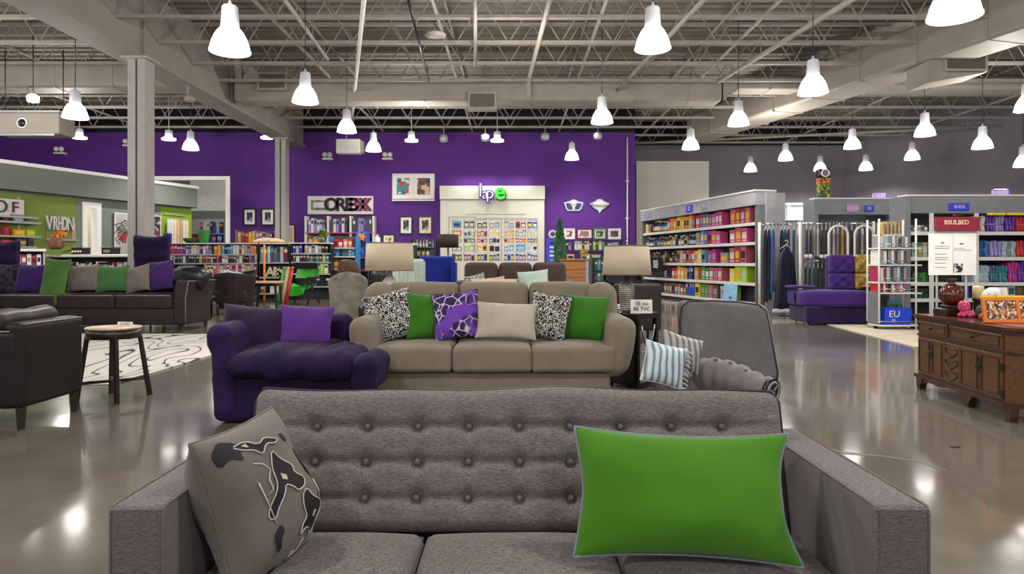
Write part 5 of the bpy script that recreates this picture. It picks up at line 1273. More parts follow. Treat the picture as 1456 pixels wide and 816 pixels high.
def grow(li, spec, h, lb):
    """spec: (px0, px1, kind, colours, w, height factor, wording)"""
    for a, b, kind, cols, w, k, wd in spec:
        row(PGo, gu2(a, li), gu2(b, li), gz_[li], -.17, kind, w, h * k, .26, [(1, cols)], '%s on the %s gondola shelf' % (wd, lb), 'gondola %s %s' % (lb, wd), gap=.04, hmax=.44 if li == 0 else .47)
def gu2(px, li): return PGo.uv(px, 372 + 1, -.1)[0] if False else PGo.uv(px, 350, -.04)[0]
grow(0, [(918, 924, 'carton', ['cream'], .26, .8, 'cream box'), (924, 949, 'bottle', ['navy', 'blue', 'denim'], .17, .9, 'dark blue bottle'), (949, 962, 'carton', ['orange', 'red', 'orange'], .21, .95, 'orange-red box'), (962, 972, 'carton', ['yellow', 'amber'], .26, 1.05, 'yellow box'),
         (972, 989, 'carton', ['red', 'orange', 'amber'], .17, 1, 'red and orange box'), (989, 999, 'carton', ['crimson'], .22, .95, 'crimson box'), (999, 1007, 'carton', ['sky', 'denim'], .17, .95, 'sky blue box'), (1007, 1026, 'carton', ['pink', 'magenta'], .19, .9, 'pink box'), (1028, 1035, 'pack', ['white'], .36, .68, 'white tub'), (1038, 1067, 'carton', ['crimson', 'rose', 'crimson'], .24, 1, 'rose red carton')], .46, 'topmost')
grow(1, [(918, 947, 'bottle', ['navy', 'white', 'dkgrey', 'blue'], .17, .9, 'dark bottle'), (947, 989, 'bottle', ['black', 'tan', 'dkgrey', 'grey'], .19, .9, 'black and tan bottle'), (989, 996, 'carton', ['orange', 'tan'], .2, .9, 'peach box'), (996, 1006, 'carton', ['blue', 'sky'], .2, 1, 'bright blue box'), (1006, 1026, 'carton', ['magenta', 'pink', 'violet'], .22, .95, 'magenta box'), (1028, 1036, 'carton', ['ice'], .4, .85, 'ice grey tin'), (1037, 1063, 'carton', ['rose', 'crimson', 'pink'], .3, 1, 'patterned rose carton')], .42, 'second')
grow(2, [(925, 962, 'bottle', ['black', 'dkgrey', 'brown', 'grey'], .17, .95, 'dark brown bottle'), (962, 979, 'carton', ['brown', 'tan', 'rose'], .21, .95, 'brown patterned box'), (979, 987, 'carton', ['red'], .2, 1, 'bright red box'), (987, 997, 'carton', ['lime', 'yellow'], .22, 1, 'lime box'), (997, 1006, 'carton', ['sky', 'denim'], .22, .95, 'grey-blue box'), (1006, 1022, 'carton', ['rose', 'magenta'], .22, 1, 'mauve box'), (1024, 1034, 'carton', ['grey'], .44, .8, 'grey tin'), (1037, 1064, 'carton', ['rose', 'crimson'], .26, 1.1, 'rose striped carton')], .42, 'middle')
grow(3, [(944, 955, 'carton', ['navy', 'dkgrey'], .22, .9, 'navy box'), (955, 963, 'carton', ['red', 'brown'], .2, .95, 'red-brown box'), (963, 977, 'carton', ['tan', 'amber'], .22, 1, 'tan box'), (977, 987, 'book', ['blue', 'navy'], .12, 1.05, 'blue case'), (987, 997, 'carton', ['orange'], .26, 1.05, 'orange box'), (997, 1008, 'carton', ['green', 'ice', 'tan'], .22, 1, 'pale green box'), (1008, 1026, 'carton', ['pink', 'rose'], .23, 1, 'deep pink box'), (1028, 1036, 'carton', ['cream'], .4, .95, 'cream green box'), (1037, 1066, 'carton', ['lime', 'lime', 'yellow'], .3, 1.05, 'lime green carton')], .4, 'fourth')
grow(4, [(944, 975, 'carton', ['brown', 'rose', 'brown'], .2, .85, 'rust brown box'), (975, 988, 'book', ['blue', 'navy'], .14, 1.1, 'blue case'), (988, 997, 'carton', ['yellow', 'amber'], .24, 1.1, 'yellow box'), (997, 1007, 'carton', ['green', 'ice'], .22, 1, 'pale green box'), (1007, 1022, 'carton', ['brown', 'rose'], .26, 1.05, 'russet box'), (1024, 1034, 'carton', ['tan', 'ice'], .4, 1, 'putty box'), (1035, 1044, 'carton', ['lime'], .26, 1.15, 'lime box')], .42, 'bottom')
t = thing('shelf_poster', 'pale blue poster board standing on the bottom gondola shelf near its end', 'poster', PGo.w(GL - .9, .0, .3), PGo.th + R(14))
mb = MB(); mb.box((0, 0, .33), (.5, .012, .6), Matrix.Rotation(R(-4), 4, 'X')); mb.span(-.2, .2, 0, .2, .02, .03); obj('board', mb, plain('poster_blue', '#86b4d2', .6), t)
text('lettering', 'B5', .1, ink, t, (.05, -.012, .26), (R(86), 0, 0)); text('lettering', 'Blend', .12, ink, t, (0, -.006, .1), (R(86), 0, 0))
t = thing('case_stack_sign', 'black sign square with a pale figure on the far end of the gondola', 'sign', PGo.w(gu(936), .9, .2), PGo.th)
obj('panel', MB().span(-.5, .5, 0, .04, 0, .5), M['black'], t); text('lettering', '88', .4, PAL['white'], t, (0, -.002, .25))

# ---- fixture headers on the right
def header_unit(lb, d, px0, px1, pyt0, pyb, signs, depth=.5, zshelves=(), name='display_fixture', back='#5d5e64'):
    pl = front(d); u0, u1 = XX(px0, d), XX(px1, d); zt, zb = ZZ(pyt0, d), ZZ(pyb, d)
    t = thing(name, lb, 'shelf unit', pl.w((u0 + u1) / 2), 0); w = (u1 - u0) / 2
    obj('header', MB().span(-w, w, 0, .3, zb, zt), M['greymetal'], t); obj('top_trim', MB().span(-w - .02, w + .02, -.02, .32, zt, zt + .035), M['white'], t)
    obj('back_panel', MB().span(-w, w, depth, depth + .05, 0, zb + .05), plain('fixture_back' + back, back, .6), t)
    for s in (-1, 1): obj('upright', MB().span(s * w - .05, s * w + .05, -.03, depth, 0, zt), M['greymetal'], t)
    for z in zshelves:
        sh = obj('shelf', MB().span(-w, w, .02, depth, z - .03, z), M['white'], t); obj('price_rail', MB().span(-w, w, -.01, .02, z - .06, z + .01), M['white'], sh)
    for px0_, px1_, py0_, py1_, back_, s_ in signs:
        mb = MB(); a, b = XX(px0_, d) - (u0 + u1) / 2, XX(px1_, d) - (u0 + u1) / 2; z0, z1 = ZZ(py1_, d), ZZ(py0_, d)
        mb.sbox(((a + b) / 2, -.015, (z0 + z1) / 2), (b - a, .03, z1 - z0), .01, k=1, m=1, smooth=False); sg = obj('sign_plate', mb, back_, t)
        if s_: text('lettering', s_, (z1 - z0) * .6, M['white'], sg, ((a + b) / 2, -.032, (z0 + z1) / 2), ext=.003)
    return t
D2 = 16.4
header_unit('grey fixture with pink and blue header signs behind the clothes racks', D2, 1160, 1283, 283, 305, [(1203, 1220, 291, 302, pk, 'UOLA'), (1229, 1242, 292, 301, bl, 'EE'), (1268, 1276, 288, 297, lv, 'P')], .6)
D3 = 13.4
zs3 = [ZZ(330, D3), ZZ(366, D3), ZZ(402, D3), ZZ(425, D3)]
header_unit('wide grey fixture with one blue header sign, shelves of folded textiles below', D3, 1290, 1492, 279, 303, [(1349, 1377, 289, 299.5, bl, 'EUDE')], .55, zs3, back='#2c2c30')
PH3 = front(D3)
def x3(px): return XX(px, D3)
mb = MB()
for px in (1324, 1388): 
    mb = MB(); mb.span(x3(px) - .04, x3(px) + .04, D3 - .02, D3 + .0, 0, ZZ(303, D3)); solo('shelf_upright', mb, M['white'], 'white slotted upright on the textile fixture, %s the white notice board' % ('before' if px < 1350 else 'past'), 'shelf upright')
def tex(px0, px1, li, h, kind, cols, n, lb):
    a, b = x3(px0), x3(px1)
    for i in range(n):
        u = a + (b - a) * (i + .5) / n
        item(kind, (u, D3 + .27, zs3[li]), ((b - a) / n * .96, .42, h), 0, (PAL[cols[i % len(cols)]], PAL[cols[(i + 1) % len(cols)]]), lb, 'textiles: ' + lb)
tex(1392, 1404, 0, .32, 'folded', ['grey', 'white'], 2, 'grey folded towel on the top textile shelf'); tex(1406, 1432, 0, .34, 'folded', ['violet', 'lilac'], 2, 'quilted purple blanket on the top textile shelf'); tex(1433, 1448, 0, .34, 'folded', ['violet'], 1, 'deep purple blanket at the end of the top textile shelf'); tex(1449, 1478, 0, .32, 'folded', ['red', 'rose'], 2, 'red blanket at the cut-off end of the top textile shelf')
tex(1389, 1393, 1, .34, 'folded', ['rose'], 1, 'pink towel on the second textile shelf'); tex(1393, 1408, 1, .33, 'folded', ['sky', 'denim', 'blue'], 4, 'blue striped towel on the second textile shelf'); tex(1411, 1429, 1, .33, 'folded', ['lilac'], 1, 'wide dusty purple blanket on the second textile shelf'); tex(1429, 1448, 1, .32, 'folded', ['ice', 'grey'], 3, 'pale grey blanket on the second textile shelf'); tex(1449, 1480, 1, .33, 'folded', ['red', 'crimson'], 2, 'red blanket on the second textile shelf')
tex(1388, 1410, 2, .34, 'folded', ['ice', 'ice'], 3, 'pale checked blanket on the third textile shelf'); tex(1411, 1437, 2, .34, 'folded', ['denim', 'teal'], 2, 'denim blue blanket on the third textile shelf'); tex(1438, 1478, 2, .42, 'folded', ['magenta', 'violet'], 3, 'magenta blanket on the third textile shelf')
tex(1364, 1372, 3, .26, 'carton', ['blue'], 1, 'bright blue pack on the lowest textile shelf'); tex(1372, 1382, 3, .26, 'carton', ['blue', 'indigo'], 1, 'blue pack with stripes on the lowest textile shelf'); tex(1436, 1470, 3, .3, 'carton', ['ice', 'dkgrey', 'brown'], 3, 'mixed small case on the lowest textile shelf')
tex(1296, 1322, 0, .14, 'carton', ['grey', 'dkgrey', 'white'], 5, 'grey wrapped pack on the top shelf beside the maroon sign'); tex(1300, 1322, 1, .3, 'carton', ['ice', 'green', 'tan'], 3, 'patterned gift box on the second shelf beside the notice board'); tex(1300, 1322, 2, .2, 'book', ['dkgreen', 'green', 'dkgreen'], 6, 'dark green book on the third shelf beside the notice board'); tex(1300, 1322, 3, .2, 'book', ['dkgreen', 'black'], 5, 'green book on the lowest shelf beside the notice board')
for px0, px1, lb in ((1403, 1428, 'yellow shelf talker strip above the purple blankets'), (1430, 1475, 'yellow shelf talker strip at the cut-off end above the purple blankets')):
    mb = MB(); mb.span(x3(px0), x3(px1), D3 - .04, D3 + .0, ZZ(306, D3), ZZ(302.5, D3)); solo('shelf_strip', mb, PAL['yellow'], lb, 'shelf strip')
def topper(px, py, d, lb):
    t = thing('topper_sign', lb, 'sign', P(px, py, d) + Vector((0, .15, 0))); e = plain('glow_purple', '#6a1fd0', .4, emit=.5); wh = plain('glow_white', '#cdb8ee', .4, emit=.15)
    mb = MB(); mb.sbox((0, 0, .075), (.34, .06, .15), .05, k=3, m=1); obj('plate', mb, wh, t)
    text('letter', 'm', .24, e, t, (-.05, -.035, .075), ext=.012, bold=.014); text('letter', 'o', .2, e, t, (.11, -.035, .075), ext=.012, bold=.012)
topper(1255, 282.2, D2, 'glowing purple and white letters on top of the fixture with pink sign'); topper(1430, 278.2, D3, 'glowing purple and white letters on top of the wide textile fixture')
t = thing('totem_vase', 'tall square totem vase painted with a black and white eye over orange and green', 'vase', (XX(1175, D2), D2 + .16, ZZ(283, D2) + .036))
zt = ZZ(241, D2) - ZZ(283, D2); w = .16
obj('body', MB().sbox((0, 0, zt * .25), (w * 1.7, .2, zt * .5), .03, k=2, m=1, smooth=False), speckle('green_totem', ['#2c4a1e', '#6f8f2c', '#1d1d16', '#b5a62f', '#3c5a22'], 26), t)
obj('middle_band', MB().sbox((0, 0, zt * .58), (w * 1.75, .21, zt * .22), .03, k=2, m=1, smooth=False), speckle('orange_totem', ['#b4571c', '#d9852a', '#3a1d12', '#8c3a18'], 24), t)
hd = obj('head', MB().sbox((0, 0, zt * .84), (w * 2, .22, zt * .32), .06, k=3, m=2, smooth=False), M['black'], t)
RX = Matrix.Rotation(R(90), 4, 'X')
obj('eye_ring', MB().tube([(.085 * math.cos(a), -.112, zt * .84 + .085 * math.sin(a)) for a in [2 * math.pi * k / 24 for k in range(24)]], .022, 8, closed=True), M['white'], hd); obj('pupil', MB().lathe([(0, .02), (.045, .015), (.045, 0)], n=16, M=Matrix.Translation((0, -.105, zt * .84)) @ RX), PAL['grey'], hd)

# ---- garment racks and clothes
def garment(mat, w, L, seed, trim=None, flare=.25, sleeve=False):
    """one garment hanging at its origin (hook at z=0), broad side along x"""
    r2 = random.Random(seed); ph = r2.random() * 6
    def body(side):
        def g(a, b):
            x = (a - .5) * 2; ww = w * (.18 + .82 * min(1, (b / .1) ** .7)) * (1 + flare * b) if b < .1 else w * (1 + flare * b)
            z = -.09 - .1 * abs(x) * min(1, b * 10 + .3) * .6 - L * b
            y = side * (.024 + .008 * b) * (1 - abs(x) ** 3) + .008 * math.sin(x * 8 + ph) * b
            return Vector((x * ww / 2, y, z))
        return g
    mb = MB(); mb.sheet(12, 10, body(-1)); mb.sheet(12, 10, body(1)); return mb
def hang(loc, rz, mat, w, L, seed, lb, trim=None, flare=.2, cat='garment', name='garment'):
    t = thing(name, lb, cat, loc, rz)
    obj('cloth', garment(mat, w, L, seed, flare=flare), mat, t)
    mb = MB(); mb.tube([(-.03, 0, .028), (-.02, 0, .055), (.01, 0, .06), (.036, 0, .04), (.034, 0, 0), (0, 0, -.05), (-w * .42, 0, -.14)], .006, 5); mb.tube([(0, 0, -.05), (w * .42, 0, -.14)], .006, 5); obj('hanger', mb, M['white'], t)
    if trim: mb = MB(); ww = w * (1 + flare) * .53; mb.sbox((0, 0, -.09 - L - .06), (ww * 2, .085, .1), .04, k=3, m=(10, 1, 1), fn=lambda v, a, b, c: v + Vector((0, bumpn((v.x, v.z, seed), 40, .012), bumpn((v.x, seed, v.z), 30, .03)))); obj('fur_hem', mb, trim, t)
    return t
def rack(lb, x0, x1, d, z, low=None, wheels=True):
    t = thing('garment_rack', lb, 'clothes rack', ((x0 + x1) / 2, d, 0)); w = (x1 - x0) / 2
    for s in (-1, 1):
        obj('post', MB().cyl((s * w, 0, .1), (s * w, 0, z + .05), .035, n=10), M['white'], t)
        mb = MB(); mb.tube([(s * w, -.32, .1), (s * w, .32, .1)], .03, 8); ft = obj('foot', mb, M['white'], t)
        for y in (-.32, .32): obj('caster', MB().lathe([(.02, -.03), (.075, -.03), (.075, .03), (.02, .03)], n=14, M=Matrix.Translation((s * w, y, .076)) @ Matrix.Rotation(R(90), 4, 'Y')), PAL['white'], ft)
    obj('rail', MB().cyl((-w, 0, z), (w, 0, z), .022, n=8), M['chrome'], t)
    if low: obj('low_rail', MB().cyl((-w, .06, low), (w, .06, low), .022, n=8), M['chrome'], t)
    return t
DR = 15.7; xr0, xr1 = XX(1138, DR), XX(1242, DR); zr = ZZ(318, DR)
rack('white wheeled garment rack of dark fur-trimmed jackets behind the purple settee', xr0, xr1, DR, zr, ZZ(371, DR))
DR2 = 16.3; rack('white garment rack of long dark and blue gowns next to the gondola end', XX(1080, DR2), XX(1136, DR2), DR2, ZZ(319, DR2))
cl = lambda n, c: fabric(n, c, 200, .15, .08, rough=.8)
nv, blu, tl = cl('navy_cloth', '#14132a'), cl('cobalt_cloth', '#1f66b4'), cl('petrol_cloth', '#1d4a66')
jk, wf, gr_ = cl('charcoal_jacket', '#24222c'), fabric('white_fur', '#c9c5c0', 90, .6, .2), cl('grey_coat', '#8d8b88')
yl, bk_, or_ = cl('marigold_cloth', '#d39a1c'), cl('black_cloth', '#121119'), cl('tan_coat', '#8a6a4a')
S2_ = [(1088.5, nv, .5, 1.75, 'black-navy long gown nearest the gondola end'), (1093.5, nv, .5, 1.7, 'second navy gown from the gondola end'), (1099, blu, .62, 1.5, 'bright cobalt blue gown on the gown rack'), (1111.5, nv, .5, 1.3, 'narrow navy gown beside the cobalt one'), (1116, tl, .5, 1.0, 'petrol blue dress behind the sequinned gown'), (1121, nv, .5, 1.1, 'dark navy dress above the sequinned gown'), (1129, tl, .4, 1.55, 'grey-blue gown at the end of the gown rack')]
for i, (px, m, w, L, lb) in enumerate(S2_): hang((XX(px, DR2), DR2, ZZ(319, DR2) - .02), R(60), m, w, L, i, lb, cat='gown', name='gown')
seq = NT('sequinned_navy'); seq.base(seq.ramp(seq.noise(seq.coord(), 45, 3), [(.55, '#0d0c20'), (.72, '#3a3a5e'), (.8, '#8d8da8')])); seq.set(Roughness=.4)
hang((XX(1118, 15.4), 15.4, ZZ(345, 15.4)), R(8), seq.m, .36, 1.42, 50, 'dark sequinned gown with flared pale hem hanging in front of the gown rack', wf, .75, 'gown', 'gown')
t = thing('gown_stand', 'slim dark stand holding up the sequinned gown', 'stand', (XX(1118, 15.4), 15.46, 0)); obj('pole', MB().tube([(0, .05, .02), (0, .05, ZZ(343, 15.4)), (0, -.06, ZZ(343, 15.4))], .014, 6), M['dark'], t); obj('foot', MB().lathe([(.17, 0), (.17, .015), (.02, .025)], n=14), M['dark'], t)
S3_ = [(1147, jk, .5, 'charcoal jacket with white fur hem next to the rack post'), (1153, jk, .52, 'second charcoal jacket from the rack post, fur hem'), (1158.5, gr_, .5, 'grey coat between the charcoal jackets'), (1163, wf, .4, 'cream coat between the charcoal jackets'), (1168.5, jk, .52, 'charcoal jacket with fur hem in the middle of the rack'), (1174.5, jk, .5, 'last charcoal jacket with fur hem'), (1180, gr_, .5, 'pale grey coat past the charcoal jackets'), (1185.5, wf, .45, 'white coat before the marigold garment'),
       (1191, gr_, .4, 'grey coat touching the marigold garment'), (1198, yl, .5, 'marigold yellow garment on the jacket rack'), (1204, or_, .45, 'tan coat just past the marigold garment'), (1211, bk_, .5, 'black coat with an orange collar on the jacket rack'), (1218, gr_, .45, 'grey coat past the black one'), (1226, wf, .45, 'cream coat in front of the disc rack end'), (1233, gr_, .4, 'last grey coat at the end of the jacket rack')]
for i, (px, m, w, lb) in enumerate(S3_): hang((XX(px, DR), DR, zr - .02), R(64), m, w, .6 if m is not yl else .64, 60 + i, lb, wf if 'fur hem' in lb else None, .15, 'coat', 'coat')
for i, px in enumerate((1147, 1153, 1159, 1165, 1171, 1177, 1183)): hang((XX(px, DR), DR + .06, ZZ(371, DR) - .02), R(64), [bk_, bk_, tl, bk_, bk_, nv, bk_][i], .5, .62, 90 + i, 'black trousers or skirt on the low rail under the jackets', None, .1, 'trousers', 'trousers')['group'] = 'clothes on the low rail'
for px in (1192, 1229):
    t = thing('arch_rail', 'white arched display rail over the coats, %s the marigold garment' % ('just before' if px == 1192 else 'well past'), 'rail', (XX(px, 15.3), 15.3, 0)); w = .22; z = ZZ(321, 15.3)
    obj('arch', MB().tube([(-w, 0, .02)] + [(-w * math.cos(a), 0, z - w + w * math.sin(a)) for a in [math.pi * k / 10 for k in range(11)]] + [(w, 0, .02)], .028, 8), M['white'], t)
    obj('foot', MB().span(-w - .05, w + .05, -.12, .12, 0, .03), M['white'], t)

# ---- purple settee
pv = fabric('royal_purple_felt', '#40256c', 260, .15, .08, sheen=.1, big=.1)
DS = 13.05
ST = thing('tufted_settee', 'purple settee with tufted high back and two gold cushion panels, by the clothes racks', 'settee', (XX(1200, DS), DS, .015))
x0, x1 = XX(1146, DS) - ST.location.x, XX(1250, DS) - ST.location.x; zs_ = ZZ(413, DS)
mb = MB(); mb.prism([(x0 + .05, .04), (x1, .04), (x1, .32), (x0 + .05, .32)], .12, .9); mb2 = mb
obj('base', MB().sbox(((x0 + x1) / 2 + .02, .5, .19), (x1 - x0 - .06, .86, .32), .04, k=3, m=2), fabric('plum_base', '#261440', 260, .15, .08), ST)
def cutc(v, nx, ny, nz):
    if nx < 0 and ny < 0: v.y += .22 * nx * nx
    v.z += .015 * (1 - nx * nx) * (nz > 0); return v
obj('seat', MB().sbox(((x0 + x1) / 2, .46, .5), (x1 - x0, .95, .3), .07, k=4, m=(8, 6, 2), fn=cutc), pv, ST)
xb0, xm, xb1 = XX(1184, 13.6) - ST.location.x, XX(1219, 13.6) - ST.location.x, XX(1254, 13.6) - ST.location.x
def tuf(kx, kz):
    def g(v, nx, ny, nz):
        if ny < 0: v.y += .02 * (math.cos(nx * kx * math.pi) * math.cos(nz * kz * math.pi)) * (1 - nx ** 4) * (1 - nz ** 4)
        return v
    return g
gold = NT('gold_brocade'); gold.base(gold.ramp(gold.noise(gold.coord(), 28, 3, .6, 1), [(.35, '#6e5320'), (.55, '#a8873c'), (.7, '#d2b566')])); gold.set(Roughness=.4, Metallic=.25)
for a, b, m, nm, lb in ((xb0, xm, pv, 'back_cushion', None), (xm, xb1, gold.m, 'back_cushion', 'gold brocade back cushion')):
    for z0, z1 in ((.66, 1.0), (1.0, 1.38)):
        o = obj(nm, MB().sbox(((a + b) / 2, .72, (z0 + z1) / 2), (b - a - .01, .2, z1 - z0), .06, k=3, m=(14, 1, 12), fn=tuf(2, 1.5)), m, ST)
        if lb: o['label'] = lb
obj('back_frame', MB().sbox(((xb0 + xb1) / 2, .84, .8), (xb1 - xb0, .1, 1.1), .03, k=2, m=1), pv, ST)
obj('side_shelf', MB().sbox((x0 + .2, .72, .72), (.5, .4, .05), .02, k=2, m=1, smooth=False), pv, ST); obj('armrest', MB().span(x1 - .02, x1 + .06, .05, .9, .04, .72), M['black'], ST)
for x in (x0 + .15, x1 - .1):
    for y in (.2, .8): obj('leg', MB().cyl((x, y, 0), (x, y, .06), .03, n=8), M['black'], ST)
# cream rug under the settee
mb = MB(); q = [P(1150, 372, 1)] ; pts = [(XX(1166, FD(453)), FD(453)), (XX(1176, FD(462)), FD(462)), (XX(1222, FD(474)), FD(474)), (XX(1300, FD(494)), FD(494)), (XX(1330, FD(494)), FD(494)), (XX(1300, 12.9), 12.9), (XX(1282, FD(453)), FD(453))]
n = len(pts); mb.add([(x, y, z) for z in (.002, .014) for x, y in pts], [tuple(range(n))[::-1], tuple(range(n, 2 * n))] + [(i, (i + 1) % n, n + (i + 1) % n, n + i) for i in range(n)])
solo('cream_rug', mb, fabric('cream_wool', '#b9ac98', 60, .4, .15), 'cream flat rug under the purple settee and the disc rack', 'rug')
# ---- disc rack
DD = 12.15; PDk = front(DD)
zd = [ZZ(y, DD) for y in (352, 376, 401, 416, 462)]
xa, xb = XX(1250, DD), XX(1311, DD)
T = thing('disc_rack', 'white wire display rack packed with silver disc cases beside the purple settee', 'display rack', ((xa + xb) / 2, DD, .014)); w = (xb - xa) / 2
for x in (-w, w * .72):
    for y in (0, .4): obj('post', MB().cyl((x, y, .12 if x < 0 else .0), (x, y, ZZ(312, DD)), .018, n=8), M['white'], T)
for z in zd:
    sh = obj('shelf', MB().span(-w, w, 0, .4, z - .025 - .014, z - .014), M['white'], T); obj('front_wire', MB().cyl((-w, -.01, z + .05), (w, -.01, z + .05), .008, n=5), M['chrome'], sh)
obj('side_panel', MB().span(-w - .005, -w + .005, .0, .4, zd[4], zd[3]), M['greymetal'], T)
for x in (-w + .05, w - .05): obj('foot', MB().cyl((x, .2, 0), (x, .2, zd[4] - .03), .035, .045, n=8), M['black'], T)
def dk(px0, px1, li, h, n, cols, lb, kind='disc'):
    a, b = XX(px0, DD), XX(px1, DD)
    for i in range(n): item(kind, (a + (b - a) * (i + .5) / n, DD + .2, zd[li]), ((b - a) / n * .92, .3, h), 0, (PAL[cols[i % len(cols)]], PAL[cols[(i * 7 + 1) % len(cols)]]), lb, 'discs: ' + lb)
dk(1254, 1276, 0, .22, 4, ['grey', 'white', 'ice'], 'silver disc case on the top tier of the disc rack'); dk(1279, 1294, 0, .2, 3, ['white', 'dkgrey', 'grey'], 'dark and silver disc case on the top tier of the disc rack'); dk(1252, 1264, 1, .26, 2, ['white', 'grey'], 'pale disc case on the second tier of the disc rack'); dk(1265, 1292, 1, .27, 6, ['dkgrey', 'grey', 'white'], 'checked silver disc case on the second tier of the disc rack'); dk(1251, 1262, 2, .26, 3, ['crimson', 'white', 'white'], 'red or white disc case on the third tier of the disc rack'); dk(1263, 1292, 2, .29, 6, ['grey', 'ice', 'dkgrey'], 'grey disc case on the third tier of the disc rack'); dk(1252, 1268, 3, .17, 5, ['red', 'navy', 'crimson', 'white'], 'red, white or navy case on the fourth tier of the disc rack'); dk(1270, 1290, 3, .17, 5, ['grey', 'white', 'rose'], 'pale case on the fourth tier of the disc rack')
for o_ in (0, 1): item('pack', (XX(1280 + 11 * o_, DD), DD + .3, zd[4]), (.12, .15, .42), 0, (PAL['dkgreen'], PAL['teal']), 'tall green pack behind the blue bin on the disc rack', 'green packs')
t = thing('storage_bin', 'blue storage bin with white letters on the bottom tier of the disc rack', 'bin', (XX(1278, DD), DD + .03, zd[4] + .004)); w = XX(1297, DD) - XX(1260, DD)
mb = MB(); mb.add([(-w / 2, 0, 0), (w / 2, 0, 0), (w / 2, .16, 0), (-w / 2, .16, 0), (-w / 2 - .01, -.03, .3), (w / 2 + .01, -.03, .3), (w / 2 + .01, .17, .3), (-w / 2 - .01, .17, .3)], [(0, 1, 5, 4), (1, 2, 6, 5), (2, 3, 7, 6), (3, 0, 4, 7), (0, 3, 2, 1)]); obj('body', mb, plain('bin_blue', '#2344c8', .4, emit=.08), t)
text('lettering', 'EU', .17, M['white'], t, (-.08, -.03, .19), (R(96), 0, 0)); text('lettering', 'EL', .08, M['white'], t, (-.08, -.025, .07), (R(96), 0, 0))
row(front(12.6), XX(1243, 12.6), XX(1262, 12.6), ZZ(334, 12.6), .1, 'carton', .001, .1, .1, [(1, ['white'])], 'x', 'x') if False else None
t = thing('magazine_holder', 'tan and black magazine holder with a yellow tab on top of the disc rack', 'holder', (XX(1272, DD), DD + .2, ZZ(333, DD)), 0)
obj('tray', MB().span(-.2, .2, -.12, .12, -.02, 0), M['white'], t); obj('leg', MB().span(-.22, -.2, -.12, .12, zd[0] - ZZ(333, DD) + .004, 0), M['white'], t)
mb = MB()
for k in range(5): mb.span(-.16 + .07 * k, -.12 + .07 * k, -.1, .1, 0, .22 + .02 * (k % 2))
obj('magazine', mb, PAL['tan'], t); obj('yellow_tab', MB().prism([(-.28, -.02), (-.19, -.02), (-.19, .22), (-.25, .14)], -.12, -.1), PAL['yellow'], t)

# ---- notice board with maroon sign
DN = 9.2
t = thing('notice_board', 'white notice board with a maroon name sign on a stand behind the sideboard', 'notice board', (XX(1356, DN), DN, 0), R(0)); cx_ = XX(1356, DN)
def nx_(px): return XX(px, DN) - cx_
obj('board', MB().span(nx_(1322), nx_(1388), 0, .03, ZZ(391, DN), ZZ(332, DN)), M['paper'], t)
obj('fold_line', MB().span(nx_(1355) - .002, nx_(1355) + .002, -.002, 0, ZZ(391, DN), ZZ(332, DN)), PAL['grey'], t)
for px, py, w in ((1340, 345, 4), (1367, 346.5, 5)): obj('heading', MB().span(nx_(px) - w / 200, nx_(px) + w / 200, -.004, 0, ZZ(py, DN) - .008, ZZ(py, DN) + .006), ink, t)
lm = plain('grey_print', '#8b8985', .7); k = 0
for px0, px1, py in ((1329, 1350, 350), (1329, 1350, 353), (1329, 1346, 361), (1329, 1348, 366), (1329, 1347, 369), (1329, 1344, 374), (1329, 1345, 380), (1356, 1371, 353), (1356, 1381, 355.5)): obj('text_line', MB().span(nx_(px0), nx_(px1), -.003, 0, ZZ(py, DN) - .004, ZZ(py, DN) + .004), lm, t)
obj('photo', MB().span(nx_(1355), nx_(1368.5), -.004, 0, ZZ(387, DN), ZZ(374.5, DN)), speckle('bw_photo', ['#141416', '#1b1b1e', '#8c8a86', '#d0cdc6', '#222226'], 22), t)
sg = obj('name_sign', MB().span(nx_(1329.5), nx_(1391), -.03, .02, ZZ(328, DN), ZZ(308.5, DN)), plain('maroon_sign', '#7e1a30', .5), t); sg['label'] = 'maroon name sign'
text('lettering', 'BSULBED', .085, PAL['cream'], sg, (nx_(1358), -.033, ZZ(316.5, DN)), ext=.002)
obj('top_clip', MB().sbox((nx_(1362), 0, ZZ(306.5, DN)), (.12, .06, .04), .015, k=2, m=1), M['black'], t)
obj('bracket', MB().span(nx_(1328), nx_(1390), .0, .03, ZZ(332, DN), ZZ(328, DN)), M['ltmetal'], t)
for px in (1336, 1378): obj('stand_post', MB().cyl((nx_(px), .06, .03), (nx_(px), .06, ZZ(312, DN)), .015, n=8), M['ltmetal'], t)
obj('stand_base', MB().span(-.32, .32, -.16, .24, 0, .03), M['dark'], t)

# ---- carved sideboard
A_, B_ = Vector((XX(1306, 6.6), 6.6, 0)), Vector((3.87, 5.24, 0))
PS = Plane((A_.x, A_.y), (B_.x, B_.y)); SL = PS.len
oak, oakd = wood('walnut_sideboard', '#5c3c22', '#2f1c10', 2.5, .35, (2, 14, 14)), wood('dark_walnut_trim', '#3d2616', '#1f120a', 2.5, .35, (2, 14, 14))
blkm = plain('blackened_iron', '#19120f', .4)
SB = thing('sideboard', 'carved walnut sideboard with two drawers, four doors and bracket feet', 'sideboard', PS.o, PS.th)
zt = .735; Dp = .52
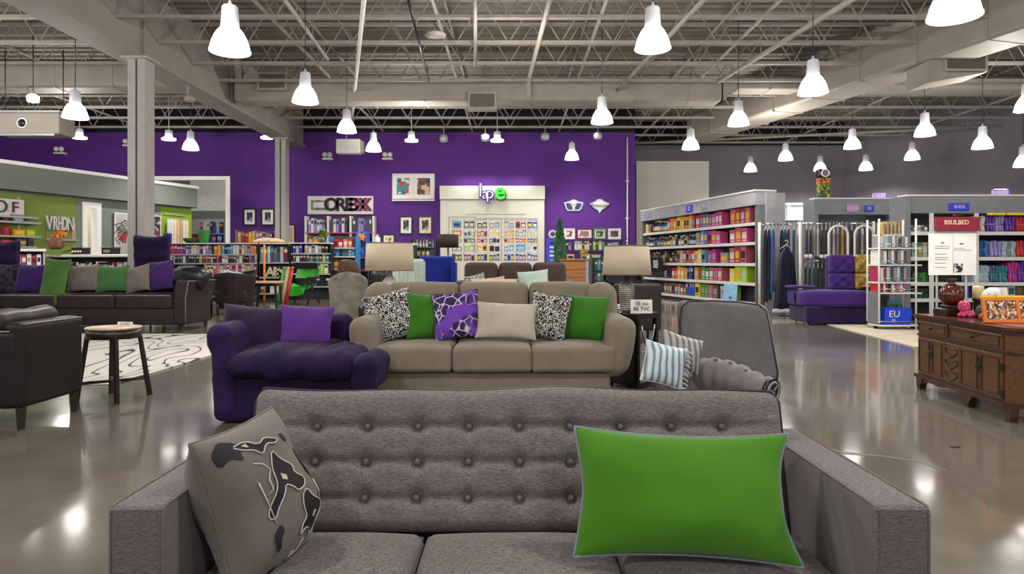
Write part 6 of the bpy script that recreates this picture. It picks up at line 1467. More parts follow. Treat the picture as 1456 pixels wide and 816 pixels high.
# plan with a chamfered near corner
def plan(g): return [(-g, -g), (SL + g * .6, -g), (SL + .13 + g, .13 - g * .4), (SL + .13 + g, Dp + g), (-g, Dp + g)]
def slab(p, z0, z1):
    n = len(p); mb = MB(); mb.add([(x, y, z) for z in (z0, z1) for x, y in p], [tuple(range(n))[::-1], tuple(range(n, 2 * n))] + [(i, (i + 1) % n, n + (i + 1) % n, n + i) for i in range(n)]); return mb
obj('carcass', slab(plan(0), .15, zt - .03), oak, SB)
mb = slab(plan(.035), zt - .025, zt); obj('top', mb, wood('polished_walnut_top', '#4a2a1c', '#27140d', 2.5, .22, (2, 14, 14)), SB)
mb = slab(plan(.018), zt - .05, zt - .025); obj('top_moulding', mb, oakd, SB)
obj('waist_moulding', slab(plan(.01), .525, .545), oakd, SB)
mb = slab(plan(.03), .115, .15); obj('plinth_moulding', mb, oakd, SB)
# curved aprons and feet
def apron(L):
    pts = [(0, .115), (0, .07)] + [(.1 + (L - .2) * i / 16, .07 + .03 * math.sin(math.pi * i / 16) + .012 * math.sin(i * 1.18)) for i in range(17)] + [(L, .07), (L, .115)]
    return pts
obj('apron', MB().prism(apron(SL), .0, .025), oakd, SB)
def foot(x, y, s=1):
    mb = MB(); p = [(-.05, .12), (.09, .12), (.07, .085), (.035, .05), (.02, 0), (-.03, 0), (-.045, .05)]
    mb.prism([(s * a, b) for a, b in p], -.03, .03, Matrix.Translation((x, y, 0))); f_ = obj('foot', mb, oakd, SB)
for x, y, s in ((.02, .02, 1), (SL * .62, .02, 1), (SL + .02, .03, -1), (.02, Dp - .03, 1), (SL + .08, Dp - .03, -1)): foot(x, y, s)
def panel_front(name, u0, u1, z0, z1, fielded=True, inset=.03):
    mb = MB(); mb.sbox(((u0 + u1) / 2, -.008, (z0 + z1) / 2), (u1 - u0, .022, z1 - z0), .006, k=1, m=1, smooth=False); o = obj(name, mb, oak, SB)
    if fielded:
        mb = MB(); i = inset
        for a, b, c, d_ in ((u0 + i, u1 - i, z0 + i, z0 + i + .008), (u0 + i, u1 - i, z1 - i - .008, z1 - i), (u0 + i, u0 + i + .008, z0 + i, z1 - i), (u1 - i - .008, u1 - i, z0 + i, z1 - i)): mb.span(a, b, -.026, -.018, c, d_)
        obj('bead', mb, oakd, o)
    return o
fu = lambda px: PS.uv(px, 500)[0]
def knob(par, u, z, r=.014):
    obj('knob', MB().lathe([(r * .5, 0), (r * .5, .012), (r, .016), (r * .9, .026), (0, .03)], n=12, M=Matrix.Translation((u, -.02, z)) @ Matrix.Rotation(R(90), 4, 'X')), blkm, par)
ud = [.03, SL * .40, SL * .43, SL - .02]
for a, b in ((ud[0], ud[1]), (ud[2], ud[3])): o = panel_front('drawer', a, b, .56, .675, True, .018); knob(o, (a + b) / 2, .617)
db = [.03, SL * .20, SL * .365, SL * .56, SL * .77, SL - .02]
def pull(par, u, z):
    mb = MB(); mb.span(u - .014, u + .014, -.024, -.018, z - .06, z + .06); mb.prism([(u - .02, z - .05), (u, z - .075), (u + .02, z - .05)], -.025, -.018); obj('iron_plate', mb, blkm, par)
    obj('handle', MB().tube([(u - .012, -.024, z + .02), (u - .012, -.036, z - .03), (u + .012, -.036, z - .03), (u + .012, -.024, z + .02)], .004, 6), blkm, par)
for i, (a, b) in enumerate(((db[0], db[1]), (db[1] + .005, db[2]), (db[3], db[4]), (db[4] + .005, db[5]))):
    o = panel_front('door', a, b, .165, .515, True, .026); pull(o, (b - .02) if i % 2 == 0 else (a + .02), .40)
    if i == 3:
        for z in (.21, .42): obj('hinge', MB().span(b - .004, b + .012, -.026, -.01, z - .03, z + .03), blkm, o)
cp = panel_front('centre_panel', db[2] + .005, db[3] - .005, .165, .515, False)
for k in range(3):
    z = .23 + .105 * k; w = (db[3] - db[2]) * .36; u = (db[2] + db[3]) / 2; mb = MB()
    mb.tube([(u - w, -.022, z + .03), (u + w, -.022, z + .03), (u + w, -.022, z), (u + w * .5, -.022, z - .025), (u, -.022, z - .04), (u - w * .5, -.022, z - .025), (u - w, -.022, z)], .006, 6, closed=True); mb.tube([(u, -.022, z - .04), (u, -.026, z - .055)], .006, 6)
    obj('carved_cup', mb, blkm, cp)
# near end panel
mb = MB(); e = Dp - .13
obj('end_panel', MB().span(SL + .128, SL + .138, .2, Dp - .04, .19, .5), oak, SB); obj('end_pull', MB().sbox((SL + .145, .3, .26), (.02, .03, .08), .008, k=1, m=1), blkm, SB)
# things on the sideboard
zz = zt
def on_sb(px, x): d = x * F / (px - CX); return Vector((x, d, zz))
t = thing('pumpkin_jar', 'round brown gourd-shaped jar with a short neck on a dark stepped plinth', 'jar', on_sb(1353, 4.2))
obj('plinth', MB().sbox((0, 0, .035), (.24, .2, .07), .012, k=2, m=1, smooth=False), plain('dark_bronze', '#2c1a13', .35), t); obj('plinth_step', MB().sbox((0, 0, .085), (.15, .13, .035), .01, k=2, m=1, smooth=False), MATS['dark_bronze'], t)
mb = MB(); n = 40; vs = []; prof = [(.03, 0), (.07, .012), (.1, .05), (.108, .095), (.1, .14), (.072, .175), (.04, .19), (.03, .205), (.032, .235), (.045, .25), (.04, .252), (.02, .22)]
mb.lathe(prof, (0, 0, .1), 40); body = obj('body', mb, plain('glazed_brown', '#4a2212', .18, var=.2, scale=12), t)
mb = MB()
for k in range(12):
    a = 2 * math.pi * k / 12; mb.tube([(.104 * math.cos(a), .104 * math.sin(a), .22), (.074 * math.cos(a), .074 * math.sin(a), .276), (.036 * math.cos(a), .036 * math.sin(a), .3)], .006, 5)
obj('rib', mb, MATS['glazed_brown'], body)
t = thing('plush_toy', 'pink spotted plush octopus toy slumped beside the brown jar', 'toy', on_sb(1374, 4.22) + Vector((0, 0, .0)))
pkc = cells('pink_spots', '#d9a6b4', '#c0416b', 40, .18, .3)
obj('head', MB().sbox((-.02, 0, .1), (.1, .09, .11), .045, k=4, m=2), pkc, t)
for k in range(6):
    a = -2.9 + k * .55; mb = MB(); mb.tube([(-.01, 0, .06), (.045 * math.cos(a), .045 * math.sin(a), .035), (.085 * math.cos(a), .085 * math.sin(a), .018), (.1 * math.cos(a) + .01, .1 * math.sin(a), .03)], [.025, .022, .017, .01], 8); obj('arm', mb, pkc, t)
t = thing('pale_trinkets', 'small silver and white trinket cluster by the foot of the brown jar', 'ornament', on_sb(1336.5, 4.16))
obj('ornament', MB().ball((0, 0, .03), .03, 12).ball((.0, -.035, .022), .022, 10).ball((.03, .02, .05), .022, 10), PAL['ice'], t); 
t = thing('candle_stand', 'cream pillar candle on a black turned stand', 'candle', on_sb(1391, 4.40))
obj('stand', MB().lathe([(0, 0), (.07, 0), (.075, .02), (.05, .04), (.045, .09), (.035, .13), (.05, .15), (.055, .17), (0, .17)], n=16), M['black'], t); obj('candle', MB().lathe([(0, .17), (.048, .17), (.048, .27), (.042, .285), (0, .287)], n=20), plain('cream_wax', '#d3c391', .5), t)
t = thing('black_pouch', 'black cloth pouch behind the red ball', 'pouch', on_sb(1396, 4.26)); obj('body', MB().sbox((0, 0, .06), (.1, .08, .12), .04, k=4, m=3, fn=slouch(7)), M['black'], t); obj('tie', MB().tube([(.02 * math.cos(a), .02 * math.sin(a), .118) for a in [k * .63 for k in range(10)]], .005, 5, closed=True), PAL['dkgrey'], t)
t = thing('red_ball', 'small red apple-like ball in front of the orange frame', 'ball', on_sb(1398, 4.1)); obj('body', MB().ball((0, 0, .034), .036, 16, sz=.94), PAL['red'], t); obj('stem', MB().cyl((0, 0, .06), (.004, 0, .08), .004, n=5), PAL['brown'], t)
t = thing('paper_fan', 'round white paper fan with grey writing leaning behind the orange frame', 'fan', on_sb(1413, 4.42))
MFn = Matrix.Translation((0, 0, .16)) @ Matrix.Rotation(R(-10), 4, 'X')
mb = MB(); mb.lathe([(0, 0), (.12, 0), (.12, .006), (0, .006)], n=28, M=MFn @ Matrix.Rotation(R(90), 4, 'X')); obj('disc', mb, M['paper'], t)
mb = MB(); mb.box((.05, .0, .0), (.17, .005, .24), MFn); obj('sheet', mb, M['paper'], t)
mb = MB()
for k in range(3): mb.tube([MFn @ Vector((-.06 + .02 * i, -.008, .05 - .05 * k + .012 * math.sin(i * 2 + k))) for i in range(7)], .0025, 4)
obj('scrawl', mb, lm, t); obj('handle', MB().cyl((0, .03, 0), (0, .012, .06), .008, n=6), PAL['tan'], t)
op = plain('orange_frame', '#d97512', .45); 
t = thing('photo_frame', 'orange double photo frame with a yellow top edge and busy collage prints', 'photo frame', on_sb(1431, 4.12), R(-6)); t.location.z += .007; w, h = .175, .21
mb = MB(); L_ = Matrix.Rotation(R(-12), 4, 'X'); b = .026
for a, c, d_, e_ in ((-w, w, 0, b), (-w, w, h - b, h), (-w, -w + b, b, h - b), (w - b - .06, w - .06, b, h - b), (w - .012, w, b, h - b)): mb.span(a, c, -.012, .012, d_, e_, L_)
obj('frame', mb, op, t); obj('top_edge', MB().span(-w, w, -.014, .02, h, h + .018, L_), PAL['yellow'], t)
coll = speckle('collage_print', ['#3a2a22', '#c8b59a', '#8a4a2a', '#d99a3a', '#6a5a6a', '#e6dcc8', '#27221f', '#b5622a'], 60)
obj('collage', MB().span(-w + b, w - b - .06, -.002, .004, b, h - b, L_), coll, t); obj('side_collage', MB().span(w - .06, w - .012, -.002, .004, b, h - b, L_), coll, t); obj('easel_leg', MB().box((0, .07, .075), (.04, .008, .17), Matrix.Rotation(R(0), 4, 'X')), op, t)
t = thing('table_runner', 'rust red runner lying on the near end of the sideboard top', 'runner', PS.w(SL - .22, zz, -.26), PS.th); obj('cloth', MB().sbox((0, 0, .002), (.5, .36, .004), .0015, k=1, m=2), fabric('rust_cloth', '#8c3a20', 200, .2, .1), t)
# ================================================================== BACK WALL
PW = front(YW)
def wr(px0, py0, px1, py1, off=0.0): return PW.rect(px0, py0, px1, py1, off)
art1 = speckle('monochrome_print', ['#1c1c22', '#8d8d92', '#2c2c34', '#c9c7c2', '#3b3b42'], 9)
framed(PW, wr(346, 296, 365, 321), .01, 'black frame with white mount, first of the pair beside the farther column', M['black'], M['paper'], art1, .06, .1)
framed(PW, wr(371.5, 296, 391, 321), .01, 'black frame with white mount touching the farther column', M['black'], M['paper'], art1, .06, .1)
framed(PW, wr(568, 307, 587, 333.5), .01, 'black frame with white mount below the double picture, farther from the storefront', M['black'], M['paper'], art1, .06, .1)
framed(PW, wr(594.5, 307, 615, 333.5), .01, 'black frame with cream mount below the double picture, next to the storefront', M['black'], PAL['cream'], art1, .06, .1)
framed(PW, wr(408, 319, 420, 347), .01, 'small red and white frame just past the farther column', PAL['maroon'], M['paper'], PAL['tan'], .05, .05)
t = framed(PW, wr(558, 247, 618, 283), .01, 'white double picture frame with two colourful prints high on the purple wall', M['white'], M['paper'],
           [speckle('teal_print', ['#3a8a94', '#c0443a', '#d8d2c6', '#2f5f7a', '#7fb3b4'], 6), speckle('dusk_print', ['#4a3f44', '#8a5a4a', '#c9b48c', '#33303a', '#a3473c'], 6)], .05, .13, True)
t = solo('picture_ledge', MB().span(XX(558, YW), XX(618, YW), YW - .12, YW - .005, ZZ(286, YW), ZZ(284, YW)), M['white'], 'slim white ledge under the double picture on the purple wall', 'ledge')
# sign above the shelf bays
t = thing('lettered_sign', 'white panel with big dark letters above the three-bay shelf on the purple wall', 'sign', (XX(484.5, YW), YW - .06, ZZ(304.5, YW)))
w = (XX(531, YW) - XX(438, YW)) / 2; h = ZZ(279, YW) - ZZ(304.5, YW)
obj('panel', MB().span(-w, w, 0, .05, 0, h), M['white'], t); dk_ = plain('aubergine_ink', '#221626', .6); mr = plain('maroon_ink', '#6a2347', .6)
obj('smudge', MB().sbox((-w * .62, -.006, h * .5), (w * .55, .01, h * .55), .004, k=1, m=1), plain('smudge_grey', '#6d6a70', .8, var=.4, scale=5), t)
obj('smudge_core', MB().sbox((-w * .62, -.014, h * .5), (w * .4, .006, h * .3), .002, k=1, m=1), PAL['white'], t)
for s_, x, m, sz in (('O', -.28, dk_, .72), ('R', .02, dk_, .72), ('E', .27, dk_, .72), ('B', .4, mr, .7), ('X', .62, mr, .7), ('X', .76, mr, .7)): text('letter', s_, sz, m, t, (w * x, -.015, h * .5), ext=.01, bold=.026)
# three-bay shelf
D5 = 26.6; P5 = front(D5); a5, b5 = XX(436, D5), XX(532, D5); z5 = [ZZ(y, D5) for y in (331, 349, 366, 384, 399)]
s5 = shelf_unit('display_shelf', 'white three-bay shelf unit under the lettered sign, crowded with goods', P5, a5, b5, -.25, .15, z5, 0, ZZ(307.5, D5), M['white'], posts=[XX(467.5, D5), XX(499.5, D5)], t=.08, lip=PAL['magenta'], backmat=M['dark'])
for i, (x0, x1) in enumerate(((438, 467), (469, 499), (501, 531))):
    n_ = ('first', 'middle', 'last')[i]
    row(P5, XX(x0, D5) + .04, XX(x1, D5) - .04, z5[0], -.02, 'book', .1, .56, .24, [(1, [['white', 'grey', 'lilac', 'ice', 'teal'], ['dkgrey', 'lilac', 'teal', 'white', 'violet'], ['white', 'lilac', 'dkgrey', 'violet']][i])], 'tall slim pack on the top row of the %s bay under the lettered sign' % n_, 'bay %d top' % i, acc=('white', 'violet', 'black', 'teal'))
    row(P5, XX(x0, D5) + .04, XX(x1, D5) - .04, z5[1], -.02, 'carton', .2, .38, .24, [(1, [['white', 'grey', 'crimson', 'amber'], ['orange', 'red', 'tan', 'brown'], ['navy', 'blue', 'black']][i])], 'box on the second row of the %s bay under the lettered sign' % n_, 'bay %d second' % i)
    row(P5, XX(x0, D5) + .04, XX(x1, D5) - .04, z5[2], -.02, 'carton', .22, .36, .24, [(1, [['dkgrey', 'green', 'white'], ['orange', 'red', 'white'], ['navy', 'blue']][i])], 'box on the third row of the %s bay under the lettered sign' % n_, 'bay %d third' % i)
# stand in front: blue posts
D6 = 22.6; P6 = front(D6)
s6 = shelf_unit('display_stand', 'narrow stand with blue sides before the three-bay shelf', P6, XX(470, D6), XX(508, D6), -.3, .1, [ZZ(y, D6) for y in (352, 364.5, 382, 398)], 0, ZZ(336, D6), M['white'], side=plain('blue_post', '#2f7fc4', .4), t=.08, backmat=PAL['dkgrey'])
row(P6, XX(472, D6) + .03, XX(506, D6), ZZ(352, D6), -.1, 'carton', .16, .28, .26, [(1, ['orange', 'red', 'orange'])], 'orange-red box on the upper tier of the blue-sided stand', 'stand upper')
row(P6, XX(472, D6) + .03, XX(506, D6), ZZ(364.5, D6), -.1, 'book', .1, .24, .26, [(1, ['denim', 'navy', 'blue', 'sky'])], 'blue case on the second tier of the blue-sided stand', 'stand second')
row(P6, XX(472, D6) + .03, XX(506, D6), ZZ(382, D6), -.1, 'carton', .2, .3, .26, [(1, ['tan', 'brown', 'crimson'])], 'brown or red box on the third tier of the blue-sided stand', 'stand third')
t = thing('poster_stand', 'dark blue poster board with an orange burst standing before the three-bay shelf', 'poster', (XX(516, 23.5), 23.5, 0)); w = (XX(525.5, 23.5) - XX(506.5, 23.5)) / 2
obj('board', MB().span(-w, w, 0, .04, ZZ(362, 23.5), ZZ(329, 23.5)), speckle('night_blue_print', ['#161a30', '#1d3f9a', '#2a66d0', '#0f1220', '#2450b8'], 7), t)
obj('burst', MB().prism([(.1 * (1 if k % 2 else 1.8) * math.cos(k * math.pi / 6) - .05, ZZ(336.5, 23.5) + .1 * (1 if k % 2 else 1.8) * math.sin(k * math.pi / 6)) for k in range(12)], -.02, 0), PAL['orange'], t)
for s in (-1, 1): obj('leg', MB().cyl((s * w * .8, .02, 0), (s * w * .8, .02, ZZ(361, 23.5)), .03, n=6), M['dark'], t)
# counter with small goods behind the left lamp
D7 = 25.0; zc = ZZ(346, D7)
t = thing('sales_counter', 'low white counter behind the beige lamp shade', 'counter', (XX(562, D7), D7, 0)); w = XX(590, D7) - XX(562, D7)
obj('body', MB().span(-w, w, 0, .6, 0, zc - .06), M['dark'], t); obj('counter_top', MB().span(-w - .04, w + .04, -.04, .64, zc - .06, zc), M['white'], t)
solo_lathe('lotion_bottle', 'white bottle standing on the low counter beside the blue-sided stand', 'bottle', 535, 346, D7, [(0, 0), (.11, 0), (.12, .03), (.12, .2), (.06, .26), (.06, .32), (0, .33)], M['white']).location.z = zc
for o_ in [o for o in bpy.data.objects if o.name == 'lotion_bottle']: o_.location.y = D7 + .2; obj('cap', MB().lathe([(.065, .3), (.065, .34), (0, .35)], n=12), PAL['grey'], o_)
t = framed(front(D7 + .25), (XX(542, D7), XX(560, D7), zc, zc + .36), 0, 'small black frame standing on the low counter behind the lamp shade', M['black'], PAL['cream'], PAL['tan'], .05, .07)
# dark wall shelf of translucent goods
D8 = 26.7; P8 = front(D8)
shelf_unit('display_shelf', 'dark shelf of smoky glass goods below the cream-mounted frame', P8, XX(584, D8), XX(619, D8), -.25, .1, [ZZ(352, D8), ZZ(364, D8)], 0, ZZ(339, D8), M['dark'], t=.05)
row(P8, XX(586, D8), XX(618, D8), ZZ(352, D8), -.05, 'bottle', .12, .3, .12, [(1, ['grey', 'dkgrey', 'lilac'])], 'smoky bottle on the upper tier of the dark wall shelf', 'smoky bottles upper'); row(P8, XX(586, D8), XX(618, D8), ZZ(364, D8), -.05, 'carton', .16, .26, .2, [(1, ['denim', 'dkgrey', 'navy'])], 'dark blue box on the lower tier of the dark wall shelf', 'dark boxes lower')
# small book shelf behind the pouf
D9 = 26.7; P9 = front(D9)
shelf_unit('display_shelf', 'small two-part book shelf under the pair of frames by the farther column', P9, XX(337, D9), XX(392, D9), -.2, .1, [ZZ(345, D9)], 0, ZZ(327.5, D9), plain('warm_tan_shelf', '#a47a52', .6), t=.05, posts=[XX(364, D9)], backmat=PAL['dkgrey'])
row(P9, XX(339, D9), XX(364, D9), ZZ(345, D9), -.03, 'book', .12, .44, .22, [(1, ['amber', 'crimson', 'green', 'tan', 'orange'])], 'warm coloured book on the small shelf under the pair of frames', 'small shelf warm'); row(P9, XX(365, D9), XX(391, D9), ZZ(345, D9), -.03, 'book', .12, .4, .22, [(1, ['lilac', 'violet', 'grey', 'rose'])], 'lilac book on the small shelf under the pair of frames', 'small shelf lilac')

# ---- storefront with lit display cabinets
SFx0, SFx1, SFz = XX(626, YW - .3), XX(774, YW - .3), ZZ(265, YW - .3)
YS = YW - .3; PSF = front(YS)
t = thing('storefront', 'off-white shopfront panel with a header band and lit display doors on the purple wall', 'shopfront', ((SFx0 + SFx1) / 2, YS, 0)); w = (SFx1 - SFx0) / 2; zh = ZZ(283, YS); sx = t.location.x
ow = plain('shopfront_paint', '#cfcbbd', .6, var=.02, scale=.7)
COLS = [(642.5, 656.5), (659.5, 674.5), (678.5, 692.7), (695.5, 710.5), (716.5, 731), (732.5, 748), (749.7, 764.5)]
ROWS = [(312.5, 324.5), (325.5, 336.5), (337.5, 345), (346, 357.5), (358.5, 371)]
zt_, zb_ = ZZ(312.5, YS), ZZ(371, YS)
edges = [-w] + [XX(v, YS) - sx for c in COLS for v in c] + [w]
mb = MB(); mb.span(-w, w, 0, .29, zt_, SFz); mb.span(-w, w, 0, .29, 0, zb_)
for i in range(0, len(edges), 2): mb.span(edges[i], edges[i + 1], 0, .29, zb_, zt_)
obj('panel', mb, ow, t); obj('back_panel', MB().span(-w, w, .27, .295, zb_, zt_), plain('lit_niche', '#f2efe6', .6, emit=.55, var=.02), t)
obj('header_band', MB().span(-w - .02, w + .02, -.05, 0, zh, SFz + .02), ow, t); obj('header_line', MB().span(-w, w, -.02, 0, zh - .05, zh), PAL['grey'], t)
for px0, py0, px1, py1 in ((638, 308, 639, 371), (638, 308, 675.5, 309), (675, 308, 676, 371), (712.5, 310, 713.5, 371), (676, 310, 766, 310.7), (662, 304, 748, 304.8)): obj('door_line', MB().span(XX(px0, YS) - sx, XX(px1, YS) - sx, -.012, 0, ZZ(py1, YS), ZZ(py0, YS)), plain('groove_grey', '#9a968a', .6), t)
for c0, c1 in COLS:
    for r0, r1 in ROWS[:-1]: obj('shelf', MB().span(XX(c0, YS) - sx, XX(c1, YS) - sx, .01, .27, ZZ(r1, YS) - .035, ZZ(r1, YS)), M['white'], t)
cc = [['sky', 'orange', 'tan', 'grey', 'dkgrey'], ['dkgrey', 'ice', 'denim', 'lime', 'crimson'], ['black', 'rose', 'red', 'amber', 'dkgrey'], ['grey', 'cream', 'navy', 'black', 'dkgrey'], ['grey', 'tan', 'orange', 'sky', 'blue'], ['crimson', 'grey', 'red', 'sky', 'violet'], ['indigo', 'ice', 'dkgrey', 'white', 'blue']]
nm_c = ['first', 'second', 'third', 'fourth', 'fifth', 'sixth', 'seventh']; nm_r = ['top', 'second', 'third', 'fourth', 'bottom']
for i, (c0, c1) in enumerate(COLS):
    for j, (r0, r1) in enumerate(ROWS):
        h = (ZZ(r0, YS) - ZZ(r1, YS)) * .82; k = 1 if (i, j) in ((0, 0), (0, 1), (5, 3)) else 2 if j in (0, 3) else 3
        for q in range(k):
            u = XX(c0, YS) + (XX(c1, YS) - XX(c0, YS)) * (q + .5) / k
            item('carton', (u, YS + .14, ZZ(r1, YS) + .003), ((XX(c1, YS) - XX(c0, YS)) / k * .84, .2, h * (1 if k == 1 else rnd.uniform(.75, 1))), 0, (PAL[cc[i][j]], PAL[rnd.choice(['white', 'cream', 'black', 'ice', 'yellow'])]), '%s goods on the %s shelf of the %s lit display column' % ('large' if k == 1 else 'small', nm_r[j], nm_c[i]), 'lit column %d shelf %d' % (i, j), 'product_box')
for px in (665, 695, 740): lamp('AREA', (XX(px, YS), YS - .35, SFz + .5), 14, .3)
t = thing('storefront_letters', 'purple letters and a round green letter standing above the shopfront header', 'sign', (XX(700, YS), YS - .12, ZZ(284, YS)))
vio = plain('sign_violet', '#5a2a9a', .4, emit=.15); grnl = plain('sign_green', '#2fd032', .4, emit=.35); whl = plain('letter_white', '#e9e4ee', .4, emit=.2)
def sl(s_, px, sz, m, z, ex=.06): text('letter_face', s_, sz, whl, t, (XX(px, YS) - XX(700, YS), -ex - .01, z), ext=.006, bold=-.01); text('letter', s_, sz, m, t, (XX(px, YS) - XX(700, YS), 0, z), ext=ex, bold=.035)
sl('l', 683.5, .78, vio, .34); sl('a', 690, .62, vio, .22); sl('p', 697, .66, vio, .24)
text('letter', 'e', .92, grnl, t, (XX(711, YS) - XX(700, YS), -.05, .3), ext=.08, bold=.022); text('letter_shadow', 'e', .94, M['dark'], t, (XX(711.6, YS) - XX(700, YS), .05, .27), ext=.04, bold=.03)
# winged emblems
def emblem(px, py, poly, inner, lb, txt):
    s_ = YW / F; t = thing('wall_emblem', lb, 'emblem', (XX(px, YW), YW - .03, ZZ(py, YW)))
    obj('plate', MB().prism([(a * s_, b * s_) for a, b in poly], -.03, .025), PAL['ice'], t); obj('field', MB().prism([(a * s_, b * s_) for a, b in inner], -.045, -.03), txt[1], t)
    for q in txt[2]: obj('detail', q, PAL['white'], t)
    if txt[0]: text('lettering', txt[0], .2, M['dark'], t, (0, -.05, 0), ext=.006)
s_ = YW / F
emblem(815.5, 292, [(-14, 4), (-7, 5.5), (-3, 7.5), (0, 8.5), (3, 7.5), (7, 5.5), (14, 4), (11, -5), (8, -8), (-8, -8), (-11, -5)], [(-11.5, 2.5), (-5, 3), (-3, -1), (3, -1), (5, 3), (11.5, 2.5), (9, -4.5), (7, -6), (-7, -6), (-9, -4.5)], 'winged badge emblem with a purple field on the purple wall', (None, plain('emblem_purple', '#3a2358', .5), [MB().lathe([(0, 0), (3.6 * s_, 0), (3.6 * s_, .02), (0, .02)], n=18, M=Matrix.Translation((0, -.05, 3 * s_)) @ RX), MB().prism([(-1.2 * s_, -6 * s_), (1.2 * s_, -6 * s_), (2.5 * s_, 0), (-2.5 * s_, 0)], -.06, -.045)]))
emblem(852.5, 292.5, [(-14, 3), (-7, 6), (-3, 9), (0, 9.5), (3, 9), (7, 6), (14, 3), (9, -3), (3, -6), (0, -11), (-3, -6), (-9, -3)], [(-11.5, 2.5), (-6, 4.5), (-2, 7.5), (2, 7.5), (6, 4.5), (11.5, 2.5), (8, -2), (2.5, -5), (0, -8.5), (-2.5, -5), (-8, -2)], 'shield-shaped white wing emblem next to the badge on the purple wall', ('Pressuze', PAL['white'], []))
# ---- frames on the shelf beside the conduit
D10 = 26.2; P10 = front(D10)
shelf_unit('picture_shelf', 'dark open shelf of framed prints below the winged emblems', P10, XX(800, D10), XX(884, D10), -.3, .1, [ZZ(341, D10), ZZ(355.5, D10), ZZ(370, D10)], 0, ZZ(341, D10) + .02, M['black'], back=False, t=.06)
for px0, px1, fm, am, lb in ((801, 817, 'white', speckle('b1', ['#22304a', '#8a3a3a', '#c9c9c4', '#31456a'], 7), 'white frame half behind the topiary on the picture shelf'), (819.5, 842, 'maroon', speckle('b2', ['#c9c4b8', '#c24a4a', '#3a8a8a', '#ddd6c8'], 7), 'wide dark red frame on the picture shelf'), (843.5, 861, 'green', speckle('b3', ['#1d2b22', '#2c3a30', '#88a088', '#151a16'], 8), 'green frame on the picture shelf'), (864, 882, 'white', speckle('b4', ['#23202a', '#38344a', '#8c3a3a', '#1b1a20'], 8), 'white frame at the conduit end of the picture shelf')):
    framed(front(D10), (XX(px0, D10), XX(px1, D10), ZZ(341, D10) + .022, ZZ(325, D10)), .1, lb, PAL[fm], M['paper'], am, .05, .05)
row(P10, XX(804, D10), XX(815, D10), ZZ(355.5, D10), -.05, 'book', .1, .3, .2, [(1, ['black', 'grey'])], 'black case on the second tier of the picture shelf', 'picture shelf a'); row(P10, XX(817, D10), XX(842, D10), ZZ(355.5, D10), -.05, 'book', .09, .34, .2, [(1, ['crimson', 'pink', 'maroon', 'white'])], 'crimson book on the second tier of the picture shelf', 'picture shelf b'); row(P10, XX(843, D10), XX(861, D10), ZZ(355.5, D10), -.05, 'book', .1, .34, .2, [(1, ['green', 'lime', 'dkgreen', 'white'])], 'green book on the second tier of the picture shelf', 'picture shelf c'); row(P10, XX(864, D10), XX(882, D10), ZZ(355.5, D10), -.05, 'carton', .2, .3, .2, [(1, ['white', 'ice'])], 'white box on the second tier of the picture shelf', 'picture shelf d')
row(P10, XX(806, D10), XX(820, D10), ZZ(370, D10), -.05, 'carton', .3, .26, .2, [(1, ['amber', 'yellow'])], 'yellow box on the lowest tier of the picture shelf', 'picture shelf e'); row(P10, XX(826, D10), XX(860, D10), ZZ(370, D10), -.05, 'carton', .35, .24, .2, [(1, ['lime', 'tan', 'white'])], 'pale green box on the lowest tier of the picture shelf', 'picture shelf f')
# blue banner stand with rosette
D11 = 20.0; t = thing('banner_stand', 'blue notice stand with white panels and a white ring on top, beside the topiary', 'banner', (XX(783.5, D11), D11, 0)); w = XX(790, D11) - XX(783.5, D11)
obj('panel', MB().span(-w, w, 0, .06, .05, ZZ(338, D11)), plain('banner_blue', '#2b3fc0', .5, emit=.12), t)
for i in range(5): obj('notice', MB().span(-w * .3, w * .8, -.01, 0, ZZ(344 + 6 * i + 3, D11), ZZ(344 + 6 * i, D11)), PAL[['navy', 'white', 'ice', 'white', 'grey'][i]], t)
obj('ring', MB().tube([(.1 * math.cos(a) + .05, .03, ZZ(333, D11) + .1 * math.sin(a)) for a in [2 * math.pi * k / 16 for k in range(16)]], .035, 8, closed=True), M['white'], t); obj('ring_stem', MB().cyl((.05, .03, ZZ(338, D11)), (.05, .03, ZZ(333, D11) - .09), .03, n=8), M['white'], t); obj('base', MB().span(-w - .08, w + .08, -.15, .2, 0, .05), M['dark'], t)
# topiary
D12 = 14.3; t = thing('topiary_tree', 'slim cone-shaped green topiary rising behind the brown sofa', 'plant', (XX(796, D12), D12, 0)); ht = ZZ(314, D12); r2 = random.Random(3)
obj('pot', MB().lathe([(0, 0), (.14, 0), (.19, .3), (.2, .34), (.17, .34), (.16, .3), (0, .3)], n=18), PAL['dkgrey'], t); obj('trunk', MB().cyl((0, 0, .3), (0, 0, 1.0), .025, n=8), PAL['brown'], t)
mb = MB()
for k in range(1500):
    q = r2.random(); z = .85 + (ht - .85) * q; rr = .115 * min(1, (1 - q) * 2.4 + .04) * min(1, q * 6 + .4); a = r2.uniform(0, 6.283); rr *= math.sqrt(r2.uniform(.3, 1))
    p = Vector((rr * math.cos(a), rr * math.sin(a), z)); dr = Vector((math.cos(a), math.sin(a), 1.6)).normalized(); sd = dr.cross(Vector((r2.uniform(-1, 1), r2.uniform(-1, 1), .2))).normalized()
    L_ = r2.uniform(.04, .08); mb.add([p, p + dr * L_ * .5 + sd * .012, p + dr * L_, p + dr * L_ * .5 - sd * .012], [(0, 1, 2, 3)], None, False)
obj('foliage', mb, plain('topiary_green', '#2f6b2a', .6, var=.35, scale=12), t)
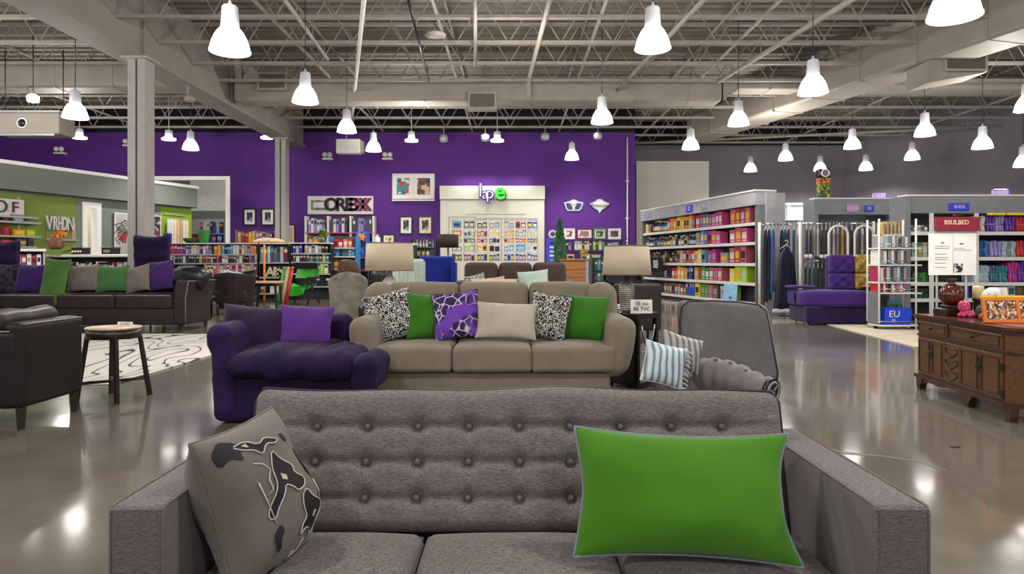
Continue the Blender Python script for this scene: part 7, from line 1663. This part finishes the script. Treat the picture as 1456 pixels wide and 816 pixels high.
# slatted crate and dark stand with flowers
D13 = 12.9; w = (XX(837, D13) - XX(799, D13)) / 2; t = thing('wooden_crate', 'upright orange-brown slatted wooden chest between the brown sofa and the lamp table', 'chest', (XX(818, D13), D13, 0)); zc = ZZ(368, D13)
obj('carcass', MB().span(-w + .01, w - .03, .01, .4, .04, zc - .03), wood('honey_oak', '#96602f', '#6b3f1c', 3, .5), t)
for k in range(8): z0 = .05 + (zc - .1) * k / 8; obj('board', MB().span(-w, w - .06, -.012, .012, z0, z0 + (zc - .1) / 8 - .014), MATS['honey_oak'], t)
obj('lid', MB().span(-w - .02, w + .02, -.03, .42, zc - .03, zc), MATS['honey_oak'], t); obj('corner_post', MB().span(w - .06, w + .0, -.02, .4, 0, zc - .03), PAL['grey'], t)
for s in (-1, 1): obj('foot', MB().span(s * w - .04 * s - .03, s * w - .04 * s + .03, .02, .38, 0, .05), M['walnut'], t)
t = leafy('flower_pot', 'yellow-green flowering pot on the end of the slatted chest', (XX(832, D13), D13 + .14, zc), .14, .1, 90, plain('yellow_bloom', '#b3a21e', .6, var=.3, scale=14), PAL['dkgrey'], pr=.05, ph=.06)
D14 = 15.0; P14 = front(D14)
shelf_unit('goods_shelf', 'dark low shelf of teal and blue goods between the slatted chest and the gondola', P14, XX(842, D14), XX(912, D14), -.3, .1, [ZZ(384, D14), ZZ(399, D14)], 0, ZZ(366, D14), M['black'], t=.05, posts=[XX(862, D14)])
row(P14, XX(845, D14), XX(861, D14), ZZ(384, D14), -.05, 'book', .06, .22, .2, [(1, ['teal', 'navy', 'dkgreen', 'blue'])], 'teal or navy case on the upper tier of the dark goods shelf', 'goods shelf upper'); row(P14, XX(845, D14), XX(861, D14), ZZ(399, D14), -.05, 'book', .06, .2, .2, [(1, ['dkgreen', 'dkgrey', 'teal'])], 'dark green case on the lower tier of the dark goods shelf', 'goods shelf lower'); row(P14, XX(863, D14), XX(910, D14), ZZ(384, D14), -.05, 'carton', .14, .22, .2, [(1, ['dkgrey', 'ice', 'denim', 'black'])], 'grey box on the upper tier of the dark goods shelf behind the lamp', 'goods shelf grey')

# ================================================================== CHAIRS AND SOFA IN THE MIDDLE DISTANCE
esp = fabric('espresso_cloth', '#41342f', 260, .15, .08, big=.1)
D15 = 11.0; BS = thing('brown_sofa', 'espresso brown three-seat sofa seen beyond the taupe sofa, with pale pillows', 'sofa', (XX(733, D15), D15, 0))
w = (XX(812, D15) - XX(650, D15)) / 2
obj('base', MB().sbox((0, .45, .25), (w * 1.9, .9, .3), .04, k=3, m=2), esp, BS)
for i in (-1, 0, 1):
    cw = w * .64; obj('seat_cushion', MB().sbox((i * cw, .35, .5), (cw - .01, .75, .24), .07, k=4, m=4, fn=puffy(.02)), esp, BS)
    Mx = Matrix.Translation((i * cw, .74, .92)) @ Matrix.Rotation(R(-8), 4, 'X'); obj('back_cushion', MB().sbox((0, 0, 0), (cw - .01, .24, .62), .09, k=4, m=4, M=Mx, fn=puffy(.01, .03)), esp, BS)
obj('back_frame', MB().sbox((0, .92, .65), (w * 1.9, .14, .95), .05, k=3, m=3), esp, BS)
for s in (-1, 1): obj('armrest', MB().sbox((s * w * 1.0, .38, .6), (.26, .85, .66), .12, k=5, m=3), esp, BS)
for x in (-w * .85, w * .85):
    for y in (.1, .82): obj('leg', MB().cyl((x, y, 0), (x, y, .12), .03, n=8), M['walnut'], BS)
GB = 'pillows on the brown sofa'; d_ = 11.25
pillow('throw_pillow', 'pale mint square pillow on the brown sofa', fabric('mint_linen', '#a3b3a8', 300, .2, .06), .52, .44, .16, P(759, 403, 11.05), (R(-12), R(-6), R(0)), None, GB, seed=51)
pillow('throw_pillow', 'grey speckled pillow peeking over the taupe sofa on the brown sofa', bw, .36, .34, .14, P(677, 404, 11.2), (R(-14), R(-14), R(6)), None, GB, seed=52)
pillow('bolster_pillow', 'beige zigzag patterned long pillow lying along the brown sofa seat', stripes('beige_zigzag', [(.2, '#6b5548'), (.45, '#b7a08c'), (.7, '#cbbba8')], 14, (0, R(30), 0), .9, 4), .8, .3, .2, P(702, 408, 10.95), (R(-30), R(0), R(0)), None, GB, seed=53)
pillow('throw_pillow', 'small peach pillow between the zigzag and speckled ones on the brown sofa', fabric('peach_cloth', '#a58a78', 300, .2, .08), .3, .28, .14, P(706, 405, 11.28), (R(-14), R(-8), R(0)), None, GB, seed=54)
nb = fabric('navy_blue_wool', '#1b2a7e', 260, .15, .08, sheen=.1)
def wing(name, lb, px0, px1, pt, d, mat, mat2=None, channels=0, wings=True):
    t = thing(name, lb, 'armchair', ((XX(px0, d) + XX(px1, d)) / 2, d, 0)); w = (XX(px1, d) - XX(px0, d)) / 2; zt = ZZ(pt, d)
    def fn(v, nx, ny, nz):
        if channels and ny < 0: v.y += .02 * abs(math.cos(nx * channels))
        elif ny < 0: v.y += .012 * (math.exp(-(nx / .03) ** 2) + math.exp(-((v.z + .18) / .015) ** 2))
        return v
    obj('backrest', MB().sbox((0, .3, (zt + .4) / 2), (2 * w, .16, zt - .4), .07, k=4, m=(26, 1, 16), fn=fn), mat, t)
    obj('seat', MB().sbox((0, -.05, .4), (2 * w - .06, .72, .26), .06, k=3, m=3), mat, t)
    for s in (-1, 1):
        obj('armrest', MB().sbox((s * (w - .03), -.05, .58), (.12, .68, .22), .05, k=3, m=2), mat, t)
        if wings: obj('wing', MB().sbox((s * w, .16, zt - .42), (.1, .34, .62), .045, k=3, m=2, M=Matrix.Translation((0, 0, 0))), mat, t)
    for x in (-w * .8, w * .8):
        for y in (-.34, .26): obj('leg', MB().cyl((x, y, 0), (x * .95, y, .3), .02, .03, n=6), M['walnut'], t)
    return t
wing('wing_chair', 'royal blue wingback chair beside the brown sofa', 592, 645, 364, 12.9, nb)
wing('channel_chair', 'pale mint channel-backed chair partly behind the beige lamp shade', 553, 601, 368, 10.0, fabric('pale_mint_velvet', '#a9b3a6', 260, .15, .06), channels=13, wings=False)
t = wing('slipper_chair', 'black curved-back chair just under the beige lamp shade', 521, 547, 384, 9.0, M['black'], wings=False)
# dark lamp
d = 15.5; t = thing('dark_lamp', 'lamp with a dark brown square shade before the storefront', 'lamp', (XX(637, d), d, 0)); z0, z1 = ZZ(352, d), ZZ(333.5, d)
obj('lamp_shade', MB().lathe([(.25, z0), (.24, z1), (.23, z1), (.24, z0)], n=24), plain('dark_shade', '#2a2018', .8), t); obj('pole', MB().cyl((0, 0, .03), (0, 0, z1 + .02), .016, n=8), M['steel'], t); obj('base', MB().lathe([(0, 0), (.17, 0), (.17, .02), (.02, .04)], n=20), M['steel'], t)
obj('harp', MB().tube([(-.23, 0, z1 - .02), (.23, 0, z1 - .02)], .006, 5), M['steel'], t)
# grey barrel chair with fur throw
D16 = 12.6; t = thing('barrel_chair', 'grey barrel chair seen from behind with a brown fur throw over it', 'armchair', (XX(495, D16), D16, 0), R(14)); w = .36; zt = ZZ(386, D16)
def shell(a, b):
    an = math.pi * 1.08 * (a - .5); z = .13 + (zt - .13) * b; rx = w * (.82 + .18 * b); top = (1 - .26 * abs(2 * a - 1) ** 1.6) if b > .0 else 1
    return Vector((rx * math.sin(an) * 1.02, -.33 * (.85 + .15 * b) * math.cos(an) + .1, .13 + (zt - .13) * b * top))
mb = MB(); mb.sheet(26, 12, shell); mb.sheet(26, 12, lambda a, b: shell(a, b) * .84 + Vector((0, .02, .04))); mb.sheet(26, 1, lambda a, b: shell(a, 1).lerp(shell(a, 1) * .84 + Vector((0, .02, .04)), b))
gcl = fabric('pewter_velvet', '#7d766c', 260, .15, .1, big=.2); obj('shell', mb, gcl, t); obj('seat', MB().sbox((0, .12, .34), (.56, .5, .26), .08, k=3, m=3), gcl, t)
for x in (-.26, .26):
    for y in (-.12, .34): obj('leg', MB().cyl((x, y, 0), (x, y, .22), .02, .028, n=6), M['black'], t)
t2 = thing('fur_throw', 'shaggy brown fur throw heaped over the grey barrel chair', 'throw', (XX(494, D16), D16 + .1, zt - .12))
mb = MB(); mb.sbox((0, 0, .12), (.4, .42, .42), .19, k=6, m=3, fn=lambda v, a, b, c: v + Vector((bumpn(v, 9, .04), bumpn((v.y, v.z, v.x), 9, .04), bumpn((v.z, v.x, v.y), 11, .04) - .2 * v.x))); obj('cloth', mb, fabric('brown_fur', '#4a3226', 60, .8, .4), t2)
r2 = random.Random(9); mb = MB()
for k in range(420):
    a, e = r2.uniform(0, 6.283), r2.uniform(-.3, 1.5); n_ = Vector((math.cos(a) * math.cos(e), math.sin(a) * math.cos(e), math.sin(e))); p = Vector((n_.x * .2, n_.y * .21, .12 + n_.z * .21 - .2 * n_.x * .2)); q = p + n_ * .045 + Vector((r2.uniform(-.04, .04), r2.uniform(-.03, .03), -.03)); s_ = n_.cross(Vector((0, 0, 1.01))).normalized() * .009
    mb.add([p - s_, p + s_, q], [(0, 1, 2)], None, False)
obj('fur_strand', mb, fabric('brown_fur_light', '#6b4b38', 60, .5, .4), t2)['kind'] = 'stuff'
# dark brown chair past the end table
t = thing('club_chair', 'dark brown leather chair showing past the ribbed lamp and end table', 'armchair', (XX(906, 10.2), 10.2, 0)); w = .36; zt = ZZ(403, 10.2)
obj('backrest', MB().sbox((0, 0, (zt + .2) / 2), (w * 2, .16, zt - .2), .05, k=3, m=4), choc, t); obj('seat', MB().sbox((0, .4, .38), (w * 2 - .1, .7, .24), .05, k=3, m=3), choc, t)
for s in (-1, 1): obj('armrest', MB().sbox((s * (w - .05), .38, .45), (.12, .72, .4), .05, k=3, m=2), choc, t)
for x in (-.3, .3):
    for y in (0, .68): obj('leg', MB().cyl((x, y, 0), (x, y, .28), .02, .03, n=6), M['walnut'], t)
